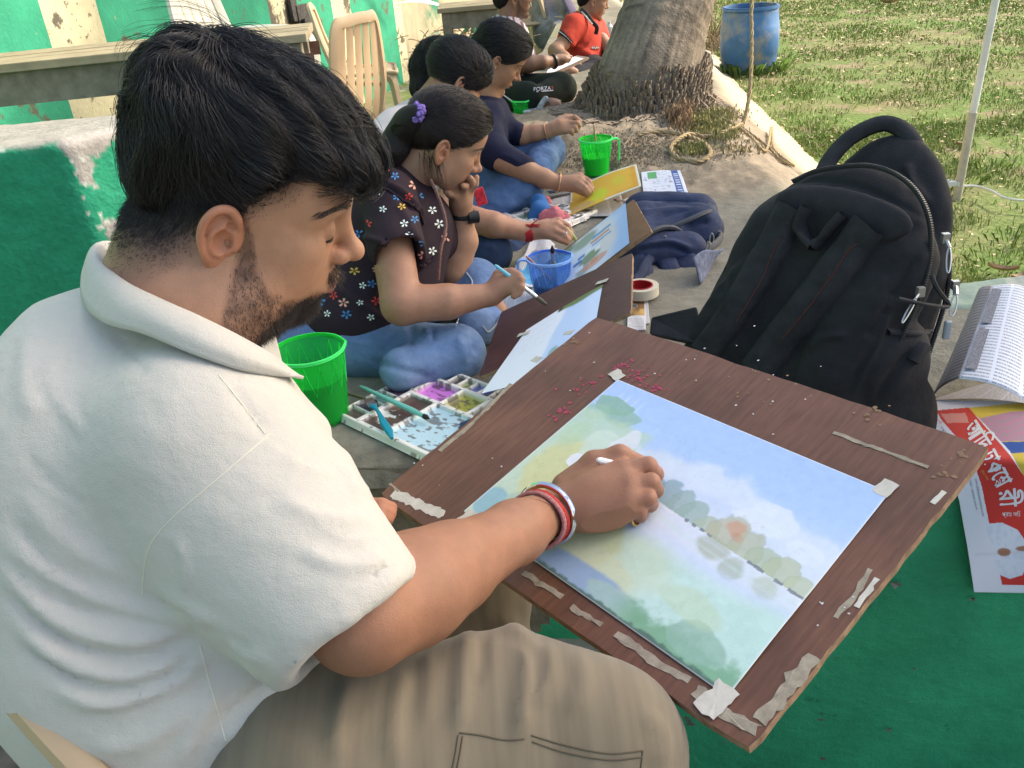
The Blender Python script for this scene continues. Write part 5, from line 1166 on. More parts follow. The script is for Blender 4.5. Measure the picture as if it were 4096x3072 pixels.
    c_ = W(.52, .20, .16, .17, (.56, .62, .36), .5, .4, .3, 11, 8); c_ = W(.40, .20, .13, .15, (.55, .55, .24), .85, .35, .10, 4, 8); c_ = W(.50, .12, .14, .10, (.58, .60, .34), .7, .4, .15, 4, 8); c_ = W(.46, .055, .17, .060, (.22, .34, .52), .9, .4, .15, 6, 9); c_ = W(.28, .10, .08, .10, (.26, .38, .26), .85, .4, .10, 2, 10); c_ = W(.62, .05, .10, .05, (.34, .50, .42), .8, .4, .12, 2, 12)
    c_ = mixc(c_, smooth(.12, .05, x+.05*n2+.03*n3)*smooth(.58, .70, y)*.9, (.13, .34, .16)); c_ = W(.86, .09, .08, .07, (.24, .42, .30), .8, .5, .1, 1, 12); c_ = W(.78, .20, .10, .06, (.50, .62, .38), .55, .4, .2, 1, 8)
    c_ = mixc(c_, smooth(.022, .010, x+.012*n3)*smooth(.30, .36, y)*.95, (.03, .10, .06))
    # the spared white roof, pencil, dried blooms, grain
    c_ = W(.17, .50, .045, .045, (.74, .76, .78), 1., .4, .02, 12, 20); c_ = W(.24, .66, .04, .10, (.72, .72, .76), .8, .4, .08, 14, 14)
    e_ = np.abs(n1+.4*n2-.10); c_ = c_*(1-.12*smooth(.012, .0, e_))[..., None]; e_ = np.abs(n2+.3*n3+.16); c_ = c_*(1-.07*smooth(.02, .0, e_))[..., None]
    c_ = c_*.90+.10*np.array([.66, .71, .76]); c_ = c_*(1+.05*n3+.02*fbm(P3*40, 2))[..., None]; ed = np.minimum(np.minimum(x, 1-x)*1.4, np.minimum(y, 1-y)); return mixc(c_, smooth(.006, .002, ed)*.6, (.76, .76, .76))
PAINT = sheet('painting', pfn, 0, 0, 360, 480, watercolour)
so_ = PAINT.modifiers.new('thick', 'SOLIDIFY'); so_.thickness = .0008; so_.offset = -1
tag(PAINT, 'watercolour of a river with trees under a blue sky, taped on the large brown board', 'painting')
def q4(c, w_, h_, ang=0.):
    k = math.cos(ang), math.sin(ang); return [(c[0]+a*k[0]-b*k[1], c[1]+a*k[1]+b*k[0]) for a, b in ((-w_/2, -h_/2), (w_/2, -h_/2), (w_/2, h_/2), (-w_/2, h_/2))]
for i, (px_, w_, h_, an) in enumerate((((1333, 812), .017, .022, .3), ((1913, 1057), .023, .018, .1), ((1010, 1122), .026, .020, -.1), ((1548, 1512), .036, .026, .1))):
    torn('corner_tape', q4(vb(*px_), w_, h_, an), BR, BC, .0022, M_TAPE, BOARD, i, .0010)
def strip(ps, w_): # ragged strip along px polyline
    q_ = [np.array(vb(*p)) for p in ps]; d = q_[-1]-q_[0]; d /= np.linalg.norm(d); n_ = np.array([-d[1], d[0]])*w_/2; return [p-n_ for p in q_]+[p+n_ for p in q_[::-1]]
for i, (ps, w_, m_) in enumerate(((((850, 1065), (955, 1112)), .020, M_TAPE), (((1105, 830), (1085, 850), (1010, 925), (950, 975)), .010, M_TAPED), (((1800, 935), (2005, 1010)), .007, M_TAPED),
   (((2040, 1062), (2014, 1088)), .008, M_TAPE), (((1895, 1250), (1850, 1312)), .008, M_TAPE), (((1880, 1230), (1845, 1290), (1805, 1335)), .007, M_TAPED), (((1130, 1238), (1215, 1290)), .010, M_TAPED),
   (((1235, 1310), (1300, 1350)), .009, M_TAPED), (((1330, 1370), (1430, 1440), (1490, 1470)), .011, M_TAPED), (((1760, 1420), (1700, 1490), (1640, 1560)), .020, M_TAPED), (((1500, 1490), (1570, 1545), (1640, 1580)), .017, M_TAPED), (((842, 1045), (862, 1062)), .006, M_TAPED))):
    torn('tape_strip', strip(ps, w_*.72), BR, BC, .0005, m_, BOARD, 10+i, min(.0022, w_*.11))
def spots(name, m, centres, n, R, C, z, parent, rmin, rmax, seed=0):
    rg = np.random.default_rng(seed); mb = MB()
    for (cx, cy), sp in centres:
        for _ in range(n):
            x, y = cx+rg.normal(0, sp), cy+rg.normal(0, sp); r = rg.uniform(rmin, rmax); k = 7; an = np.arange(k)*2*math.pi/k; rr = r*(.6+.7*rg.random(k)); zz = z+rg.random()*.0004
            mb.add([C+R@np.array([x, y, zz])]+[C+R@np.array([x+math.cos(t)*q_, y+math.sin(t)*q_, zz]) for t, q_ in zip(an, rr)], [(0, i+1, (i+1) % k+1) for i in range(k)])
    return mb.build(name, m, parent, kind='stuff')
spots('pink_paint_spot', mat('pink_paint', (.42, .05, .10), .6), [(vb(1350, 790), .010), (vb(1265, 830), .012), (vb(1415, 838), .007), (vb(1215, 890), .008), (vb(1380, 812), .012)], 26, BR, BC, .0006, BOARD, .0006, .0028, 5)
spots('pale_paint_spot', mat('pale_paint', (.62, .60, .55), .6), [(vb(1600, 800), .05), (vb(1300, 760), .05), (vb(1780, 1300), .02), (vb(1700, 900), .06), (vb(1000, 1000), .05), (vb(1500, 770), .03)], 7, BR, BC, .0006, BOARD, .0005, .0016, 6)
spots('worn_patch', mat('bare_ply', (.27, .16, .09), .8, noise=(50, .7, 1.2)), [(vb(2080, 985), .006), (vb(2040, 1020), .006), (vb(1240, 740), .004), (vb(1640, 850), .02), (vb(1880, 900), .012)], 9, BR, BC, .0005, BOARD, .0008, .0035, 8)
# ---- mugs
def mug(name, label, base, r0, r1, h, col, water, wcol, handle=None, grp='plastic mugs of rinsing water', facets=0, lean=(0, 0), wall_alpha=.38):
    m = mat(name+'_wall', tuple(min(.9, c_*1.15+.04) for c_ in col), .22, .5, trans=0.0); N = NT(m)
    # thin translucent plastic: mix of diffuse-translucent and clear
    t = N.t; out = t.nodes['Material Output']; tr = t.nodes.new('ShaderNodeBsdfTransparent'); tl = t.nodes.new('ShaderNodeBsdfTranslucent'); mx = t.nodes.new('ShaderNodeMixShader'); ad = t.nodes.new('ShaderNodeMixShader')
    lc = tuple(min(1, .46+c_*.85) for c_ in col); tr.inputs[0].default_value = L3(*lc); tl.inputs[0].default_value = L3(*col); ad.inputs[0].default_value = .55
    t.links.new(N.b.outputs[0], ad.inputs[1]); t.links.new(tl.outputs[0], ad.inputs[2]); mx.inputs[0].default_value = wall_alpha; t.links.new(tr.outputs[0], mx.inputs[1]); t.links.new(ad.outputs[0], mx.inputs[2]); t.links.new(mx.outputs[0], out.inputs[0])
    t_ = thing(name, label, 'mug', base, grp); th = .0018; b = np.array(base); R = np.eye(3); R[0, 2] = lean[0]; R[1, 2] = lean[1]
    seg = 4 if facets == 4 else 48
    def sq(prof, n=48):
        mb = MB(); mb.lathe(prof, n, (0, 0, 0)); V_ = mb.v[0]
        if facets == 4:
            a = np.arctan2(V_[:, 1], V_[:, 0])+.5; k = 1/np.maximum(np.abs(np.cos(a)), np.abs(np.sin(a)))**.75; V_[:, :2] *= k[:, None]*.86
        else:
            a = np.arctan2(V_[:, 1], V_[:, 0]); k = 1+.045*np.exp(-((a-.25)/.16)**2)*(V_[:, 2] > h*.8); V_[:, :2] *= k[:, None]
        mb.v[0] = V_@R.T+b; return mb
    rr = lambda z: r0+(r1-r0)*z/h
    o = sq([(0, .002), (r0, .002), (rr(h*.3), h*.3), (rr(h*.6), h*.6), (r1, h), (r1+.0035, h+.001), (r1+.0035, h+.004), (r1-th, h+.003), (rr(h*.6)-th, h*.6), (r0-th, .006), (0, .006)]).build('cup', m, None, True); put(t_, o)
    mb = sq([(r1+.001, h-.0035), (r1+.0045, h-.003), (r1+.0045, h+.0035), (r1+.001, h+.004)]); o = mb.build('rim', mat(name+'_rim', tuple(min(1, c_*1.25+.04) for c_ in col), .25, .5), None, True); put(t_, o)
    wm = mat(name+'_water', wcol, .08, .6, alpha=.88); o = sq([(0, .007), (rr(0)-.003, .007), (rr(water)-.003, water), (0, water)]).build('water', wm, None, True); put(t_, o)
    if not facets: # moulded zigzag ribs
        mb = MB(); n = 14; pts = []
        for i in range(n*2+1):
            a = i*math.pi/n; z = h*(.93 if i % 2 else .50); pts.append(R@np.array([math.cos(a)*(rr(z)+.0006), math.sin(a)*(rr(z)+.0006), z])+b)
        mb.tube(pts, .0011, 4); put(t_, mb.build('rib', D.materials[name+'_rim'], None))
    if handle is not None:
        a = handle; d = np.array([math.cos(a), math.sin(a), 0]); pts = [b+R@(d*rr(h*.93)+np.array([0, 0, h*.95])), b+R@(d*(r1+.020)+np.array([0, 0, h*.96])), b+R@(d*(r1+.030)+np.array([0, 0, h*.85])), b+R@(d*(r1+.027)+np.array([0, 0, h*.35]))]
        mb = MB(); mb.tube(spline(pts, 5), .0075, 6, flat=.55, up0=d); put(t_, mb.build('handle', D.materials[name+'_rim'], None, True))
    return t_
def brush(label, a, b, r, mh, ferr=None, tipc=(.02, .015, .01), flat=False, grp='paint brushes', name='paint_brush', fl=.022, bl=.018):
    """handle end a, bristle tip b"""
    a, b = np.array(a), np.array(b); L_ = np.linalg.norm(b-a); d = (b-a)/L_; t_ = thing(name, label, 'brush', a, grp)
    mb = MB(); k = L_-fl-bl; mb.tube([a, a+d*k*.08, a+d*k*.55, a+d*k*.85, a+d*k], np.array([.35, .75, 1.0, 1.15, .8])*r, 8); put(t_, mb.build('handle', mh, None, True))
    mb = MB(); mb.tube([a+d*k, a+d*(k+fl)], np.array([.85, .95])*r, 8); put(t_, mb.build('ferrule', M_FERR, None, True))
    mb = MB(); mb.tube([a+d*(k+fl), a+d*(k+fl+bl*.4), b], np.array([.9, 1.05, .12 if not flat else .8])*r, 8); put(t_, mb.build('bristles', mat('bristle', tipc, .6), None, True)); return t_
M_FERR = mat('steel', (.6, .6, .58), .25, .5, metal=.9); M_WHT = mat('white_handle', (.74, .76, .76), .25, .5, coat=.3); M_TEAL = mat('mint_handle', (.18, .50, .42), .35, .5); M_TEAL2 = mat('teal_plastic', (.01, .25, .34), .35, .5); M_BLK = mat('black_lacquer', (.015, .013, .015), .3, .5); M_WOODH = mat('wood_handle', (.45, .30, .15), .5, .4); M_BLUEH = mat('light_blue_handle', (.15, .45, .60), .35, .5)
mb_ = G(322, 417, .452); mb_[2] = zat(mb_[0], mb_[1])+.002; dm = proj(mb_)[2]
hz_ = [z for z in np.linspace(.08, .3, 200) if proj(mb_+np.array([0, 0, z]))[1] < 350][0]; r1_ = 162/2/2.0*1.0*dm*.93/FPX*1.0
mug('green_mug', 'large translucent green mug of water beside the open palette', mb_, .5*94/2*0+47*.5*0+.061, .0745, hz_, (.03, .66, .12), hz_*.62, (.03, .30, .06))
g_ = G(552, 299, .455); mug('blue_mug', 'transparent blue mug of dark water holding brushes', g_, .046, .058, .118, (.22, .40, .74), .052, (.01, .07, .08), handle=2.9, wall_alpha=.30)
BM = g_
g_ = G(597, 181, .455); g_[2] = zat(g_[0], g_[1])+.002; mug('green_mug', 'translucent green mug with a handle beside the yellow painting', g_, .045, .060, .135, (.04, .72, .12), .072, (.30, .72, .03), handle=.05); GM2 = g_
g_ = G(523, 116.5, .455); mug('green_tub', 'small square green water tub in front of the man in the printed shirt', g_, .041, .049, .082, (.03, .66, .12), .05, (.04, .45, .09), facets=4); TUB = g_
brush('thin wooden brush standing in the green mug by the yellow painting', GM2+np.array([-.005, 0, .19]), GM2+np.array([.01, .0, .01]), .0042, M_WOODH)
brush('wooden brush leaning to the left in the blue mug', BM+np.array([-.062, 0, .13]), BM+np.array([.03, .0, .02]), .0045, mat('red_wood_handle', (.42, .17, .10), .4))
brush('dark tipped brush standing upright in the blue mug', BM+np.array([.012, .01, .02]), BM+np.array([.010, .012, .15]), .0062, mat('olive_handle', (.25, .28, .20), .4), bl=.022)
brush('pale grey brush leaning in the small square green tub', TUB+np.array([-.12, 0, .14]), TUB+np.array([.02, 0, .02]), .004, mat('grey_handle', (.5, .5, .47), .4))
# ---- palettes
def palette(label, corner, ex, ey, L_, W_, paints, seed, parentname='palette'):
    ex = np.array(ex, float); ex /= np.linalg.norm(ex); ey = np.array(ey, float); ey -= ex*ex.dot(ey); ey /= np.linalg.norm(ey); ez = np.cross(ex, ey); 
    if ez[2] < 0: ez = -ez
    nx, ny = 250, 200; x, y = np.meshgrid(np.linspace(0, 1, nx), np.linspace(0, 1, ny), indexing='ij'); H_ = np.full(x.shape, .016); rg = np.random.default_rng(seed)
    c_ = np.ones(x.shape+(3,))*np.array([.80, .76, .68]); P3 = np.stack([x*9+seed, y*7, x*0], -1); n1 = fbm(P3, 4); n2 = fbm(P3*4, 4)
    for (x0, x1, y0, y1, dep, col, cov) in paints:
        m = smooth(0, .010, np.minimum(np.minimum((x-x0), (x1-x)), np.minimum((y-y0)*.8, (y1-y)*.8))); H_ = H_-dep*m; mm = smooth(.002, .012, np.minimum(np.minimum((x-x0), (x1-x)), np.minimum(y-y0, y1-y)))
        if col is not None: a_ = mm*smooth(.75-cov*1.5-.02, .75-cov*1.5+.10, n1*.6+n2*.6+.5); c_ = mixc(c_, a_*.95, col)
    dirt = smooth(.06, .28, n2+.3*n1)*.75; c_ = mixc(c_, dirt*(H_ < .0158), (.10, .075, .06)); c_ = mixc(c_, smooth(.33, .40, n2)*.7*(H_ > .0155), (.12, .08, .07))
    d_ = np.minimum(np.minimum(x*L_, (1-x)*L_), np.minimum(y*W_, (1-y)*W_)); H_ = H_-.016*smooth(.006, .0, d_)
    c_ = c_*(1+.06*n2)[..., None]; Pw = np.array(corner)+(x*L_)[..., None]*ex+(y*W_)[..., None]*ey+H_[..., None]*ez; idx = np.arange(nx*ny).reshape(nx, ny)
    F = np.stack([idx[:-1, :-1].ravel(), idx[1:, :-1].ravel(), idx[1:, 1:].ravel(), idx[:-1, 1:].ravel()], 1)
    o = mesh(parentname, Pw.reshape(-1, 3), F, M_PALT, smooth_=True, col=np.clip(c_.reshape(-1, 3), 0, 1)); tag(o, label, 'paint palette', 'paint palettes'); return o
M_PALT = mat('palette_plastic', (1, 1, 1), .28, .5, col=True, coat=.25)
PA = G(333.5, 418.5, .455); PB = G(432, 367, .455); PD = G(425.3, 454.3, .455); PX = PB-PA; PY = PD-PA
pl = []
# x runs from the near-left corner to the far corner, y from the back-left edge to the right
for (x0, x1, y0, y1, col, cov) in ((.04, .16, .03, .20, (.09, .05, .04), .8), (.17, .30, .03, .2, (.04, .035, .09), .75), (.31, .44, .03, .2, (.10, .22, .20), .6), (.45, .59, .03, .2, (.16, .06, .14), .7), (.60, .74, .03, .20, (.75, .22, .72), .35), (.75, .88, .03, .20, (.06, .05, .05), .75), (.89, .97, .03, .20, (.07, .05, .07), .7)): pl.append((x0, x1, y0, y1, .010, col, cov))
pl += [(.57, .80, .22, .48, .012, (.72, .20, .70), .95), (.57, .80, .50, .72, .012, (.45, .42, .03), .95), (.57, .80, .74, .97, .012, (.07, .20, .10), .95), (.05, .54, .23, .46, .008, (.10, .045, .025), .36), (.05, .54, .48, .97, .008, (.50, .70, .76), .62), (.30, .54, .30, .46, .001, (.10, .045, .03), .6)]
pl += [(.83, .96, a_, a_+.085, .010, col, .65) for a_, col in ((.22, (.35, .30, .30)), (.315, (.05, .045, .05)), (.41, (.30, .38, .10)), (.505, (.16, .22, .52)), (.60, (.10, .14, .38)), (.695, (.12, .12, .2)), (.79, (.45, .06, .10)), (.885, (.55, .35, .05)))]
palette('open white paint palette with pink, olive and green wells beside the large green mug', PA, PX, PY, .295, .34, pl, 3)
# blue black smear, fish shaped comb brush, long mint brush resting on it
z_ = np.array([0, 0, .019])
def onp(u, v, h=.02): return G(u, v, .455+h)
mb = MB(); out = [onp(*p, .012) for p in ((459, 425), (474, 418), (492, 413), (505, 414), (506, 421), (494, 425), (484, 430), (470, 434), (460, 431))]
rg = np.random.default_rng(2); o_ = spline(out+[out[0]], 5)[:-1]; o_ = o_+rg.normal(0, .0016, o_.shape)*np.array([1, 1, 0]); mb.add(list(o_)+[np.mean(o_, 0)], [(i, (i+1) % len(o_), len(o_)) for i in range(len(o_))]); mb.v[0][:, 2] += .0012
smear = mb.build('paint_smear', mat('wet_black_paint', (.012, .02, .035), .35, .5, noise=(260, .3, 5.0)), None); pal0 = [o for o in D.objects if o.name == 'palette'][0]; put(pal0, smear)
brush('long mint green brush with a black tip lying across the nearest palette', onp(360, 386, .028), onp(430, 419, .024), .0058, M_TEAL, bl=.020, fl=.001)
t_ = thing('flat_brush', 'flat brush with a teal fish shaped handle lying on the nearest palette', 'brush', onp(391, 438), 'paint brushes')
rows = [(392, 438.5, .0035), (389, 431, .0085), (384, 423, .0085), (380, 415, .0050), (377, 410, .0040), (372.5, 405.5, .0085)]; mb = MB(); cen = [onp(u, v, .026) for u, v, _ in rows]; dd_ = cen[-1]-cen[0]; dd_ /= np.linalg.norm(dd_); sd_2 = np.cross(dd_, [0, 0, 1])
cs = spline(cen, 5); ws = np.interp(np.linspace(0, 5, len(cs)), range(6), [r[2] for r in rows]); V_ = []; 
for c_, w_ in zip(cs, ws):
    for s_, zz in ((-1, 0), (-.6, .003), (.6, .003), (1, 0), (.6, -.003), (-.6, -.003)): V_.append(c_+sd_2*w_*s_+np.array([0, 0, zz]))
n_ = len(cs); mb.add(V_, [(i*6+k, i*6+(k+1) % 6, (i+1)*6+(k+1) % 6, (i+1)*6+k) for i in range(n_-1) for k in range(6)]+[tuple(range(6))[::-1], tuple((n_-1)*6+k for k in range(6))]); put(t_, mb.build('handle', M_TEAL2, None, True))
e_ = cs[-1]; mb = MB(); fr_ = np.stack([dd_, sd_2, np.array([0, 0, 1.])], 1); mb.box(e_+dd_*.009, (.018, .019, .004), fr_); put(t_, mb.build('ferrule', M_FERR, None)); mb = MB(); mb.box(e_+dd_*.026, (.018, .019, .003), fr_); put(t_, mb.build('bristles', mat('brown_bristle', (.10, .07, .05), .7), None))
brush('dark brown brush whose tip pokes out between the large green mug and the palette', onp(352, 395, .02)+np.array([-.04, .03, .0]), onp(378, 402, .022), .0035, mat('mottled_handle', (.12, .10, .05), .5, noise=(300, .4, 2.2)), bl=.012)
# white brush in the painter's hand
brush('white handled brush held in the fist of the man in cream', onb(597, 459.5, .066), onb(652, 476, .002), .0058, M_WHT, bl=.010, fl=.012)
# bangle, red threads, ring
def ringon(c, ax, r, tube, m, name, parent, squash=.85, n=40, flat=None, wob=0, up=None):
    ax = np.array(ax)/np.linalg.norm(ax); a = np.cross(ax, BN if up is None else up); a /= np.linalg.norm(a); b = np.cross(ax, a); t = np.arange(n)*2*math.pi/n; rg = np.random.default_rng(1)
    pts = [c+a*math.cos(x)*r+b*math.sin(x)*r*squash+ax*wob*math.sin(3*x+1) for x in t]; mb = MB(); mb.tube(pts, tube, 7, closed=True, flat=flat, up0=ax); o = mb.build(name, m, None, True); 
    if parent is not None: put(parent, o)
    return o
M_STEEL = mat('polished_steel', (.72, .72, .73), .12, .5, metal=1); M_RED = mat('red_thread', (.42, .035, .03), .85, noise=(300, .6, 1.4)); M_PNK = mat('faded_thread', (.42, .18, .17), .85, noise=(300, .6, 1.3))
WAX = (wr-el)/np.linalg.norm(wr-el)
t_ = thing('bangle', 'polished steel bangle round the wrist of the man in cream', 'bangle', wr)
cb = wr-WAX*.019+BN*.002
put(t_, ringon(cb+WAX*.004, WAX+.12*BE1, .0372, .0023, M_STEEL, 'ring', None, .97)); put(t_, ringon(cb+WAX*.0078, WAX+.12*BE1, .0378, .0023, M_STEEL, 'ring', None, .97)); put(t_, ringon(cb+WAX*.0055, WAX+.12*BE1, .0355, .0026, mat('brass', (.55, .45, .12), .3, metal=.8), 'lining', None, .95))
t_ = thing('thread_bracelet', 'twisted red and faded thread bracelet beside the steel bangle', 'bracelet', wr)
for k, (of, m_, tb) in enumerate(((-.038, M_PNK, .0026), (-.034, M_PNK, .0024), (-.0295, M_RED, .0032), (-.024, M_RED, .0030))): put(t_, ringon(wr+WAX*of, WAX+.1*BE1*(k-1), .0350-.0004*k, tb, m_, 'thread', None, .93, wob=.0014))
rp = MCP[3]*.35+PIP[3]*.65; t_ = ringon(onb(636.5, 517.5, .012), TIP[3]-DIP[3]+np.array([0, 0, 1e-3]), .0095, .0016, mat('gold', (.75, .45, .16), .2, metal=1), 'finger_ring', None, .9); tag(t_, 'gold ring on the little finger side of the painting hand', 'ring')
# ------------------------------------------------------------------ cargo trousers of the painter
M_KHA = mat('khaki_corduroy', (.265, .215, .145), .9, .2, sheen=.2, bump=[(500, .0004)])
def corduroy(m):
    N = NT(m); co = N.n('ShaderNodeTexCoord'); mp = N.n('ShaderNodeMapping'); mp.inputs['Rotation'].default_value = (0, 0, math.radians(0)); mp.inputs['Scale'].default_value = (1, .06, .12); N.l(co.outputs['Object'], mp.inputs[0])
    nz = N.n('ShaderNodeTexNoise', _Scale=60, _Detail=5); N.l(mp.outputs[0], nz.inputs['Vector']); r = N.n('ShaderNodeMapRange', _From_Min=.3, _From_Max=.7, _To_Min=.80, _To_Max=1.16); N.l(nz.outputs['Fac'], r.inputs[0])
    mx = N.n('ShaderNodeMix', data_type='RGBA', blend_type='MULTIPLY'); mx.inputs[0].default_value = 1; mx.inputs[6].default_value = L3(.185, .15, .10); N.l(r.outputs[0], mx.inputs[7]); N.l(mx.outputs[2], N.b.inputs['Base Color'])
    w_ = N.n('ShaderNodeTexWave', _Scale=260, _Distortion=1.2); w_.bands_direction = 'X'; N.l(co.outputs['Object'], w_.inputs['Vector']); bp = N.n('ShaderNodeBump', _Distance=.0006); N.l(nz.outputs['Fac'], bp.inputs['Height']); N.l(bp.outputs[0], N.b.inputs['Normal'])
corduroy(M_KHA)
ft = Field((-.60, .36, -.02), (.36, 1.28, .80), .0065)
kn = P(598, 752, .86); hp = P(340, 790, .84)
ft.cone(hp, kn, .128, .082, 1, .04); ft.ell(P(500, 712, .87), (.10, .08, .075), None, 1, .04); ft.cone(kn, (kn[0]+.02, kn[1]+.02, .06), .078, .052, 1, .03)
kf = P(470, 592, 1.22); hf = P(250, 640, 1.12); hf[2] = .54; ft.cone(hf, kf, .100, .080, 1, .04); ft.cone(kf, (kf[0]+.02, kf[1], .06), .076, .052, 1, .03)
ft.ell((hp+hf)/2+np.array([-.02, 0, 0]), (.15, .20, .12), None, 1, .05)
tV, tQ = ft.surf(2)
vq = lambda *p: [(a*1024/2212, b*1024/2212) for a, b in p]
z8 = lambda *p: [((1200+a*.7233)/4, (1900+b*.7233)/4) for a, b in p]
TF = [(z8((930, 830), (920, 1000), (900, 1250), (870, 1420)), 8, .006), (z8((1060, 800), (1180, 850), (1260, 1000), (1240, 1300), (1200, 1500)), 9, .008), (z8((1150, 860), (1300, 1050), (1250, 1400)), 6, -.005),
 (z8((1350, 900), (1380, 1100), (1290, 1300)), 10, .006), (z8((600, 1050), (520, 1300), (480, 1600)), 10, .004), (z8((300, 1100), (220, 1350), (180, 1600)), 10, .006), (z8((1900, 1300), (2000, 1450), (1980, 1620)), 8, .005), (z8((700, 960), (720, 1150), (690, 1400)), 8, .004),
 (z8((1500, 960), (1560, 1150), (1480, 1350)), 10, .004), (z8((1010, 860), (1000, 1050), (960, 1200)), 5, -.004)]
tV = folds(tV, tQ, TF); tV = tV+vnormals(tV, tQ)*(.0025*fbm(tV*np.array([18, 5, 8]), 3))[:, None]
TR = mesh('trousers', tV, tQ, M_KHA, smooth_=True); put(MAN, TR); tt_ = bvh(tV, tQ)
M_STI = mat('dark_stitch', (.10, .08, .05), .9); mb = MB()
for ln in (z8((880, 1425), (1000, 1440), (1130, 1465), (1240, 1460)), z8((875, 1440), (860, 1540), (840, 1640)), z8((900, 1445), (885, 1540), (865, 1640)), z8((1280, 1440), (1450, 1490), (1700, 1540), (1895, 1525)), z8((1285, 1475), (1450, 1530), (1700, 1575), (1890, 1560)), z8((1895, 1525), (1885, 1620))):
    p_ = drape_line(tt_, ln, .0004)
    if len(p_) > 3: mb.tube(p_, .0008, 5)
mb.build('seam', M_STI, TR, True)
# the chair he sits on
def foreground_chair():
    t = thing('plastic_chair', 'beige plastic chair on which the man in cream sits, back rail at lower left', 'chair', (-.6, .7, 0), 'plastic chairs')
    pl_ = mat('tan_plastic', (.46, .33, .19), .4, .45)
    a = vp((-60, 1380, .80), (0, 1455, .79), (90, 1560, .775), (200, 1680, .76), (330, 1830, .75)); mb = MB(); mb.tube(spline(a, 5), .0155, 8, flat=.8); put(t, mb.build('back_frame', pl_, None, True))
    b = vp((-80, 1120, 1.02), (-25, 860, 1.03), (8, 845, 1.05), (12, 900, 1.06), (5, 950, 1.06)); mb = MB(); mb.tube(spline(b, 5), .014, 8); put(t, mb.build('back_frame', pl_, None, True))
    mb = MB(); mb.box((-.38, .83, .425), (.46, .46, .025)); put(t, mb.build('seat', pl_, None, bevel=.01))
    for sx in (-1, 1):
        for sy in (-1, 1): mb = MB(); mb.tube([(-.38+sx*.19, .83+sy*.2, .42), (-.38+sx*.23, .83+sy*.235, 0)], [.026, .018], 6); put(t, mb.build('leg', pl_, None, True))
foreground_chair()
# ------------------------------------------------------------------ the others
M_DEN1 = mat('light_denim', (.115, .185, .33), .85, .2, noise=(7, .6, 1.4, 8), bump=[(420, .0006), (34, .005), (12, .006)]); M_DEN2 = mat('dark_denim', (.030, .048, .095), .85, .2, noise=(9, .7, 1.4, 8), bump=[(420, .0005)]); M_DEN3 = mat('mid_denim', (.075, .135, .27), .85, .2, noise=(8, .6, 1.4, 8), bump=[(420, .0006), (34, .005), (12, .006)])
patches(M_DEN1, (.22, .31, .46), 5, .60, .10, 3.0); patches(M_DEN3, (.17, .26, .42), 5.5, .60, .09, 5.0)
def field_for(pts, pad, vx): p = np.array(pts); return Field(p.min(0)-pad, p.max(0)+pad, vx)
def cloth(name, prims, vx, m, parent, fold=(), nz=.002, cuts=(), relax=2, k=.03):
    """prims: (P1, P2, r1, r2) tapered pieces"""
    pts = [q for pr in prims for q in (pr[0], pr[1])]; f = field_for(pts, max(max(pr[2], pr[3]) for pr in prims)+.02, vx)
    for pr in prims: f.cone(pr[0], pr[1], pr[2], pr[3], 1, pr[4] if len(pr) > 4 else k, pr[5] if len(pr) > 5 else None)
    for c_ in cuts: f.cone(c_[0], c_[1], c_[2], c_[3], -1, .006)
    V_, Q_ = f.surf(relax)
    if fold: V_ = folds(V_, Q_, fold)
    V_ = V_+vnormals(V_, Q_)*(nz*fbm(V_*14, 3))[:, None]; o = mesh(name, V_, Q_, m, smooth_=True); put(parent, o); return o, V_, Q_
def limb(pts, rs, vx=.004, hand=None, extra=None):
    f = field_for([p for p in pts]+([q for h in hand[1] for q in h]+list(hand[0]) if hand else []), .07, vx)
    f.tube(pts, rs, 1, .012)
    if hand:
        palm, fingers, pr, fr = hand; f.tube([pts[-1]]+list(palm), [rs[-1]]+[pr]*len(palm), 1, .012)
        for fi in fingers:
            f.cone(palm[-1]*.5+pts[-1]*.5, fi[0], pr*.8, fr*1.25, 1, .010); f.tube(fi, np.linspace(fr*1.05, fr*.8, len(fi)), 1, .0025)
    return f.surf(1)
def PP(dd, *p): return [P(a, b, (c if c is not None else dd)) for a, b, c in [(q+(None,))[:3] if len(q) == 2 else q for q in p]]
def zz1(x, y): return (1200+x*.678)/4, y*.678/4
def zz5(x, y): return (1100+x*.7233)/4, (900+y*.7233)/4
def zz2(x, y): return (1500+x*.452)/4, (100+y*.452)/4
def zz3(x, y): return (1900+x*.4823)/4, (600+y*.4823)/4
def zzb(x, y): return (1700+x*.3617)/4, y*.3617/4
def hair_shell(T, prims, cuts, vx, m, parent, noise=.0025, name='hair'):
    pts = [T.w(c) for c, r, k in prims]; f = field_for(pts, .14, vx)
    for c, r, k in prims: f.ell(T.w(c), np.array(r)*T.s, T.R, 1, k)
    for c, r, k in cuts: f.ell(T.w(c), np.array(r)*T.s, T.R, -1, k)
    V_, Q_ = f.surf(1); V_ = V_+vnormals(V_, Q_)*(noise*fbm(T.loc(V_)*np.array([25, 60, 40]), 3))[:, None]; o = mesh(name, V_, Q_, m, smooth_=True); put(parent, o); return o, V_, Q_
M_BRT = mat('hair_base_brown', (.016, .012, .011), .6, .3)
def face_extras(T, MANo, drop=-.62, n=150, VQ=None):
    mb = MB()
    for s in (-1, 1): lash_geo(T, mb, s, drop, k=1.7)
    mb.build('eyelash', M_LASH, MANo, True); strands('eyebrow', snap(np.concatenate([brows(T, -1, None, n), brows(T, 1, None, n)]), *VQ), .00032, M_HAIR2, MANo)
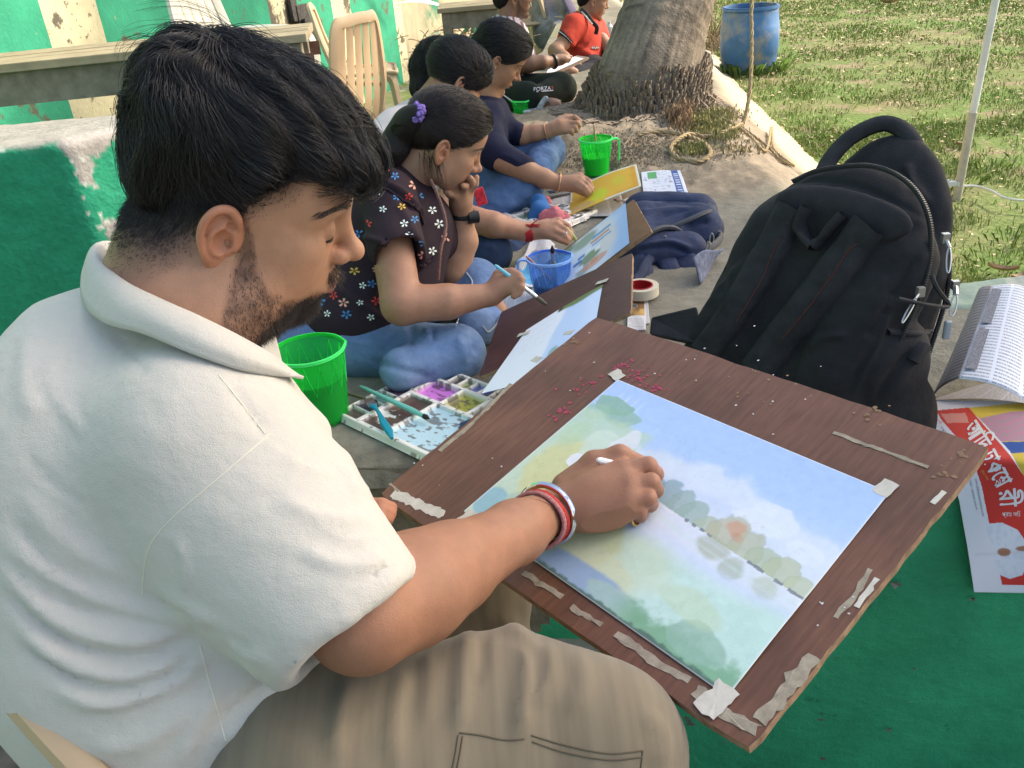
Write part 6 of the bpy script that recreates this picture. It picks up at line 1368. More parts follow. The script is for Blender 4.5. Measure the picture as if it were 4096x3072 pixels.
# --- woman in the flowered blouse
def woman1():
    T = HeadT(441, 145.5, 2.15, 9, 31, -3, .93); sk = np.array((.40, .215, .125)); sa = np.array((.37, .185, .11))
    def nk(f): f.cone(T.w((-.02, 0, -.02)), P(400, 196, 2.20), .050, .052, 1, .02)
    f, V_, Q_ = build_head(T, .0032, True, extra=nk, jaw=.94, nose=.85, lips=1.15, lo_ext=.2, full=1.03); col_ = skin_col(T, V_, sk, lipc=(.36, .12, .11))
    e1 = ear_mesh(T, -1, .0018, 1.05, tilt=4)
    near = limb([P(*zz1(520, 1300), 2.06), P(*zz5(700, 440), 2.00), P(*zz5(950, 425), 2.02), P(*zz5(1195, 385), 2.05)], [.050, .046, .040, .025], .0045,
        ([P(*zz5(1250, 335), 2.05)], [[P(*zz5(1310, 262), 2.05), P(*zz5(1350, 280), 2.03), P(*zz5(1362, 330), 2.03)], [P(*zz5(1320, 285), 2.04), P(*zz5(1365, 305), 2.02), P(*zz5(1350, 350), 2.02)], [P(*zz5(1320, 320), 2.03), P(*zz5(1365, 345), 2.015), P(*zz5(1335, 375), 2.02)], [P(*zz5(1310, 355), 2.03), P(*zz5(1350, 375), 2.02), P(*zz5(1320, 395), 2.02)], [P(*zz5(1230, 275), 2.06), P(*zz5(1270, 258), 2.05), P(*zz5(1330, 262), 2.04)]], .026, .0098))
    far = limb([P(*zz1(905, 1600), 2.33), P(*zz1(955, 1420), 2.31), P(*zz1(955, 1250), 2.27)], [.043, .041, .026], .0045,
        ([P(*zz1(945, 1185), 2.24)], [[P(*zz1(1000, 1130), 2.23), P(*zz1(1035, 1085), 2.20), P(*zz1(1040, 1045), 2.19)], [P(*zz1(985, 1120), 2.22), P(*zz1(1015, 1075), 2.18), P(*zz1(1005, 1050), 2.16)], [P(*zz1(960, 1130), 2.20), P(*zz1(975, 1100), 2.17), P(*zz1(960, 1095), 2.16)], [P(*zz1(915, 1150), 2.20), P(*zz1(880, 1140), 2.17), P(*zz1(860, 1130), 2.17)]], .030, .0100))
    foot = limb([P(*zz5(1140, 560), 2.26), P(*zz5(1190, 510), 2.27), P(*zz5(1235, 470), 2.27)], [.035, .030, .020], .004, ([P(*zz5(1240, 465), 2.27)], [[P(*zz5(1245, 470), 2.26), P(*zz5(1268, 478), 2.26)], [P(*zz5(1240, 485), 2.26), P(*zz5(1262, 492), 2.26)], [P(*zz5(1232, 500), 2.26), P(*zz5(1250, 508), 2.26)], [P(*zz5(1240, 450), 2.27), P(*zz5(1262, 455), 2.27)]], .018, .009))
    parts = [(V_, Q_), e1, near, far, foot]; cols = [col_]+[np.tile(sk*np.array([1.12, .95, .9]), (len(e1[0]), 1)), np.tile(sa, (len(near[0]), 1)), np.tile(sk*1.05, (len(far[0]), 1)), np.tile(sk, (len(foot[0]), 1))]
    W = mesh('person', *joinq(parts), M_SKIN, smooth_=True, col=np.concatenate(cols)); tag(W, 'woman in a dark flowered blouse sitting cross legged, chin resting on her hand', 'person', 'people painting outdoors'); face_extras(T, W, -.55, 190, (V_, Q_))
    M_BL = mat('dark_plum_cloth', (.028, .016, .022), .8, .25, bump=[(300, .0006)])
    c = [(P(392, 200, 2.19), P(385, 245, 2.20), .095, .125, .04), (P(385, 245, 2.20), P(372, 318, 2.20), .125, .130, .04), (P(415, 225, 2.22), P(405, 290, 2.22), .095, .09, .04), (P(345, 270, 2.22), P(345, 318, 2.2), .10, .12, .04),
         (P(390, 196, 2.06), P(385, 210, 2.30), .062, .06, .04), (P(388, 200, 2.06), P(396, 246, 2.02), .060, .066, .02), (P(396, 246, 2.02), P(410, 262, 2.03), .056, .035, .02), (P(430, 222, 2.28), P(442, 240, 2.30), .06, .055, .03)]
    fo = [([zz1(470, 1060), zz1(600, 1130), zz1(700, 1230), zz1(720, 1300)], 3, .010), ([zz1(480, 1080), zz1(600, 1165), zz1(690, 1260)], 2.5, -.008), ([zz1(300, 1385), zz1(480, 1425), zz1(600, 1490), zz1(690, 1565)], 3, .010), ([zz1(560, 1180), zz1(640, 1300), zz1(700, 1450), zz1(740, 1560)], 4, .007), ([zz1(800, 1150), zz1(850, 1300), zz1(840, 1450)], 4, .008), ([zz5(330, 200), zz5(420, 350), zz5(480, 500)], 6, .006), ([zz5(600, 250), zz5(560, 400), zz5(600, 510)], 5, -.006), ([zz5(300, 330), zz5(450, 420), zz5(620, 520)], 4, .005)]
    o, bV, bQ = cloth('blouse', c, .0065, M_BL, W, fo, .0025, cuts=[(P(396, 246, 2.015), P(406, 272, 1.985), .052, .06)]); tr = bvh(bV, bQ)
    # printed flowers
    F_ = [(400, 1320, 'r'), (490, 1235, 'w'), (615, 1320, 'w'), (675, 1295, 'b'), (640, 1160, 'r'), (700, 1160, 'b'), (670, 1090, 'c'), (570, 1165, 'b'), (645, 1385, 'w'), (730, 1430, 'b'), (725, 1505, 'c'), (780, 1240, 'w'), (820, 1320, 'w'), (480, 1040, 'w'), (525, 990, 'r'), (350, 1380, 'b'), (550, 1430, 'w'), (780, 1480, 'w'), (560, 1040, 'b'), (600, 1220, 'y'), (860, 1400, 'c'), (450, 1140, 'w')]
    G5 = [(325, 390, 'r'), (380, 430, 'c'), (395, 495, 'b'), (535, 325, 'b'), (485, 335, 'w'), (440, 255, 'y'), (345, 295, 'y'), (530, 510, 'w'), (290, 490, 'w'), (560, 245, 'c'), (630, 490, 'c'), (430, 180, 'w'), (470, 430, 'w'), (560, 420, 'r'), (600, 380, 'w'), (250, 420, 'b')]
    fc = dict(r=(.62, .06, .05), w=(.75, .80, .72), b=(.07, .22, .45), c=(.75, .38, .28), y=(.62, .38, .07)); mats_ = [mat('print_'+k, v, .8) for k, v in fc.items()]; mb = MB(); rg = np.random.default_rng(6)
    for (x, y, k), fn in [(a, zz1) for a in F_]+[(a, zz5) for a in G5]:
        u0, v0 = fn(x, y); R_ = rg.uniform(4.2, 6.0)*(.85 if k == 'w' else 1); a0 = rg.uniform(0, 6.3); sq = rg.uniform(.7, 1)
        for pth_ in range(5):
            a = a0+pth_*1.2566; pts_ = []
            for (rr, da) in ((.10, 0), (.55, -.36), (.95, -.20), (.86, 0), (.98, .20), (.58, .36)):
                p, n_ = cast(tr, u0+math.cos(a+da)*rr*R_, v0+math.sin(a+da)*rr*R_*sq)
                if p is None: break
                pts_.append(p+n_*.0012)
            if len(pts_) == 6 and np.ptp(np.array(pts_), axis=0).max() < .03: mb.add(pts_, [tuple(range(6))], list(fc).index(k))
        p, n_ = cast(tr, u0, v0)
    mb.build('flower_print', mats_, o, kind='stuff')
    # ruffle edges
    mb = MB()
    for ln in ([zz1(440, 1080), zz1(560, 1150), zz1(650, 1200), zz1(700, 1250), zz1(730, 1330)], [zz1(480, 1430), zz1(590, 1500), zz1(690, 1565), zz1(760, 1545), zz1(850, 1450)]):
        p_ = drape_line(tr, ln, .003)
        if len(p_) > 3: mb.tube(p_+np.array([0, 0, 1])*.002*np.sin(np.arange(len(p_))*1.9)[:, None], .0035, 5)
    mb.build('ruffle', M_BL, o, True)
    mb = MB(); mb.tube(spline([P(*zz1(770, 1060), 2.10), P(*zz1(830, 1200), 2.08), P(*zz1(860, 1330), 2.07), P(*zz1(830, 1480), 2.05), P(*zz1(815, 1650), 2.07)], 6), .004, 5); mb.build('drawstring', mat('drawstring', (.10, .05, .04), .8, noise=(300, .3, 3)), o, True)
    fo2 = [([zz5(740, 540), zz5(760, 600), zz5(750, 680)], 3, -.006), ([zz5(830, 570), zz5(850, 640)], 2.5, .006), ([zz5(870, 580), zz5(880, 650)], 2.5, -.006), ([zz5(500, 740), zz5(700, 800), zz5(900, 850)], 4, -.006), ([zz5(1000, 620), zz5(1040, 680), zz5(1050, 780)], 4, .008), ([zz5(1090, 600), zz5(1110, 720)], 3, -.006), ([zz5(300, 560), zz5(420, 640), zz5(560, 660)], 4, .005)]
    c = [(P(300, 345, 2.20), P(*zz5(1010, 705), 2.09), .092, .062, .03), (P(*zz5(1010, 705), 2.09), P(*zz5(700, 800), 2.02), .058, .052, .03), (P(320, 350, 2.45), P(*zz5(1110, 320), 2.36), .09, .060, .03), (P(*zz5(1110, 315), 2.36), P(*zz5(1165, 520), 2.27), .058, .042, .03), (P(*zz5(1120, 560), 2.2), P(*zz5(1185, 560), 2.25), .050, .046, .02), (P(300, 345, 2.2), P(315, 350, 2.45), .10, .10, .03)]
    o, dV, dQ = cloth('jeans', c, .0065, M_DEN1, W, fo2, .002); tr2 = bvh(dV, dQ)
    mb = MB()
    for ln in ([zz5(1150, 560), zz5(1180, 590), zz5(1225, 545), zz5(1235, 520)], [zz5(1060, 265), zz5(1090, 320), zz5(1060, 400), zz5(1000, 560)]):
        p_ = drape_line(tr2, ln, .001)
        if len(p_) > 3: mb.tube(p_, .0022, 5)
    mb.build('seam', mat('denim_stitch', (.45, .48, .50), .8), o, True)
    # hair
    HS, hv, hq_ = hair_shell(T, [((-.008, 0, .062), (.106, .084, .086), .02), ((-.055, 0, .03), (.055, .068, .065), .02), ((.035, 0, .085), (.066, .068, .056), .02)], [((.126, 0, .0), (.076, .15, .100), .005), ((.065, 0, -.040), (.066, .16, .080), .008), ((.018, 0, -.075), (.062, .16, .090), .008), ((-.05, 0, -.125), (.1, .16, .08), .01)], .0035, M_BRT, W)
    sc = P(*zz2(368, 778), 2.045); S_ = T.loc(sc)
    def fl(q, t): d = S_-q; return d/np.linalg.norm(d, axis=1)[:, None]
    grow_on(hv, hq_, 6500, .075, fl, T, 'hair_strands', M_HAIR2, HS, rad=.0005, steps=7, lift=.0008, liftmax=.003, mask=lambda q: (q[:, 1] < .05)*1.0+.05, rngs=5)
    # ponytail
    pt = [sc, P(*zz2(300, 860), 2.08), P(*zz2(225, 985), 2.12), P(*zz2(150, 1120), 2.12), P(*zz2(100, 1260), 2.13)]; f = field_for(pt, .06, .0035); f.tube(spline(pt, 3), np.interp(np.arange(13), [0, 3, 8, 12], [.018, .034, .036, .018]), 1, .01, ); pv, pq = f.surf(1)
    f2 = P(*zz2(330, 1050), 2.20)
    o = mesh('ponytail', pv, pq, M_BRT, smooth_=True); put(HS, o); rg = np.random.default_rng(8); cs = spline(pt, 4); n = 2600; an = rg.random(n)*6.28; rr = np.interp(np.linspace(0, 1, len(cs)), [0, .25, .7, 1], [.014, .036, .038, .020]); X_ = []
    for i, c_ in enumerate(cs): off = np.stack([np.cos(an), np.sin(an)*1.0, np.sin(an*2)*.1], 1); X_.append(c_+off*rr[i]*(1+rg.normal(0, .04, (n, 1))))
    strands('hair_strands', np.stack(X_, 1), .0005, M_HAIR2, HS)
    # wisps at the nape and temple
    tl = []
    for _ in range(60):
        a = T.w(np.array([rg.uniform(-.06, .01), -.07, rg.uniform(-.03, .0)])); b = a+np.array([rg.normal(0, .01), 0, -rg.uniform(.04, .09)]); tl.append([a, (a+b)/2+rg.normal(0, .005, 3), b])
    strands('hair_locks', np.array(tl), .0004, M_HAIR2, HS)
    mb = MB(); cdir = (S_-np.array([0, 0, .05])); cdir = T.R@(cdir/np.linalg.norm(cdir)); mm = []
    a_ = np.cross(cdir, [0, 0, 1]); a_ /= np.linalg.norm(a_); b_ = np.cross(cdir, a_); n_ = 60; pts_ = [sc+(a_*math.cos(t)+b_*math.sin(t))*(.015+.004*math.sin(t*11))+cdir*.007*math.sin(t*7) for t in np.linspace(0, 6.283, n_, endpoint=False)]
    mb.tube(pts_, .0075, 7, closed=True); o = mb.build('scrunchie', mat('purple_cloth', (.10, .065, .22), .7, noise=(130, .35, 3.2)), None, True); tag(o, 'purple patterned scrunchie round the ponytail of the woman in flowers', 'scrunchie')
    # watch
    wc = P(*zz1(957, 1262), 2.275); ax = P(*zz1(955, 1250), 2.27)-P(*zz1(955, 1420), 2.31); t_ = thing('wristwatch', 'black wristwatch on the wrist under the chin of the woman in flowers', 'watch', wc); M_RUB = mat('black_rubber', (.012, .012, .013), .5)
    put(t_, ringon(wc, ax, .0305, .0085, M_RUB, 'strap', None, .9, up=np.array([0, 1., 0]))); mb = MB(); mb.tube([wc+np.array([.014, -.024, -.004]), wc+np.array([.040, -.016, -.006])], [.016, .016], 12, flat=1.0); put(t_, mb.build('case', M_RUB, None, True))
    # earring
    brush('blue handled flat brush with a black end held by the woman in flowers', P(*zz5(1215, 220), 2.02), P(*zz5(1500, 440), 2.06), .0052, M_BLUEH, tipc=(.10, .09, .06), flat=True, fl=.05, bl=.03)
    return W
# --- woman behind her, in a pale top
def woman2():
    T = HeadT(452, 84, 2.80, 22, 40, 0, .95); sk = np.array((.34, .17, .10))
    def nk(f): f.cone(T.w((-.02, 0, -.02)), P(424, 112, 2.86), .050, .055, 1, .02)
    f, V_, Q_ = build_head(T, .004, True, extra=nk, lo_ext=.18); col_ = skin_col(T, V_, sk, lipc=(.3, .1, .1)); e1 = ear_mesh(T, -1, .002, 1.0, tilt=0)
    near = limb([P(455, 175, 2.75), P(450, 214, 2.62), P(*zz3(150, 620), 2.62), P(*zz3(430, 680), 2.66)], [.045, .044, .038, .027], .005,
       ([P(*zz3(560, 660), 2.66)], [[P(*zz3(690, 590), 2.67), P(*zz3(770, 630), 2.66), P(*zz3(805, 700), 2.66)], [P(*zz3(680, 620), 2.65), P(*zz3(750, 660), 2.64), P(*zz3(795, 725), 2.65)], [P(*zz3(660, 670), 2.64), P(*zz3(730, 700), 2.63), P(*zz3(775, 745), 2.64)], [P(*zz3(620, 710), 2.64), P(*zz3(690, 740), 2.63), P(*zz3(765, 772), 2.64)], [P(*zz3(600, 600), 2.68), P(*zz3(700, 640), 2.69), P(*zz3(790, 690), 2.67)]], .026, .0105))
    W = mesh('person', *joinq([(V_, Q_), e1, near]), M_SKIN, smooth_=True, col=np.concatenate([col_, np.tile(sk, (len(e1[0]), 1)), np.tile(sk*1.12, (len(near[0]), 1))])); tag(W, 'woman in a pale top with pinned up hair and a red thread bracelet', 'person', 'people painting outdoors')
    strands('eyebrow', np.concatenate([brows(T, -1, None, 80), brows(T, 1, None, 80)]), .0003, M_HAIR2, W)
    c = [(P(418, 125, 2.88), P(405, 175, 2.92), .085, .13, .04), (P(405, 175, 2.92), P(400, 225, 2.9), .13, .13, .04), (P(400, 130, 2.75), P(425, 128, 3.02), .065, .065, .04), (P(398, 132, 2.75), P(440, 180, 2.70), .062, .050, .03), (P(395, 140, 2.9), P(380, 160, 2.9), .09, .10, .04), (P(410, 128, 2.78), P(385, 150, 2.74), .06, .085, .04)]
    cloth('top', c, .008, mat('pale_pink_cloth', (.62, .55, .52), .85, .2, bump=[(200, .001)]), W, (), .003)
    c = [(P(410, 240, 2.95), P(*zz3(110, 850), 2.70), .10, .070, .03), (P(*zz3(110, 850), 2.70), P(460, 285, 2.75), .066, .055, .03)]
    cloth('jeans', c, .008, M_DEN2, W, [([zz3(20, 780), zz3(100, 790), zz3(180, 830)], 3, .006)], .002)
    c = [(P(430, 240, 3.05), P(*zz3(330, 790), 2.92), .09, .062, .03), (P(*zz3(330, 790), 2.92), P(*zz3(290, 1000), 2.82), .058, .050, .03)]
    cloth('jeans', c, .008, M_DEN2, W, [([zz3(230, 760), zz3(320, 790), zz3(400, 850)], 3, .006)], .002)
    def E(x, y, d, r): return (T.loc(P(x, y, d)), np.array(r)/T.s, .02)
    HS, hv, hq_ = hair_shell(T, [((-.008, 0, .058), (.112, .090, .092), .02), ((.03, 0, .075), (.075, .074, .066), .02), E(*zz2(500, 250), 2.86, (.045, .05, .042)), E(*zz2(600, 210), 2.84, (.045, .05, .032)), E(*zz2(430, 540), 2.88, (.040, .05, .048)), E(*zz2(470, 380), 2.88, (.06, .06, .06))], [((.132, 0, -.020), (.070, .15, .098), .006), ((.065, 0, -.058), (.066, .16, .080), .010), ((.015, 0, -.10), (.06, .16, .08), .01)], .0045, M_BRT, W)
    S_ = T.loc(P(*zz2(520, 250), 2.86))
    def fl(q, t): d = S_-q; return d/np.linalg.norm(d, axis=1)[:, None]
    grow_on(hv, hq_, 5000, .07, fl, T, 'hair_strands', M_HAIR, HS, rad=.0006, steps=6, lift=.001, liftmax=.004, rngs=6)
    c_ = P(*zz2(560, 165), 2.84); mb = MB(); mb.tube(spline([c_+np.array([-.03, 0, -.03]), c_+np.array([-.02, 0, .01]), c_+np.array([.0, 0, .022]), c_+np.array([.025, 0, .005])], 5), [.010]*16, 7, flat=.6); tag(mb.build('hair_clip', mat('pink_clip', (.42, .14, .12), .4), None, True), 'pinkish brown claw clip holding up the hair of the woman in the pale top', 'hair clip')
    t_ = thing('thread_bracelet', 'bunched bright red thread bracelet on the wrist of the woman in the pale top', 'bracelet', P(*zz3(435, 680), 2.66)); ax = P(*zz3(560, 660), 2.66)-P(*zz3(430, 680), 2.66); M_R2 = mat('bright_red_thread', (.38, .02, .02), .85)
    for k in range(5): put(t_, ringon(P(*zz3(412+k*13, 682), 2.66), ax+np.array([.01*(k-2), 0, 0]), .030-.0006*k, .0033, M_R2, 'thread', None, .9, wob=.002, up=np.array([0, 0, 1.])))
    rg = np.random.default_rng(3); mb = MB()
    for _ in range(14): p = P(*zz3(rg.uniform(415, 490), rg.uniform(610, 640)), 2.63); mb.tube([p, p+np.array([rg.uniform(.0, .03), 0, rg.normal(0, .012)])], .0015, 4)
    put(t_, mb.build('loose_thread', M_R2, None))
    o = ringon(P(*zz3(738, 697), 2.632), P(*zz3(775, 745), 2.64)-P(*zz3(730, 700), 2.63), .0112, .0022, mat('silver', (.75, .75, .72), .2, metal=1), 'finger_ring', None, .95, up=np.array([0, 0, 1.])); tag(o, 'silver ring on the painting hand with the red thread bracelet', 'ring')
    brush('yellow green handled brush held by the hand with the red thread bracelet', P(*zz3(760, 640), 2.64), P(*zz3(905, 845), 2.68), .0052, mat('lime_handle', (.38, .42, .14), .4), tipc=(.03, .10, .28), fl=.03, bl=.012)
# --- woman in navy
def woman3():
    T = HeadT(496, 59, 3.30, 8, 38, -10, .95); sk = np.array((.36, .19, .108))
    def nk(f): f.cone(T.w((-.02, 0, -.02)), P(484, 105, 3.36), .052, .055, 1, .02)
    f, V_, Q_ = build_head(T, .0042, True, extra=nk, lo_ext=.18, full=1.10, nose=.9, lips=1.25, mouth_open=.003); col_ = skin_col(T, V_, sk, lipc=(.36, .10, .09)); e1 = ear_mesh(T, -1, .0022, 1.0, tilt=8)
    near = limb([P(*zz2(1130, 1200), 3.10), P(*zz2(1340, 1290), 3.08), P(*zz2(1500, 1360), 3.09), P(*zz2(1640, 1405), 3.10)], [.042, .037, .033, .025], .005,
       ([P(*zz2(1730, 1400), 3.10)], [[P(*zz2(1810, 1330), 3.11), P(*zz2(1890, 1380), 3.10), P(*zz2(1925, 1450), 3.10)], [P(*zz2(1815, 1365), 3.09), P(*zz2(1880, 1410), 3.08), P(*zz2(1915, 1470), 3.09)], [P(*zz2(1800, 1400), 3.08), P(*zz2(1860, 1440), 3.07), P(*zz2(1895, 1490), 3.08)], [P(*zz2(1780, 1430), 3.08), P(*zz2(1840, 1465), 3.07), P(*zz2(1880, 1500), 3.08)], [P(*zz2(1760, 1450), 3.09), P(*zz2(1830, 1485), 3.08), P(*zz2(1870, 1505), 3.08)]], .027, .0105))
    far = limb([P(*zz2(1200, 960), 3.46), P(*zz2(1300, 975), 3.46), P(*zz2(1420, 955), 3.45), P(*zz2(1530, 940), 3.44)], [.040, .037, .033, .026], .005,
       ([P(*zz2(1640, 895), 3.43)], [[P(*zz2(1700, 830), 3.43), P(*zz2(1770, 815), 3.42), P(*zz2(1818, 850), 3.42)], [P(*zz2(1710, 870), 3.42), P(*zz2(1790, 865), 3.41), P(*zz2(1812, 895), 3.42)], [P(*zz2(1700, 910), 3.42), P(*zz2(1770, 905), 3.41), P(*zz2(1785, 940), 3.42)], [P(*zz2(1680, 940), 3.42), P(*zz2(1740, 940), 3.41), P(*zz2(1750, 965), 3.42)], [P(*zz2(1640, 830), 3.44), P(*zz2(1690, 805), 3.44), P(*zz2(1740, 805), 3.44)]], .029, .0105))
    W = mesh('person', *joinq([(V_, Q_), e1, near, far]), M_SKIN, smooth_=True, col=np.concatenate([col_, np.tile(sk*1.05, (len(e1[0]), 1)), np.tile(sk*.98, (len(near[0]), 1)), np.tile(sk*1.2, (len(far[0]), 1))])); tag(W, 'woman in a navy top and blue jeans reaching towards a yellow painting', 'person', 'people painting outdoors'); face_extras(T, W, -.5, 150, (V_, Q_))
    M_NV = mat('navy_cloth', (.012, .014, .036), .85, .25, bump=[(200, .001)])
    c = [(P(480, 118, 3.38), P(472, 150, 3.40), .10, .135, .04), (P(472, 150, 3.4), P(462, 188, 3.4), .135, .13, .04), (P(487, 120, 3.24), P(490, 112, 3.5), .065, .06, .03), (P(484, 122, 3.22), P(*zz2(1050, 1130), 3.12), .062, .056, .03), (P(*zz2(1050, 1130), 3.12), P(*zz2(1325, 1265), 3.085), .056, .042, .02),
         (P(495, 112, 3.5), P(*zz2(1150, 930), 3.48), .058, .052, .03), (P(*zz2(1150, 930), 3.48), P(*zz2(1265, 965), 3.46), .052, .045, .02)]
    cloth('top', c, .0075, M_NV, W, [([zz2(1100, 1150), zz2(1200, 1180), zz2(1300, 1240)], 3, .006), ([zz2(1180, 900), zz2(1200, 980)], 3, .005), ([zz2(1060, 640), zz2(1100, 760), zz2(1130, 880)], 4, .006)], .003)
    c = [(P(440, 195, 3.35), P(*zz2(1300, 1440), 3.16), .11, .074, .03), (P(*zz2(1300, 1440), 3.16), P(480, 212, 3.12), .070, .058, .03)]
    cloth('jeans', c, .008, M_DEN3, W, [([zz2(1330, 1330), zz2(1385, 1400), zz2(1380, 1480)], 3, .006), ([zz2(1000, 1300), zz2(1150, 1290), zz2(1300, 1330)], 3, -.005), ([zz2(980, 1560), zz2(1150, 1600), zz2(1300, 1590)], 3, .006)], .002)
    c = [(P(470, 180, 3.6), P(*zz2(1520, 1120), 3.52), .10, .072, .03), (P(*zz2(1520, 1120), 3.52), P(*zz2(1430, 1330), 3.36), .066, .058, .03)]
    cloth('jeans', c, .008, M_DEN3, W, [([zz2(1250, 1120), zz2(1370, 1070), zz2(1480, 1010)], 3, -.007), ([zz2(1280, 1160), zz2(1400, 1120), zz2(1530, 1060)], 3, .006)], .002)
    HS, hv, hq_ = hair_shell(T, [((-.008, 0, .062), (.108, .088, .088), .02), ((.035, 0, .085), (.068, .07, .060), .02), ((-.075, 0, .0), (.045, .06, .060), .02), ((-.095, 0, -.035), (.035, .045, .035), .02)], [((.128, 0, .0), (.074, .15, .098), .005), ((.068, 0, -.042), (.066, .16, .080), .008), ((.02, 0, -.078), (.055, .16, .090), .008)], .0045, M_SKULL, W)
    S_ = T.loc(T.w((-.12, 0, -.04)))
    def fl(q, t): d = S_-q; return d/np.linalg.norm(d, axis=1)[:, None]+np.array([-.2, 0, .1])
    grow_on(hv, hq_, 4500, .06, fl, T, 'hair_strands', M_HAIR, HS, rad=.0007, steps=5, lift=.001, liftmax=.003, rngs=7)
    ax = P(*zz2(1730, 1400), 3.1)-P(*zz2(1500, 1360), 3.09); o = ringon(P(*zz2(1625, 1400), 3.10), ax, .0305, .0024, mat('gold2', (.7, .38, .2), .35, metal=.6), 'bracelet', None, 1.15, up=np.array([0, 0, 1.])); tag(o, 'thin reddish gold bracelet on the wrist over the yellow painting', 'bracelet')
    ax = P(*zz2(1640, 895), 3.43)-P(*zz2(1420, 955), 3.45); o = ringon(P(*zz2(1515, 945), 3.44), ax, .032, .0022, D.materials['gold2'], 'bracelet', None, 1.15, up=np.array([0, 0, 1.])); tag(o, 'thin bracelet on the raised far hand of the woman in navy', 'bracelet')
# --- man in the printed shirt
def man4():
    T = HeadT(511.5, -3, 4.90, 14, 4, -10, 1.0); sk = np.array((.27, .14, .083))
    def nk(f): f.cone(T.w((-.02, 0, -.02)), P(508, 26, 4.95), .056, .060, 1, .02)
    f, V_, Q_ = build_head(T, .005, False, extra=nk, lo_ext=.2); col_ = skin_col(T, V_, sk); q = T.loc(V_); bm_ = beard_mask(q); col_ = col_*(1-.6*bm_[:, None]); e1 = ear_mesh(T, -1, .003, 1.05, tilt=4)
    arm1 = limb([P(*zzb(1080, 720), 4.85), P(*zzb(1150, 705), 4.82), P(*zzb(1290, 690), 4.84), P(*zzb(1420, 680), 4.88)], [.048, .046, .038, .028], .006, ([P(*zzb(1500, 660), 4.9)], [[P(*zzb(1560, 630), 4.9), P(*zzb(1620, 625), 4.92)], [P(*zzb(1560, 650), 4.88), P(*zzb(1610, 650), 4.9)], [P(*zzb(1540, 675), 4.88), P(*zzb(1590, 680), 4.9)]], .032, .011))
    arm2 = limb([P(*zzb(850, 900), 4.72), P(*zzb(960, 940), 4.72)], [.034, .027], .006, ([P(*zzb(1000, 950), 4.72)], [[P(*zzb(1040, 920), 4.72), P(*zzb(1075, 960), 4.72), P(*zzb(1085, 1000), 4.72)], [P(*zzb(1020, 950), 4.71), P(*zzb(1050, 990), 4.71), P(*zzb(1060, 1025), 4.71)], [P(*zzb(1000, 970), 4.71), P(*zzb(1020, 1000), 4.71)]], .030, .011))
    foot = limb([P(*zzb(1330, 1170), 4.62), P(*zzb(1410, 1165), 4.60)], [.040, .036], .006, ([P(*zzb(1440, 1160), 4.6)], [[P(*zzb(1450, 1130), 4.6), P(*zzb(1490, 1125), 4.6)], [P(*zzb(1450, 1160), 4.59), P(*zzb(1485, 1165), 4.59)], [P(*zzb(1440, 1190), 4.59), P(*zzb(1470, 1200), 4.59)]], .026, .013))
    W = mesh('person', *joinq([(V_, Q_), e1, arm1, arm2, foot]), M_SKIN, smooth_=True, col=np.concatenate([col_]+[np.tile(sk*k, (len(a[0]), 1)) for a, k in ((e1, 1.05), (arm1, 1.0), (arm2, 1.0), (foot, 1.15))])); tag(W, 'man in a pale printed shirt and dark trousers holding a drawing board on his knee', 'person', 'people painting outdoors')
    m = mat('printed_shirt', (.56, .47, .46), .85, .2); N = NT(m); co = N.n('ShaderNodeTexCoord'); wv = N.n('ShaderNodeTexWave', _Scale=9, _Distortion=6, _Detail=4); N.l(co.outputs['Object'], wv.inputs['Vector']); r = N.n('ShaderNodeMapRange', _From_Min=.62, _From_Max=.8); N.l(wv.outputs['Fac'], r.inputs[0]); mx = N.n('ShaderNodeMix', data_type='RGBA'); N.l(r.outputs[0], mx.inputs[0]); mx.inputs[6].default_value = L3(.58, .50, .49); mx.inputs[7].default_value = L3(.17, .10, .13); N.l(mx.outputs[2], N.b.inputs['Base Color'])
    c = [(P(505, 38, 4.98), P(508, 60, 4.98), .13, .14, .05), (P(508, 60, 4.98), P(510, 88, 4.98), .14, .13, .05), (P(497, 36, 4.80), P(512, 32, 5.18), .075, .07, .04), (P(495, 38, 4.8), P(*zzb(760, 700), 4.72), .075, .065, .03), (P(516, 34, 5.1), P(*zzb(1090, 640), 4.95), .075, .06, .03)]
    cloth('shirt', c, .010, m, W, (), .005)
    M_DK = mat('dark_trousers', (.012, .018, .012), .85, .2)
    c = [(P(500, 98, 5.05), P(*zzb(1500, 980), 4.80), .13, .085, .04), (P(*zzb(1500, 980), 4.8), P(*zzb(1180, 1130), 4.62), .08, .065, .03), (P(495, 102, 4.85), P(*zzb(1130, 1100), 4.62), .12, .09, .03)]
    o, pv, pq = cloth('trousers', c, .010, M_DK, W, (), .004); tr = bvh(pv, pq)
    tv, tf = text_geo('FORZA2'); mb = MB(); w_ = tv[:, 0].max(); out = []; ok = True
    for x, y in tv:
        u, v = zzb(1195+(x/w_)*222+8*y*0, 1012-y/.72*42-(x/w_)*14+0*y); p, n_ = cast(tr, u, v)
        if p is None: ok = False; break
        out.append(p+n_*.004)
    if ok:
        mi = [1 if np.mean([tv[i][0] for i in f_]) > w_*.86 else 0 for f_ in tf]; mesh('lettering', out, tf, [mat('print_white', (.6, .6, .6), .7), mat('print_red', (.5, .03, .03), .7)], matidx=mi).parent = None; put(o, D.objects['lettering'])
    mb = MB(); pts = [cast(tr, *zzb(x, y)) for x, y in ((1225, 1015), (1412, 1000), (1412, 1008), (1230, 1022))]
    if all(p[0] is not None for p in pts): mb.add([p+n_*.004 for p, n_ in pts], [(0, 1, 2, 3)]); mb.build('print_bar', D.materials['print_white'] if 'print_white' in D.materials else M_TAPE, o)
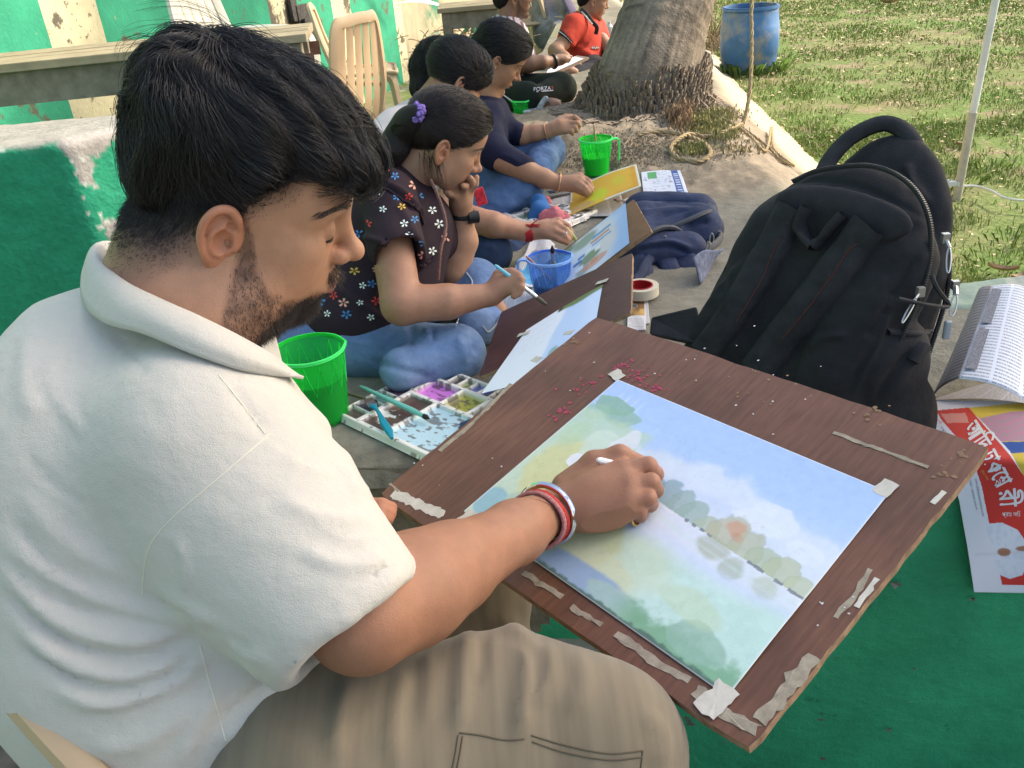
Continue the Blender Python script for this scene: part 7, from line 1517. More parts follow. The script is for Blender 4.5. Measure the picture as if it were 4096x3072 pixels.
    HS, hv, hq_ = hair_shell(T, [((-.010, 0, .065), (.103, .082, .088), .02), ((.03, 0, .095), (.07, .07, .055), .02), ((-.062, 0, .0), (.047, .066, .062), .02)], [((.14, 0, .01), (.062, .15, .098), .006), ((.062, 0, -.045), (.06, .16, .085), .008), ((.012, 0, -.090), (.06, .16, .085), .01), ((-.05, 0, -.140), (.10, .16, .075), .01)], .006, M_SKULL, W)
    c_ = P(*zzb(1420, 680), 4.88); o = ringon(c_, P(*zzb(1500, 660), 4.9)-c_, .034, .008, mat('watch_black', (.02, .02, .02), .4), 'wristwatch', None, 1.0, up=np.array([0, 0, 1.])); tag(o, 'black wristwatch on the arm of the man in the printed shirt', 'watch')
    # board and white paper he holds
    A = [P(*zzb(1130, 945), 4.78), P(*zzb(1245, 832), 4.98), P(*zzb(1680, 612), 5.25), P(*zzb(1815, 632), 5.10)]; V_ = A+[a-np.array([0, 0, .012]) for a in A]
    mb = MB(); mb.add(V_, [(0, 3, 2, 1), (4, 5, 6, 7), (0, 1, 5, 4), (1, 2, 6, 5), (2, 3, 7, 6), (3, 0, 4, 7)]); b_ = mb.build('drawing_board', mat('board_brown', (.20, .14, .10), .6)); tag(b_, 'small brown drawing board tilted on the knee of the man in the printed shirt', 'drawing board')
    f_ = bilin(*[a+np.array([0, 0, .003]) for a in (A[0], A[1], A[2], A[3])]); o = sheet('paper', lambda x, y: f_(.06+x*.88, .26+y*.66), 1, 1, 6, 6, m=mat('white_sheet', (.74, .76, .78), .7)); tag(o, 'white sheet of paper on the board of the man in the printed shirt', 'paper')
    brush('brown handled brush dipping towards the small square green tub', P(*zzb(1035, 850), 4.70), P(*zzb(1138, 1138), 4.68), .0075, mat('amber_handle', (.32, .15, .04), .35), tipc=(.35, .30, .25), fl=.05, bl=.02)
    # slipper
    g = P(*zzb(1290, 1190), 4.56); f = Field(g-.16, g+.16, .006); R_ = np.eye(3); f.box(g+np.array([0, 0, -.01]), (.10, .04, .010), None, .009); f.tube(spline([g+np.array([-.02, -.035, 0]), g+np.array([.02, -.02, .045]), g+np.array([.03, .03, .02])], 4), .012, 1, .01); v_, q_ = f.surf(1); tag(mesh('slipper', v_, q_, mat('slipper_rubber', (.30, .32, .33), .6, noise=(30, .5, 1.6)), smooth_=True), 'grey patterned slipper beside the bare foot in front of the green tub', 'slipper')
# --- man in red
def man5():
    T = HeadT(592.4, .5, 6.10, 4, 19, -5, 1.0); sk = np.array((.33, .18, .11))
    def nk(f): f.cone(T.w((-.02, 0, -.02)), P(584, 22, 6.15), .058, .062, 1, .02)
    f, V_, Q_ = build_head(T, .006, False, extra=nk, lo_ext=.2, full=1.05); col_ = skin_col(T, V_, sk, lipc=(.30, .12, .10)); e1 = ear_mesh(T, -1, .0035, 1.05, tilt=4)
    arm1 = limb([P(*zzb(1560, 450), 5.95), P(*zzb(1440, 560), 5.92), P(*zzb(1540, 640), 5.85), P(*zzb(1680, 740), 5.8)], [.052, .048, .040, .030], .007, ([P(*zzb(1760, 800), 5.8)], [[P(*zzb(1810, 800), 5.8), P(*zzb(1835, 840), 5.8)], [P(*zzb(1790, 830), 5.79), P(*zzb(1810, 875), 5.79)], [P(*zzb(1760, 850), 5.79), P(*zzb(1775, 890), 5.79)]], .036, .013))
    arm2 = limb([P(*zzb(1950, 440), 6.15), P(*zzb(2050, 560), 6.1), P(*zzb(2100, 650), 6.0)], [.05, .042, .03], .007)
    foot = limb([P(*zzb(1500, 800), 5.7), P(*zzb(1600, 790), 5.7), P(*zzb(1650, 800), 5.7)], [.04, .035, .03], .007)
    W = mesh('person', *joinq([(V_, Q_), e1, arm1, arm2, foot]), M_SKIN, smooth_=True, col=np.concatenate([col_]+[np.tile(sk*k, (len(a[0]), 1)) for a, k in ((e1, 1.05), (arm1, 1.0), (arm2, 1.0), (foot, .9))])); tag(W, 'man in a red polo shirt with striped black trim sitting behind the palm trunk', 'person', 'people painting outdoors')
    M_RD = mat('red_cloth', (.46, .050, .028), .85, .25, bump=[(120, .002)])
    c = [(P(582, 30, 6.2), P(583, 48, 6.2), .13, .15, .05), (P(583, 48, 6.2), P(583, 62, 6.15), .15, .13, .05), (P(575, 27, 6.02), P(593, 28, 6.38), .085, .08, .04), (P(574, 27, 6.0), P(*zzb(1570, 430), 5.96), .085, .068, .03), (P(596, 30, 6.35), P(*zzb(1960, 430), 6.2), .08, .06, .03)]
    o, sv, sq = cloth('shirt', c, .012, M_RD, W, [([zzb(1600, 480), zzb(1750, 560), zzb(1880, 640)], 3, .01), ([zzb(1650, 600), zzb(1750, 640), zzb(1850, 660)], 3, -.01)], .006); tr = bvh(sv, sq); M_TB = mat('black_trim', (.02, .018, .018), .8); M_TW = mat('white_trim', (.62, .6, .55), .8); mb = MB(); mb2 = MB()
    for k, (mbx, off) in enumerate(((mb, 0), (mb2, 14), (mb, 26))):
        ln = drape_line(tr, [zzb(1500-off*.4, 350+off*.8-6), zzb(1560, 400+off*.6-6), zzb(1622-off*.2, 465+off*.1)], .006, 5)
        if len(ln) > 2: mbx.tube(ln, .008, 5)
    mb.build('trim', M_TB, o, True); mb = MB(); mb.tube(spline([P(*zzb(1735, 110), 6.02), P(*zzb(1790, 160), 5.98), P(*zzb(1840, 230), 5.98), P(*zzb(1900, 300), 6.0), P(*zzb(1890, 380), 6.02)], 5), .015, 6); mb2.tube(spline([P(*zzb(1735, 130), 6.0), P(*zzb(1780, 185), 5.96), P(*zzb(1850, 270), 5.96)], 5), .006, 5)
    mb.build('trim', M_TB, o, True); mb2.build('stripe', M_TW, o, True)
    mb = MB(); a_ = [cast(tr, *zzb(x, y)) for x, y in ((1840, 540), (1850, 515), (1858, 548), (1868, 520), (1880, 545), (1892, 512), (1900, 540), (1912, 525), (1920, 538))]; a_ = [p+n_*.005 for p, n_ in a_ if p is not None]
    if len(a_) > 3: mb.tube(a_, .0045, 4); mb.build('lettering', M_TW, o)
    c = [(P(585, 70, 6.25), P(*zzb(1900, 800), 5.95), .14, .09, .04), (P(*zzb(1900, 800), 5.95), P(*zzb(1640, 860), 5.75), .085, .06, .03), (P(570, 76, 6.1), P(*zzb(1650, 830), 5.8), .12, .07, .03)]
    cloth('trousers', c, .012, mat('black_trousers', (.014, .014, .018), .85), W, (), .004)
    hair_shell(T, [((-.010, 0, .065), (.103, .082, .088), .02), ((.03, 0, .095), (.07, .07, .055), .02), ((-.062, 0, .0), (.047, .066, .062), .02)], [((.14, 0, .01), (.062, .15, .098), .006), ((.062, 0, -.045), (.06, .16, .085), .008), ((.012, 0, -.090), (.06, .16, .085), .01), ((-.05, 0, -.140), (.10, .16, .075), .01)], .006, M_SKULL, W)
# --- seated person in grey, head above the picture
def person6():
    d = 8.7; sk = np.array((.30, .16, .10)); T = HeadT(556, -60, d, 10, 10, 0, 1.0)
    def nk(f): f.cone(T.w((-.02, 0, -.02)), P(552, -25, d), .055, .06, 1, .02)
    f, V_, Q_ = build_head(T, .008, True, extra=nk, lo_ext=.2); hand = limb([P(563, 12, d-.3), P(570, 16, d-.35)], [.035, .03], .008, ([P(574, 17, d-.35)], [[P(578, 16, d-.35), P(582, 18, d-.35)]], .03, .014))
    W = mesh('person', *joinq([(V_, Q_), hand]), M_SKIN, smooth_=True, col=np.concatenate([skin_col(T, V_, sk), np.tile(sk, (len(hand[0]), 1))])); tag(W, 'person in loose grey clothes sitting on a chair left of the man in red', 'person', 'people painting outdoors')
    m = mat('grey_kurta', (.20, .205, .23), .9, .2, noise=(10, .65, 1.35), bump=[(40, .006)])
    c = [(P(552, -12, d), P(552, 12, d), .17, .20, .05), (P(552, 12, d), P(553, 34, d-.1), .20, .19, .05), (P(560, -8, d-.15), P(566, 10, d-.3), .09, .08, .04), (P(553, 30, d), P(566, 34, d-.4), .14, .12, .04), (P(566, 34, d-.4), P(566, 60, d-.45), .12, .13, .04)]
    cloth('kurta', c, .016, m, W, [([(545, 5), (552, 20), (560, 34)], 2.5, .02), ([(556, 0), (560, 15), (566, 26)], 2.5, -.02)], .012)
    mb = MB(); mb.tube(spline([P(564, -8, d-.35), P(569, 4, d-.4), P(573, 14, d-.42), P(572, 30, d-.4)], 5), .045, 7, flat=.5); mb.build('scarf', mat('mauve_scarf', (.16, .13, .19), .9), W, True)
    hair_shell(T, [((-.010, 0, .06), (.106, .085, .09), .02)], [((.14, 0, .0), (.062, .15, .098), .006), ((.06, 0, -.06), (.06, .16, .085), .008)], .006, M_SKULL, W)
_FT = {}
def text_geo(s, size=1.0, font=None, res=3):
    cu = D.curves.new('lettering_curve', 'FONT'); cu.body = s; cu.size = size; cu.resolution_u = res
    if font: cu.font = font
    ob_ = D.objects.new('lettering_curve', cu); COL.objects.link(ob_); dg = bpy.context.evaluated_depsgraph_get(); me = ob_.evaluated_get(dg).to_mesh(); v = np.array([tuple(x.co)[:2] for x in me.vertices]); f = [tuple(p.vertices) for p in me.polygons]
    ob_.evaluated_get(dg).to_mesh_clear(); D.objects.remove(ob_); D.curves.remove(cu); return v, f
woman1(); woman2(); woman3(); man4(); man5(); person6()
# ================================================================== bags, boards and papers further back
def z4(x, y): return (2550+x*.7835)/4, (450+y*.7835)/4
M_BAG = mat('black_canvas', (.020, .020, .0215), .82, .3, noise=(18, .75, 1.35), bump=[(420, .0008), (14, .006)]); M_BAGS = mat('black_webbing', (.026, .026, .028), .8, .3, bump=[(600, .0008)]); M_ZIP = mat('zip_metal', (.55, .54, .50), .3, .5, metal=.85)
BK = {}
for (i, j, k), (u, v, d) in {(0, 0, 0): (671, 348, 1.82), (0, 0, 1): (757, 190, 1.70), (1, 0, 0): (847, 405, 1.61), (1, 0, 1): (941, 234, 1.49), (0, 1, 0): (735, 345, 1.97), (0, 1, 1): (815, 172, 1.85), (1, 1, 0): (925, 425, 1.74), (1, 1, 1): (968, 240, 1.64)}.items(): BK[i, j, k] = P(u, v, d)
def warp(L_):
    L_ = np.asarray(L_, float); x = (L_[..., 0]+.17)/.34; y = L_[..., 1]/.22; z = L_[..., 2]/.38; o = 0
    for (i, j, k), p in BK.items(): o = o+((x if i else 1-x)*(y if j else 1-y)*(z if k else 1-z))[..., None]*p
    return o
f = Field((-.22, -.06, -.10), (.24, .30, .56), .0048)
f.box((0, .060, .16), (.166, .060, .20), None, .04, 1, .01); f.ell((0, .06, .27), (.172, .066, .195), None, 1, .03)
f.box((.0, .165, .15), (.160, .055, .19), None, .04, 1, .008); f.ell((.02, .155, .31), (.142, .062, .215), None, 1, .03); f.ell((.165, .14, .0), (.045, .085, .11), None, 1, .02); f.ell((.12, .16, -.03), (.08, .08, .07), None, 1, .02); f.box((.01, .235, .10), (.13, .03, .13), None, .028, 1, .012)
f.ell((0, -.004, .375), (.125, .018, .050), None, 1, .012)                                         # padded yoke
f.ell((-.10, -.004, .10), (.05, .012, .13), None, 1, .02); f.ell((.11, -.004, .12), (.045, .012, .14), None, 1, .02)
f.ell((.168, .09, .10), (.035, .075, .10), None, 1, .012)                                          # side pocket
V_, Q_ = f.surf(1); V_ = V_+vnormals(V_, Q_)*(.0035*fbm(V_*11, 3)+.0018*fbm(V_*np.array([40, 40, 12]), 2))[:, None]
bw = warp(V_)
if np.linalg.det(np.stack([warp((.01, 0, 0))-warp((0, 0, 0)), warp((0, .01, 0))-warp((0, 0, 0)), warp((0, 0, .01))-warp((0, 0, 0))])) < 0: Q_ = Q_[:, ::-1]
bw = folds(bw, Q_, [([z4(1080, 1130), z4(950, 1150), z4(860, 1230)], 4, .008), ([z4(1300, 960), z4(1210, 1200), z4(1090, 1450)], 4, .009), ([z4(1290, 980), z4(1230, 1080), z4(1160, 1150)], 4, -.008), ([z4(1440, 700), z4(1330, 900), z4(1290, 940)], 3, -.006), ([z4(700, 390), z4(850, 350), z4(1000, 350), z4(1200, 400), z4(1500, 560)], 3, -.006), ([z4(420, 700), z4(440, 850), z4(400, 950)], 4, -.005), ([z4(1380, 250), z4(1400, 350), z4(1500, 480)], 5, .010), ([z4(1420, 1200), z4(1300, 1350), z4(1200, 1500)], 5, -.010)])
BAG = mesh('backpack', bw, Q_, M_BAG, smooth_=True); tag(BAG, 'big black backpack standing on the platform behind the large drawing board', 'backpack', 'backpacks'); bt = bvh(bw, Q_)
def ribbon(tree, line, hw, lift, name, m, parent, n=5, across=9, edge=.25):
    c = spline([list(p) for p in line], n); t = np.gradient(c, axis=0); t /= np.linalg.norm(t, axis=1)[:, None]; nn = np.stack([-t[:, 1], t[:, 0]], 1); hw = np.interp(np.linspace(0, 1, len(c)), np.linspace(0, 1, len(np.atleast_1d(hw))) if np.ndim(hw) else [0, 1], hw if np.ndim(hw) else [hw, hw]); rows = []; last = None
    for i in range(len(c)):
        row = []
        for s in np.linspace(-1, 1, across):
            p, n_ = cast(tree, *(c[i]+nn[i]*hw[i]*s))
            if p is None or (last is not None and np.linalg.norm(p-last) > .25): p, n_ = (last, nlast) if last is not None else (None, None)
            if p is None: break
            row.append(p+n_*(lift*(edge+(1-edge)*math.sqrt(max(0, 1-s**4))) if abs(s) < .99 else -.004)); last, nlast = p, n_
        if len(row) == across: rows.append(row)
    if len(rows) < 3: return None
    R_ = np.array(rows); R_ = np.stack([np.convolve(np.pad(R_[:, j, k], 1, 'edge'), [.25, .5, .25], 'valid') for j in range(across) for k in range(3)], 1).reshape(len(rows), across, 3)
    a, b = len(rows), across; idx = np.arange(a*b).reshape(a, b); F = np.stack([idx[:-1, :-1].ravel(), idx[:-1, 1:].ravel(), idx[1:, 1:].ravel(), idx[1:, :-1].ravel()], 1); o = mesh(name, R_.reshape(-1, 3), F, m, smooth_=True); put(parent, o); return o
M_STR = mat('black_padding', (.023, .023, .025), .8, .3, noise=(25, .7, 1.5), bump=[(450, .0008), (25, .003)])
ribbon(bt, [z4(800, 470), z4(720, 640), z4(600, 850), z4(480, 1040), z4(340, 1230)], [14, 17, 17, 16, 15], .020, 'shoulder_strap', M_STR, BAG); ribbon(bt, [z4(1190, 560), z4(1060, 740), z4(900, 950), z4(750, 1130), z4(600, 1330)], [19, 20, 20, 19, 19], .020, 'shoulder_strap', M_STR, BAG)
ribbon(bt, [z4(875, 480), z4(840, 560), z4(865, 650), z4(905, 690)], 5.5, .027, 'haul_loop', M_BAGS, BAG, across=5); ribbon(bt, [z4(1060, 520), z4(1010, 570), z4(950, 640), z4(905, 690)], 5.5, .027, 'haul_loop', M_BAGS, BAG, across=5)
for ln in ([z4(760, 640), z4(650, 850), z4(520, 1060)], [z4(1140, 650), z4(960, 900), z4(760, 1150)]):
    p_ = drape_line(bt, ln, .0205); mb = MB(); mb.tube(p_, .0010, 4); mb.build('seam', mat('red_stitch', (.12, .03, .02), .8), BAG, True)
# zips
def zipper(line, nm):
    c = spline([warp(p) for p in line], 10); L_ = np.concatenate([[0], np.cumsum(np.linalg.norm(np.diff(c, axis=0), axis=1))]); mb = MB(); mb.tube(c, .0042, 6); mb.build('zip', mat('zip_tape', (.02, .02, .022), .6, .4), BAG, True)
    k = np.arange(0, L_[-1], .0042); c2 = np.stack([np.interp(k, L_, c[:, i]) for i in range(3)], 1); t = np.gradient(c2, axis=0); mb = MB()
    for i in range(len(c2)):
        tt = t[i]/np.linalg.norm(t[i]); s_ = np.cross(tt, c2[i]-warp((0, .1, .2))); s_ /= np.linalg.norm(s_); mb.box(c2[i]+np.cross(s_, tt)*-.0*0+(c2[i]-warp((0, .1, .2)))/np.linalg.norm(c2[i]-warp((0, .1, .2)))*.0035, (.0018, .0075, .003), np.stack([tt, s_, np.cross(tt, s_)], 1))
    mb.build('zip_teeth', mat('zip_plastic', (.035, .035, .038), .35, .5), BAG, kind='stuff')
zipper([(-.125, .030, .405), (-.085, .030, .44), (0, .03, .470), (.08, .03, .452), (.14, .03, .39), (.172, .035, .29), (.176, .04, .16), (.172, .04, .08)], 1)
zipper([(.02, .150, .497), (.09, .15, .46), (.145, .155, .37), (.172, .165, .28), (.172, .165, .12), (.17, .16, .02)], 2)
def pull(label, pts, w_=.0042):
    mb = MB(); c = [P(*z4(x, y), d) for x, y, d in pts]; mb.box(c[0], (.012, .010, .016)); mb.tube([c[0], c[1]], w_*.8, 6); mb.tube(ellipse3(c[1], c[-1], w_*.9), .0014, 5, closed=True); mb.build('zip_pull', M_ZIP, BAG, True)
def ellipse3(a, b, hw):
    d = b-a; s = np.cross(d, CM[:, 2]); s /= np.linalg.norm(s); t = np.linspace(0, 6.283, 17)[:-1]; return [(a+b)/2+d/2*math.cos(x)+s*hw*math.sin(x) for x in t]
pull('a', [(1572, 640, 1.50), (1592, 690, 1.495), (1585, 820, 1.49)]); pull('b', [(1445, 915, 1.49), (1420, 950, 1.485), (1350, 1075, 1.48)], .003); pull('c', [(1622, 880, 1.60), (1625, 930, 1.595), (1602, 1040, 1.59)], .006)
mb = MB(); mb.tube(spline([P(*z4(x, y), d) for x, y, d in ((950, 300, 1.70), (985, 235, 1.705), (1060, 150, 1.70), (1160, 85, 1.685), (1270, 55, 1.67), (1370, 100, 1.655), (1425, 190, 1.645), (1440, 275, 1.65))], 5), .0165, 9, flat=.8); mb.build('handle', M_STR, BAG, True)
mb = MB(); c = spline([P(*z4(x, y), d) for x, y, d in ((1500, 830, 1.50), (1530, 900, 1.50), (1590, 985, 1.56), (1500, 985, 1.50), (1330, 950, 1.47))], 5); mb.tube(c, .004, 6); mb.build('pocket_edge', M_BAGS, BAG, True)
ribbon(bt, [z4(1560, 1120), z4(1500, 1150), z4(1440, 1210), z4(1400, 1270)], 7, .012, 'side_strap', M_BAGS, BAG, across=5); ribbon(bt, [z4(1270, 1120), z4(1400, 1130), z4(1540, 1125)], 4, .006, 'side_strap', M_BAGS, BAG, across=5)
mb = MB(); c_ = P(*z4(1580, 1110), 1.56); mb.box(c_, (.012, .01, .035)); mb.build('buckle', mat('grey_buckle', (.30, .33, .36), .4), BAG, bevel=.003)
A_ = [P(*z4(x, y), d) for x, y, d in ((70, 1045, 1.86), (300, 990, 1.80), (330, 1190, 1.76), (60, 1130, 1.83))]; mb = MB(); mb.add(A_+[a+np.array([.01, .03, -.02]) for a in A_], [(0, 1, 2, 3), (7, 6, 5, 4), (0, 4, 5, 1), (3, 2, 6, 7), (0, 3, 7, 4), (1, 5, 6, 2)]); mb.build('strap_wing', M_BAG, BAG, bevel=.004)
# ---- navy backpack lying down
def navy():
    M_N = mat('navy_canvas', (.022, .032, .072), .75, .35, noise=(22, .8, 1.4), bump=[(300, .0012), (25, .005)]); d0 = 2.85
    pr = [(zz3(1420, 560), zz3(1840, 520), 2.92, 2.86, .085, .065), (zz3(1420, 660), zz3(1800, 640), 2.80, 2.78, .09, .075), (zz3(1400, 860), zz3(1760, 850), 2.66, 2.66, .075, .062), (zz3(1380, 760), zz3(1830, 700), 2.74, 2.74, .08, .05), (zz3(1860, 640), zz3(1900, 660), 2.76, 2.78, .075, .06)]
    pts = [P(*a, d) for a, b, d, e, r, s in pr]+[P(*b, e) for a, b, d, e, r, s in pr]; f = field_for(pts, .13, .006)
    for a, b, d, e, r, s in pr: f.cone(P(*a, d), P(*b, e), r, s, 1, .02)
    f.cone(P(*zz3(1500, 590), 2.74), P(*zz3(1960, 560), 2.72), .012, .010, -1, .01)
    V_, Q_ = f.surf(1); V_ = folds(V_, Q_, [([zz3(1350, 480), zz3(1600, 440), zz3(1900, 450)], 2.5, -.008), ([zz3(1400, 600), zz3(1600, 530), zz3(1850, 470)], 2.5, -.008), ([zz3(1350, 800), zz3(1600, 760), zz3(1820, 820)], 2.5, .010), ([zz3(1340, 850), zz3(1600, 800), zz3(1800, 880)], 2, -.008), ([zz3(1700, 640), zz3(1850, 600), zz3(1950, 590)], 3, -.012)])
    V_ += vnormals(V_, Q_)*(.004*fbm(V_*14, 3))[:, None]; B_ = mesh('backpack', V_, Q_, M_N, smooth_=True); tag(B_, 'navy blue backpack lying on its side next to the black one', 'backpack', 'backpacks'); tr = bvh(V_, Q_)
    M_P = mat('grey_piping', (.045, .05, .06), .6); mb = MB(); mb.tube(spline([P(*zz3(x, y), d) for x, y, d in ((1340, 770, 2.62), (1430, 700, 2.60), (1540, 650, 2.62), (1640, 650, 2.64), (1710, 700, 2.66), (1680, 725, 2.66))], 5), .013, 8, flat=.7); mb.build('handle', M_P, B_, True)
    mb = MB(); mb.tube(spline([P(*zz3(x, y), d) for x, y, d in ((1500, 690, 2.66), (1700, 610, 2.66), (1880, 530, 2.68), (1975, 490, 2.74), (1940, 460, 2.80), (1870, 430, 2.84))], 5), .010, 7, flat=.7); mb.build('piping', M_P, B_, True)
    mb = MB(); mb.tube(spline([P(*zz3(x, y), d) for x, y, d in ((1950, 660, 2.70), (2035, 680, 2.72), (2030, 740, 2.70), (1960, 800, 2.66), (1870, 810, 2.64))], 5), .012, 7, flat=.4); mb.build('piping', M_P, B_, True)
    def band(ps, w_, nm='strap'):
        c = spline([P(*zz3(x, y), d) for x, y, d in ps], 6); t = np.gradient(c, axis=0); s = np.cross(t, CM[:, 2]); s /= np.linalg.norm(s, axis=1)[:, None]; rows = [c-s*w_, c-s*w_*.5-CM[:, 2]*.006, c+s*w_*.5-CM[:, 2]*.006, c+s*w_]; V2 = np.stack(rows, 1); a, b = V2.shape[:2]; idx = np.arange(a*b).reshape(a, b)
        o = mesh(nm, V2.reshape(-1, 3), np.stack([idx[:-1, :-1].ravel(), idx[1:, :-1].ravel(), idx[1:, 1:].ravel(), idx[:-1, 1:].ravel()], 1), M_N, smooth_=True); s_ = o.modifiers.new('t', 'SOLIDIFY'); s_.thickness = .008; put(B_, o)
    band([(1560, 870, 2.62), (1600, 950, 2.58), (1640, 1040, 2.56), (1700, 1095, 2.55), (1780, 1080, 2.56)], .030); band([(1700, 870, 2.62), (1760, 930, 2.58), (1800, 1020, 2.56), (1810, 1110, 2.55)], .034); band([(1470, 870, 2.60), (1420, 940, 2.56), (1370, 1040, 2.52), (1310, 1105, 2.50)], .016); band([(1290, 900, 2.60), (1370, 980, 2.56), (1380, 1040, 2.54)], .035)
    for (x, y) in ((1935, 760), (1965, 690), (1575, 710)): mb = MB(); c_ = P(*zz3(x, y), 2.60); mb.tube(ellipse3(c_, c_-np.array([0, 0, .035]), .006), .0018, 5, closed=True); mb.build('zip_pull', M_ZIP, B_, True)
    A = [G(*zz3(1800, 900), .53), G(*zz3(2065, 790), .50), G(*zz3(1990, 900), .455), G(*zz3(1860, 1120), .455)]; fn = bilin(*A); o = sheet('denim_cloth', lambda x, y: fn(x, y)+(.01*np.sin(x*5+y*3))[..., None]*np.array([0, 0, 1.]), 1, 1, 14, 14, m=mat('grey_denim', (.13, .15, .22), .9, noise=(60, .6, 1.5))); s_ = o.modifiers.new('t', 'SOLIDIFY'); s_.thickness = .003; tag(o, 'crumpled grey blue denim cloth between the two backpacks', 'cloth')
navy()
# ---- second and third boards with their pictures
def frame3(A, B, D_):
    A, B, D_ = map(np.array, (A, B, D_)); e1 = (B-A)/np.linalg.norm(B-A); e2 = D_-A; e2 = e2-e1*e1.dot(e2); h = np.linalg.norm(e2); e2 /= h; n = np.cross(e1, e2)
    if n[2] < 0: n = -n
    return e1, e2, n, np.linalg.norm(B-A), h
def onpl(u, v, p0, n, lift=0): r = CM@np.array([(u-512)/FPX, (v-384)/FPX, 1.0]); q = p0+n*lift; return C0+r*((q-C0).dot(n)/r.dot(n))
def board2():
    A, B, D_ = G(*zz5(1250, 480), .52), G(*zz5(1978, 152), .665), G(*zz5(1120, 845), .52); e1, e2, n, w_, h_ = frame3(A, B, D_)
    C_ = A+e1*w_/2+e2*h_/2; R = np.stack([e1, e2, n], 1); m = wood('board_wood_red', (.115, .038, .030), (.045, .022, .022)); b = slab('drawing_board', C_, R, w_, h_, .008, m, M_BE, wob=.0006); tag(b, 'dark reddish drawing board in front of the woman in flowers', 'drawing board')
    q = lambda u, v: onpl(u, v, C_, n, .0015); s = 1024/2212
    cs = [q(1137*s, 713*s), q(1302*s, 614*s), q(1288*s, 690*s), q(1040*s, 850*s)]; pc2 = [(c-C_)@e1 for c in cs], [(c-C_)@e2 for c in cs]
    # the sheet: two visible edges give its axes
    f4 = bilin(cs[0], cs[1], q(1268*s, 800*s), cs[3])
    def pf_(x, y): return f4(x, y)+(.002*np.sin(x*3.1))[..., None]*n
    def pt(x, y):
        P3 = np.stack([x*5, y*5, x*0], -1); n1 = fbm(P3, 4); c_ = np.ones(x.shape+(3,))*np.array([.80, .82, .88]); c_ = mixc(c_, smooth(.50, .56, x+.03*n1+.1*(y-.3))*.8, (.48, .62, .88)); c_ = mixc(c_, smooth(.7, .95, x+.1*n1)*.35, (.74, .82, .93))
        c_ = mixc(c_, smooth(.085, .05, y-.012*np.sin(x*11)+.02*n1)*smooth(.42, .46, x)*.95, (.14, .20, .045)); c_ = mixc(c_, washm(x, y, .46, .02, .03, .03, .5, .2)*.9, (.06, .04, .04)); c_ = mixc(c_, washm(x, y, .60, .70, .05, .10, .5, .3, 3)*.7, (.15, .32, .22))
        for (x0, y0, x1, y1) in ((.10, .30, .44, .22), (.12, .40, .45, .34), (.14, .50, .42, .46), (.2, .2, .2, .5), (.3, .18, .3, .45), (.40, .2, .40, .5), (.08, .15, .48, .12)):
            t = np.clip(((x-x0)*(x1-x0)+(y-y0)*(y1-y0))/((x1-x0)**2+(y1-y0)**2), 0, 1); d = np.hypot(x-x0-t*(x1-x0), y-y0-t*(y1-y0)); c_ = c_*(1-.14*smooth(.004, .001, d))[..., None]
        return c_
    o = sheet('painting', pf_, 1, 1, 150, 120, pt); tag(o, 'half painted white sheet with a strip of green on the dark reddish board', 'painting')
    for i, (x, y, ww, hh, an) in enumerate(((1132, 722, .032, .016, 0.2), (1301, 610, .03, .015, .3), (1160, 778, .03, .018, .9), (1230, 720, .025, .015, .5))):
        c_ = q(x*s, y*s)-C_; torn('corner_tape', q4((c_@e1, c_@e2), ww, hh, an), R, C_, .0035, M_TAPE, b, 30+i, .001)
    return n, C_
board2()
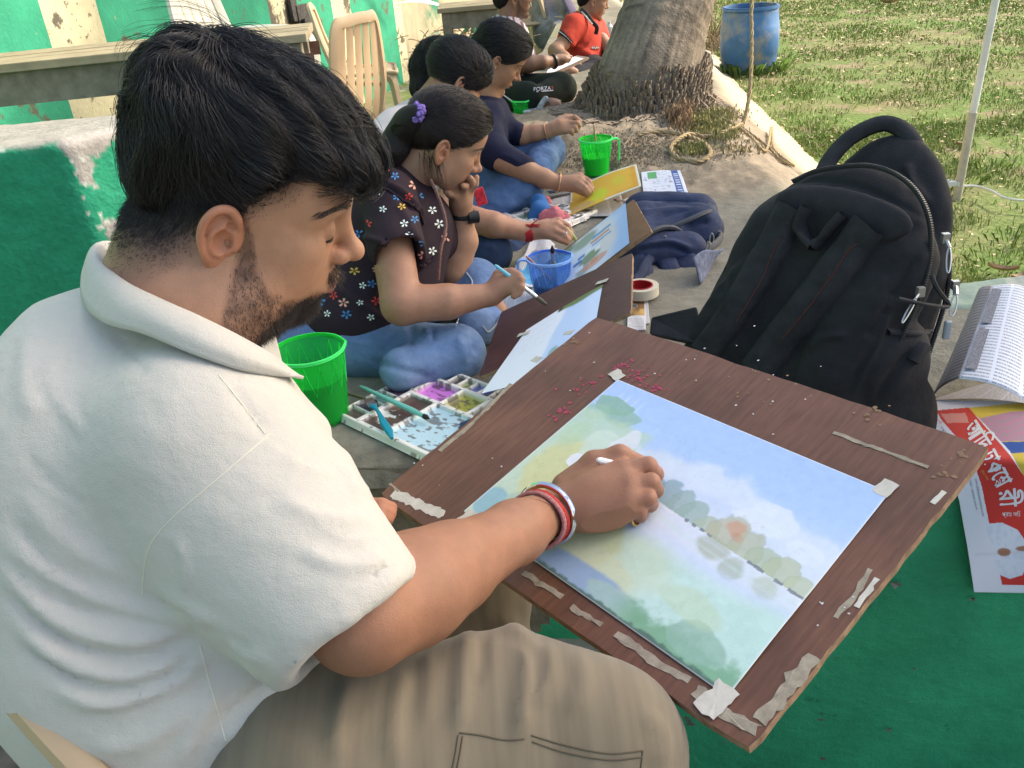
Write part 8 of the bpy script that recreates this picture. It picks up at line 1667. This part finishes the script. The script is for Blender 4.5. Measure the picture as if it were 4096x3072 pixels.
def board3():
    A, B, D_ = G(*zz3(585, 935), .50), G(*zz3(1318, 405), .665), G(*zz3(690, 1090), .455); B2 = G(*zz3(1358, 745), .635); e1, e2, n, w_, h_ = frame3(A, B, A+(B2-B)); C_ = A+e1*w_/2+e2*h_/2; R = np.stack([e1, e2, n], 1)
    b = slab('drawing_board', C_, R, w_, h_, .009, wood('board_wood_light', (.26, .12, .05), (.15, .06, .03)), M_BE, wob=.0005); tag(b, 'lighter brown drawing board propped on the navy backpack, town view painting on it', 'drawing board')
    q = lambda x, y: onpl(*zz3(x, y), C_, n, .0015); TL, TR, BR_ = q(632, 925), q(1250, 437), q(1280, 772); ex = TR-TL; ey = BR_-TR
    pf_ = lambda x, y: TL+x[..., None]*ex+y[..., None]*ey
    def pt(x, y):
        P3 = np.stack([x*5, y*5, x*0+3], -1); n1 = fbm(P3, 4); n2 = fbm(P3*3, 3); c_ = np.ones(x.shape+(3,))*np.array([.66, .72, .76]); c_ = mixc(c_, smooth(.62, 1.0, x+.1*n1)*.85, (.30, .48, .74)); c_ = mixc(c_, smooth(.40, .1, x+.1*n1)*.6, (.48, .62, .72)); c_ = mixc(c_, washm(x, y, .74, .45, .12, .4, .3, .4, 2)*.6, (.72, .66, .55))
        c_ = mixc(c_, washm(x, y, .10, .05, .20, .12, .35, .3, 4)*.85, (.14, .20, .09)); c_ = mixc(c_, washm(x, y, .45, .15, .16, .13, .35, .3, 6)*.75, (.20, .28, .14)); c_ = mixc(c_, washm(x, y, .50, .62, .13, .10, .35, .25, 8)*.85, (.17, .26, .10)); c_ = mixc(c_, washm(x, y, .42, .80, .10, .12, .3, .3, 3)*.6, (.18, .26, .16)); c_ = mixc(c_, washm(x, y, .56, .80, .15, .09, .3, .2, 1)*.75, (.60, .30, .18))
        for (x0, x1, y0, y1, col) in ((.55, .80, .20, .27, (.12, .30, .52)), (.52, .78, .29, .36, (.55, .28, .16)), (.54, .80, .38, .43, (.14, .32, .55)), (.30, .42, .52, .60, (.04, .14, .42)), (.36, .46, .44, .52, (.06, .18, .45)), (.33, .44, .66, .76, (.78, .80, .80)), (.58, .66, .50, .60, (.80, .82, .82)), (.25, .30, .30, .42, (.75, .78, .80)), (.48, .54, .42, .48, (.8, .82, .82)), (.52, .62, .72, .82, (.60, .30, .18))):
            m_ = smooth(0, .012, np.minimum(np.minimum(x-x0+.01*n2, x1-x), np.minimum(y-y0, y1-y+.015*n2))); c_ = mixc(c_, m_*.85, col)
        return c_
    o = sheet('painting', pf_, 1, 1, 150, 120, pt); tag(o, 'watercolour of blue and rust coloured buildings on the lighter brown board', 'painting')
    return C_
board3()
def yellow():
    a, b, c, d = G(*zz3(782, 540), .470), G(*zz3(1378, 300), .545), G(*zz3(1338, 118), .560), G(*zz3(792, 348), .478); f0 = bilin(a, b, c, d)
    def fn(x, y): return f0(x, y)+(.012*np.sin(x*3.1)-.010*(1-y)*np.sin(x*3.14))[..., None]*np.array([0, 0, 1.])
    def pt(x, y):
        P3 = np.stack([x*3, y*3, x*0+8], -1); n1 = fbm(P3, 4); n2 = fbm(P3*4, 3); c_ = np.ones(x.shape+(3,))*np.array([.66, .40, .045]); c_ = mixc(c_, smooth(-.1, .5, n1)*.6, (.55, .24, .02)); c_ = mixc(c_, washm(x, y, .42, .30, .13, .22, .3, .35, 1)*.85, (.48, .58, .03)); c_ = mixc(c_, washm(x, y, .70, .55, .10, .2, .3, .35, 2)*.5, (.50, .52, .04)); c_ = mixc(c_, washm(x, y, .15, .1, .18, .12, .4, .4, 3)*.6, (.34, .28, .16)); c_ = mixc(c_, smooth(.86, .93, x)*.4, (.60, .25, .03))
        bd_ = np.minimum(np.minimum(x, 1-x)*1.6, np.minimum(y, 1-y)); m = smooth(.055, .045, bd_+.006*n2)*((x > .5) | (y > .5)); return mixc(c_, m, (.66, .66, .52))
    o = sheet('painting', fn, 1, 1, 120, 60, pt); s_ = o.modifiers.new('t', 'SOLIDIFY'); s_.thickness = .002; tag(o, 'loose curling yellow and orange painting under the hand of the woman in navy', 'painting')
yellow()
# ---- newspapers
def newsprint(name, base=(.62, .61, .60), ink=(.12, .12, .13), cols=5, rows=46, seed=0., dens=.5):
    m = mat(name, base, .85, .2); N = NT(m); uv = N.n('ShaderNodeUVMap'); sp = N.n('ShaderNodeSeparateXYZ'); N.l(uv.outputs[0], sp.inputs[0])
    def mth(op, a, b=None):
        x = N.n('ShaderNodeMath', operation=op)
        for i, s in enumerate((a, b)):
            if s is None: continue
            if isinstance(s, (int, float)): x.inputs[i].default_value = s
            else: N.l(s, x.inputs[i])
        return x.outputs[0]
    rw = mth('MULTIPLY', sp.outputs[1], rows); fr = mth('FRACT', rw); ln = mth('MULTIPLY', mth('GREATER_THAN', fr, .30), mth('LESS_THAN', fr, .78)); cx = mth('FRACT', mth('MULTIPLY', sp.outputs[0], cols)); gut = mth('MULTIPLY', mth('GREATER_THAN', cx, .07), mth('LESS_THAN', cx, .95))
    cb_ = N.n('ShaderNodeCombineXYZ'); N.l(mth('MULTIPLY', sp.outputs[0], rows*3.2), cb_.inputs[0]); N.l(mth('FLOOR', rw), cb_.inputs[1]); cb_.inputs[2].default_value = seed; nz = N.n('ShaderNodeTexNoise', _Scale=1.0, _Detail=1); N.l(cb_.outputs[0], nz.inputs['Vector']); wd = mth('GREATER_THAN', nz.outputs['Fac'], .5-.06*dens)
    c2 = N.n('ShaderNodeCombineXYZ'); N.l(mth('FLOOR', mth('MULTIPLY', sp.outputs[0], cols)), c2.inputs[0]); N.l(mth('FLOOR', mth('MULTIPLY', sp.outputs[1], 5)), c2.inputs[1]); c2.inputs[2].default_value = seed; wn = N.n('ShaderNodeTexWhiteNoise'); N.l(c2.outputs[0], wn.inputs['Vector']); pic = mth('GREATER_THAN', wn.outputs['Value'], .90)
    n3 = N.n('ShaderNodeTexNoise', _Scale=14, _Detail=5); N.l(uv.outputs[0], n3.inputs['Vector']); pk = mth('MULTIPLY', pic, mth('MULTIPLY', n3.outputs['Fac'], 1.1)); tot = mth('MAXIMUM', mth('MULTIPLY', mth('MULTIPLY', ln, gut), mth('MULTIPLY', wd, .62)), mth('MULTIPLY', pk, gut))
    mx = N.n('ShaderNodeMix', data_type='RGBA'); N.l(tot, mx.inputs[0]); mx.inputs[6].default_value = L3(*base); mx.inputs[7].default_value = L3(*ink); N.l(mx.outputs[2], N.b.inputs['Base Color']); return m
NP1 = newsprint('newsprint', rows=40, seed=1.); NP2 = newsprint('newsprint_grey', (.50, .48, .46), rows=34, seed=4.)
def paper_flat(label, pts, m, paint=None, z=.457, wav=.004, n=26, grp='newspapers spread under the painting things', th=.0012):
    A = [G(*p, z+(p[2] if len(p) > 2 else 0)) if False else (lambda g: np.array([g[0], g[1], zat(g[0], g[1])+.004+(z-.457)]))(G(p[0], p[1], z)) for p in pts]; f0 = bilin(*A)
    def fn(x, y): q = f0(x, y); q[..., 2] = np.maximum(q[..., 2], z-.004)+wav*(np.sin(x*7+y*3+len(label))*.5+.5)+wav*.6*np.sin(y*9-x*4); return q
    o = sheet('newspaper', fn, 1, 1, n if paint is None else 90, n if paint is None else 60, paint, m); tag(o, label, 'newspaper', grp); s_ = o.modifiers.new('t', 'SOLIDIFY'); s_.thickness = th; return o
def pnt_a(x, y):
    c_ = np.ones(x.shape+(3,))*np.array([.60, .63, .70]); rg = np.random.default_rng(4)
    c_ = mixc(c_, (smooth(0, .01, x-.75)*smooth(0, .01, .93-x)*smooth(0, .01, y-.08)), (.05, .10, .28)); c_ = mixc(c_, (x > .15)*(x < .38)*(y < .95)*(y > .72), (.10, .34, .12))
    for i in range(60):
        a, b = rg.uniform(.02, .70), rg.uniform(.05, .95); w_, h_ = rg.uniform(.02, .09), rg.uniform(.008, .03); c_ = mixc(c_, (x > a)*(x < a+w_)*(y > b)*(y < b+h_)*.8, (.20, .22, .28))
    for i in range(9): c_ = mixc(c_, (x > .79)*(x < .90)*(np.abs(y-.14-i*.09) < .014), (.6, .64, .72))
    return c_
# (x along the near edge, y towards the back)
paper_flat('newspaper page with a blue band lying beyond the yellow painting', [zz3(1400, 420), zz3(1775, 408), zz3(1700, 235), zz3(1378, 255)], M_PAPER, pnt_a, wav=.002)
paper_flat('grey printed newspaper under the yellow painting', [zz3(640, 560), zz3(1260, 560), zz3(1200, 380), zz3(600, 395)], NP2, z=.458)
paper_flat('crumpled white newspaper between the jeans and the painting hand', [zz3(330, 1010), zz3(640, 990), zz3(690, 770), zz3(480, 740)], NP1, wav=.012)
paper_flat('newspaper sheet in front of the bare foot beside the blue mug', [zz3(170, 1330), zz3(560, 1300), zz3(560, 1060), zz3(250, 1120)], NP1, wav=.008, z=.459)
def pnt_b(x, y): n1 = fbm(np.stack([x*3, y*5, x*0], -1), 4); c_ = np.ones(x.shape+(3,))*np.array([.10, .36, .60]); c_ = mixc(c_, smooth(.1, .4, n1)*.8, (.55, .70, .78)); return mixc(c_, (y < .12), (.66, .68, .72))
paper_flat('newspaper with a light blue picture left of the blue mug', [zz3(335, 1110), zz3(520, 1140), zz3(530, 930), zz3(335, 960)], M_PAPER, pnt_b, z=.462)
def pnt_c(x, y):
    n1 = fbm(np.stack([x*3, y*4, x*0], -1), 4); c_ = np.ones(x.shape+(3,))*np.array([.60, .60, .60]); c_ = mixc(c_, (y > .42)*(x > .04)*(x < .96), (.24, .13, .05)); c_ = mixc(c_, (y > .42)*(y < .62)*smooth(-.2, .3, n1)*(x < .96), (.58, .36, .12)); c_ = mixc(c_, washm(x, y, .32, .72, .24, .07, 0, .2)*1.0, (.62, .58, .5))
    for i in range(3): c_ = mixc(c_, smooth(.035, .02, np.abs(np.hypot((x-.20-i*.12)*1.0, (y-.72)*1.3)-.045)), (.08, .07, .06))
    for i in range(9): c_ = mixc(c_, (np.abs(y-.04-i*.035) < .009)*(x > .1)*(x < .9)*(np.sin(x*60+i*9) > -.4)*.8, (.2, .2, .2))
    return c_
paper_flat('folded newspaper with a golden picture under the tape roll', [zz3(1262, 1475), zz3(1418, 1485), zz3(1408, 1215), zz3(1270, 1220)], M_PAPER, pnt_c, wav=.0015)
paper_flat('white newspaper sheet sticking out under the folded one', [zz3(1300, 1440), zz3(1450, 1425), zz3(1432, 1225), zz3(1330, 1225)], NP1, z=.4565, wav=.001)
paper_flat('newspaper strip in front of the man in the printed shirt', [zzb(880, 1245), zzb(1480, 1215), zzb(1530, 1180), zzb(880, 1225)], NP2, wav=.006)
# ---- tape roll
def tape():
    c = G(*zz3(1372, 1195), .462); t = thing('tape_roll', 'roll of masking tape with a red core lying on the newspaper', 'tape roll', c); mb = MB(); mb.lathe([(.034, 0), (.049, 0), (.049, .026), (.034, .026)], 40, c, close=True); put(t, mb.build('tape', mat('cream_tape', (.62, .56, .43), .55), None, True)); mb = MB(); mb.lathe([(.0305, -.001), (.0338, -.001), (.0338, .0275), (.0305, .0275)], 40, c, close=True); put(t, mb.build('core', mat('red_core', (.40, .015, .02), .5), None, True))
tape()
# ---- phone, pouch, pink cloth, red packet, tubes of paint
c = G(*zz3(690, 380), .465); mb = MB(); R_ = np.array([[math.cos(.25), -math.sin(.25), 0], [math.sin(.25), math.cos(.25), 0], [0, 0, 1]]); mb.box(c+np.array([0, 0, .012]), (.155, .075, .010), R_); o = mb.build('mobile_phone', mat('phone_case', (.16, .15, .12), .35, .5), bevel=.004); tag(o, 'mobile phone in a grey brown case lying near the painting of the woman in navy', 'phone'); mb = MB(); mb.box(c+np.array([-.01, 0, .0185]), (.05, .03, .002), R_); mb.build('camera_bump', M_BLK, o, bevel=.0008)
f = Field(G(*zz3(560, 520), .5)-.12, G(*zz3(560, 520), .5)+.14, .005); a = G(*zz3(570, 570), .475); b = G(*zz3(530, 440), .50); f.cone(G(*zz3(600, 570), .47), b, .030, .034, 1, .02, ((.4, 1, 0), 1.6)); f.cone(G(*zz3(480, 560), .47), G(*zz3(520, 480), .50), .02, .024, 1, .02); V_, Q_ = f.surf(1); tag(mesh('pencil_pouch', V_, Q_, mat('bright_blue_cloth', (.03, .13, .34), .7), smooth_=True), 'bright blue pencil pouch by the knee of the woman in navy', 'pouch')
for k, (x, y, lb) in enumerate(((510, 430, 'crumpled pink cloth behind the blue pouch'), (655, 545, 'crumpled pink cloth right of the blue pouch'))):
    g = G(*zz3(x, y), .48); f = Field(g-.09, g+.09, .004); f.ell(g, (.05, .035, .028), None, 1, .01); V_, Q_ = f.surf(1); V_ = V_+vnormals(V_, Q_)*(.016*fbm(V_*30+k, 4))[:, None]; V_[:, 2] = np.maximum(V_[:, 2], .452); tag(mesh('pink_cloth', V_, Q_, mat('pink_cloth', (.55, .16, .17), .85) if k == 0 else D.materials['pink_cloth'], smooth_=True), lb, 'cloth')
g = P(*zz1(1062, 1140), 2.55); mb = MB(); mb.box(g+np.array([0, 0, -.01]), (.030, .010, .050), np.array([[.95, -.2, -.2], [.2, .97, 0], [.2, 0, .97]])); tag(mb.build('packet', mat('red_packet', (.42, .02, .03), .4, noise=(90, .7, 2.2)), bevel=.002), 'small red packet behind the chin and hand of the woman in flowers', 'packet')
def tube_of_paint(label, x, y, an, col):
    g = G(*zz3(x, y), .47); d = np.array([math.cos(an), math.sin(an), 0]); t = thing('paint_tube', label, 'paint tube', g, 'paint tubes'); mb = MB(); mb.tube([g-d*.035, g-d*.01, g+d*.02], [.004, .008, .009], 8); put(t, mb.build('tube_body', mat('tube_white', (.66, .64, .60), .4) if 'tube_white' not in D.materials else D.materials['tube_white'], None, True)); mb = MB(); mb.tube([g+d*.02, g+d*.034], [.006, .006], 8); put(t, mb.build('cap', mat('cap', col, .4), None, True))
tube_of_paint('paint tube with a dark red cap behind the board of the town view', 1222, 430, 2.4, (.25, .02, .03)); tube_of_paint('small paint tube with a black cap just behind the same board', 1262, 418, .6, (.03, .03, .03))
# ---- further palettes
palA = [(.03+.117*i, .03+.117*i+.10, .06, .26, .010, c_, .7) for i, c_ in enumerate(((.09, .05, .05), (.05, .05, .12), (.12, .09, .16), (.10, .05, .05), (.05, .12, .06), (.12, .10, .03), (.07, .05, .05), (.05, .04, .04)))]+[(.03+.23*i, .03+.23*i+.20, .32, .60, .011, c_, .55) for i, c_ in enumerate(((.40, .62, .64), (.62, .66, .60), (.08, .20, .08), (.34, .10, .10)))]+[(.03+.23*i, .03+.23*i+.20, .66, .93, .011, c_, .5) for i, c_ in enumerate(((.62, .66, .60), (.10, .16, .09), (.45, .60, .55), (.12, .26, .12)))]
A = G(*zz1(985, 1260), .457); B = G(*zz1(1140, 1190), .457); C_ = G(*zz1(1425, 1300), .457); palette('wide used palette half hidden behind the forearm with the red thread', A, C_-B, B-A, .38, .25, palA, 5)
A = G(*zz3(700, 680), .457); palette('pale palette with turquoise wells under the painting hand and the town view board', A, G(*zz3(960, 560), .457)-A, G(*zz3(690, 540), .457)-A, .22, .17, [(.06+.23*i, .06+.23*i+.20, .1+.3*j, .36+.3*j, .010, ((.42, .68, .66), (.50, .70, .62), (.25, .45, .22), (.62, .68, .62))[(i+j) % 4], .8) for i in range(4) for j in range(3)], 6)
# ---- newspapers at the right edge
def zr(x, y): return (3600+x*.7836)/4, (1100+y*.7836)/4
def front(u, v, out=.02):
    r = CM@np.array([(u-512)/FPX, (v-384)/FPX, 1.0]); n = np.array([.155, 1, 0]); t = ((1.45-out)-C0.dot(n))/r.dot(n); return C0+r*t
VB = 459.0
def banner():
    Lx = np.array([(925, 400), (938, 440), (949, 468), (959, 500), (967, 545), (974, 592)], float); Lc = np.stack([np.interp(np.linspace(0, 1, 60), np.linspace(0, 1, 6), Lx[:, k]) for k in (0, 1)], 1)
    def uvof(x, y): a = np.interp(y, np.linspace(0, 1, 60), Lc[:, 0]); b = np.interp(y, np.linspace(0, 1, 60), Lc[:, 1]); return a+(1085-a)*x, b+(b*0+2)*x
    def pos(u, v, lift=0.):
        u = np.asarray(u, float); v = np.asarray(v, float); out = np.zeros(u.shape+(3,)); vb_ = VB+0*u
        for i in np.ndindex(u.shape):
            k = smooth(VB-9, VB+9, v[i]); g = G(u[i], min(v[i], VB+5), .462+lift); q = front(u[i], max(v[i], VB-5), .022+lift+.010*math.sin((v[i]-VB)*.035+u[i]*.05)); out[i] = g*(1-k)+q*k
        return out
    def fn(x, y): u, v = uvof(x, y); return pos(u, v)
    zx = lambda u: (u*4-3600)/.7836
    def pt(x, y):
        u, v = uvof(x, y); X = (u*4-3600)/.7836; Y = (v*4-1100)/.7836; c_ = np.ones(x.shape+(3,))*np.array([.70, .72, .78]); n1 = fbm(np.stack([X*.03, Y*.03, X*0], -1), 4)
        pic = inpoly(X, Y, [(345, 680), (760, 640), (760, 1120), (640, 1040), (560, 900), (430, 760)]); c_ = mixc(c_, pic, (.60, .46, .06)); st = .5+.5*np.sin((Y+.35*X)*.16+3*n1)
        c_ = mixc(c_, pic*inpoly(X, Y, [(400, 735), (560, 700), (760, 690), (760, 850), (470, 850)])*1., (.38, .26, .30)); c_ = mixc(c_, pic*inpoly(X, Y, [(400, 735), (560, 700), (760, 690), (760, 850), (470, 850)])*st*.6, (.52, .20, .34)); c_ = mixc(c_, pic*inpoly(X, Y, [(490, 855), (760, 850), (760, 900), (530, 915)]), (.02, .08, .32))
        red = inpoly(X, Y, [(183, 693), (350, 678), (430, 770), (560, 920), (650, 1050), (780, 1130), (780, 1585), (520, 1580), (486, 1420), (455, 1270), (418, 1080), (370, 940), (280, 820), (210, 740)]); c_ = mixc(c_, red, (.56, .045, .035))
        c_ = mixc(c_, inpoly(X, Y, [(208, 710), (335, 706), (352, 756), (240, 757)])*.55, (.70, .45, .38))
        wh = inpoly(X, Y, [(440, 1270), (520, 1262), (600, 1300), (655, 1380), (650, 1460), (625, 1530), (560, 1550), (510, 1530), (480, 1470), (475, 1380), (445, 1330)]); c_ = mixc(c_, wh, (.68, .72, .80)); c_ = mixc(c_, wh*smooth(.1, .4, np.abs(n1))*.35, (.50, .56, .68)); c_ = mixc(c_, washm(X, Y, 530, 1412, 34, 20, .2, .2, 0, .03), (.36, .19, .12)); c_ = mixc(c_, washm(X, Y, 640, 1395, 50, 14, .2, .2, 0, .03), (.36, .19, .12))
        fold = np.exp(-((Y-1445+.05*X)/9)**2)*.10*(X > 380); return c_*(1-fold)[..., None]
    o = sheet('newspaper', fn, 1, 1, 260, 340, pt); s_ = o.modifiers.new('t', 'SOLIDIFY'); s_.thickness = .0008; tag(o, 'newspaper with a red advertisement hanging over the green edge of the platform', 'newspaper')
    bf = None
    for p in (os.path.join(bpy.utils.resource_path('LOCAL'), 'datafiles', 'fonts'),):
        pass
    def lay(s, a, b, hgt, m, nm='lettering', shear=0., squeeze=1., lift=.0012, bold=0.):
        tv, tf = text_geo(s); w_ = tv[:, 0].max(); a = np.array(a, float); b = np.array(b, float); d = (b-a)/w_; up = np.array([d[1], -d[0]])/np.linalg.norm(d)*hgt/.72
        px = a+tv[:, :1]*d+tv[:, 1:2]*up; u = (3600+px[:, 0]*.7836)/4; v = (1100+px[:, 1]*.7836)/4; me = mesh(nm, pos(u, v, lift), tf, m); put(o, me); return me
    MW = mat('banner_white', (.72, .72, .74), .7); MY = mat('banner_yellow', (.62, .40, .05), .7); MR = mat('banner_red', (.50, .04, .04), .7); MG_ = mat('banner_grey', (.16, .17, .20), .7)
    # আদি ঢাকেশ্বরী, signs already in the order in which they are drawn
    for k, dxy in enumerate(((0, 0), (3, 2), (-2, 3))): lay('আিদ', (318+dxy[0], 782+dxy[1]), (398+dxy[0], 905+dxy[1]), 96, MW, lift=.0012+k*.0002); lay('ঢাকেশ', (408+dxy[0], 922+dxy[1]), (497+dxy[0], 1090+dxy[1]), 96, MW, lift=.0012+k*.0002); lay('রী', (505+dxy[0], 1095+dxy[1]), (512+dxy[0], 1185+dxy[1]), 96, MW, lift=.0012+k*.0002)
    lay('ব', (476, 1050), (486, 1084), 40, MW, lift=.002); lay('প্রাঃ লিঃ', (520, 1232), (615, 1232), 22, MW)
    lay('আমাদের', (402, 780), (440, 818), 14, MY); lay('সুিবধা ও সততা', (412, 1000), (445, 1050), 12, MY); lay('মজুির ২৫% ছাড়', (152, 715), (205, 765), 16, MR); lay('সকাল ১ টা', (202, 778), (258, 850), 14, MG_)
    lay('www.adidhakeswarifashion.com', (382, 1040), (420, 1232), 13, MG_); lay('LOB STREET / OBVENDU JHALAK', (345, 1015), (388, 1200), 10, MG_)
banner()
NP3 = newsprint('newsprint_white', (.70, .71, .75), rows=34, cols=3, seed=7., dens=.8); NP4 = newsprint('newsprint_back', (.44, .39, .37), (.16, .13, .13), rows=30, cols=2, seed=9., dens=1.2)
def folded():
    R0, R1 = G(*zr(472, 55), .63), G(*zr(300, 528), .60); L0, L1 = G(*zr(395, 165), .53), G(*zr(150, 640), .462); f0 = bilin(L1, R1, R0, L0)
    def fn(x, y): return f0(x, y)+(.018*np.sin(x*3.1)*(.5+y))[..., None]*np.array([-.5, .2, .6])
    o1 = sheet('newspaper', fn, 1, 1, 30, 30, None, NP4); s_ = o1.modifiers.new('t', 'SOLIDIFY'); s_.thickness = .0008; tag(o1, 'folded newspaper standing up at the right edge behind the red advertisement', 'newspaper')
    A, B = G(*zr(760, 150), .60), G(*zr(760, 740), .57); f1 = bilin(R1, B, A, R0)
    o = sheet('front_leaf', lambda x, y: f1(x, y)+(.02*np.sin(x*3.14))[..., None]*np.array([0, 0, 1.]), 1, 1, 30, 30, None, NP3); s_ = o.modifiers.new('t', 'SOLIDIFY'); s_.thickness = .0008; put(o1, o)
    mb = MB()
    for (x0, y0, x1, y1, w_) in ((.05, .50, .93, .50, .012), (.10, .08, .10, .48, .018), (.10, .54, .10, .93, .018)):
        k = [f1(np.array(a_), np.array(b_))+np.array([0, 0, .0225*math.sin(a_*3.14)+.003]) for a_, b_ in ((x0, y0), (x1, y1))]; d = k[1]-k[0]; s = np.cross(d, [0, 0, 1]); s = s/np.linalg.norm(s)*w_*.5; mb.add([k[0]-s, k[1]-s, k[1]+s, k[0]+s], [(0, 1, 2, 3)])
    mb.build('headline_bar', mat('ink', (.10, .10, .11), .8, noise=(420, .4, 3.2)), o)
    A_ = [G(*zr(150, 640), .462), G(*zr(300, 700), .464), G(*zr(760, 680), .47), G(*zr(760, 560), .47), G(*zr(400, 560), .47)]; f2 = bilin(A_[0], A_[2], A_[3], A_[4]); o = sheet('inner_leaf', lambda x, y: f2(x, y)+(.012*np.sin(x*3.1))[..., None]*np.array([0, 0, 1.]), 1, 1, 20, 10, None, newsprint('newsprint_inner', (.56, .54, .53), rows=20, seed=3.)); put(o1, o)
folded()
# pale stone edge of the platform at the right
f = Field((.95, 1.75, .20), (1.75, 2.30, .56), .009); f.box((1.32, 2.03, .38), (.30, .08, .085), None, .03, 1, 0); V_, Q_ = f.surf(1); V_ += vnormals(V_, Q_)*(.014*fbm(V_*9, 4))[:, None]; c_ = np.array([.42, .42, .34])*(1+.3*fbm(V_*16, 4))[:, None]; g_ = smooth(-.05, .15, fbm(V_*5+4, 3))[:, None]*.5; c_ = c_*(1-g_)+np.array([.20, .33, .22])*g_
tag(mesh('edge_stone', V_, Q_, mat('painted_stone', (1, 1, 1), .9, col=True, bump=[(60, .003)]), smooth_=True, col=c_), 'pale stone with faded green paint at the back edge of the platform behind the newspapers', 'stone')
# ---- behind: paper on the far table, green metal frame, straw heap, small bag by the trunk
f0 = bilin(P(*zz1(560, 22), 7.6), P(*zz1(880, 36), 7.4), P(*zz1(800, 2), 7.7), P(*zz1(640, 0), 7.8)); o = sheet('paper', lambda x, y: f0(x, y)+(.02*np.sin(x*4))[..., None]*np.array([0, 0, 1.]), 1, 1, 10, 6, None, mat('white_sheet2', (.66, .66, .68), .8)); tag(o, 'loose white sheet of paper on the far grey table', 'paper')
M_GM = mat('green_metal', (.015, .19, .10), .5, .4, noise=(20, .7, 1.2)); t = thing('metal_frame', 'green metal stand of thin poles beside the far grey table', 'stand', P(*zzb(540, 440), 8.6)); dd = 8.6
for (a, b, w_) in (((535, 120), (545, 450), .028), ((375, 430), (535, 230), .020), ((640, 5), (672, 380), .026), ((672, 215), (730, 285), .02), ((700, 235), (810, 145), .02), ((545, 440), (590, 280), .014), ((490, 450), (540, 330), .02)): mb = MB(); mb.tube([P(*zzb(*a), dd), P(*zzb(*b), dd)], w_, 8); put(t, mb.build('pole', M_GM, None, True))
rg = np.random.default_rng(5); mb = MB(); c0 = P(*zzb(460, 545), 8.4)
for _ in range(420): p = c0+rg.normal(0, 1, 3)*np.array([.22, .2, .09]); d = rg.normal(0, 1, 3); d[2] *= .4; d /= np.linalg.norm(d); mb.tube([p-d*.07, p+np.array([0, 0, .01]), p+d*.07], .004, 4)
tag(mb.build('straw_heap', mat('straw', (.26, .17, .11), .9, noise=(50, .6, 1.5)), kind='stuff'), 'heap of dry brown straw on the floor below the far grey table')
g = G(*S4(2780, 330), .47); g[2] = zat(g[0], g[1])+.10; f = Field(g-.2, g+.2, .009); f.ell(g, (.09, .08, .10), None, 1, .02); f.ell(g+np.array([-.02, -.03, -.04]), (.10, .07, .06), None, 1, .02); V_, Q_ = f.surf(1); V_ += vnormals(V_, Q_)*(.02*fbm(V_*16, 3))[:, None]; tag(mesh('bag', V_, Q_, mat('black_bag', (.03, .03, .035), .6, noise=(30, .4, 2.5)), smooth_=True), 'small black bag on a newspaper just behind the palm trunk', 'bag')
paper_flat('newspaper under the small black bag behind the palm trunk', [S4(2700, 350), S4(2812, 352), S4(2808, 330), S4(2700, 325)], NP1, wav=.004)
g = G(*zzb(2040, 400), .46); mb = MB(); mb.lathe([(0, 0), (.03, 0), (.03, .07), (.012, .09), (.012, .11), (0, .11)], 12, g); tag(mb.build('bottle', mat('pale_bottle', (.55, .54, .5), .4), None, True), 'small pale bottle on the platform behind the man in red', 'bottle')
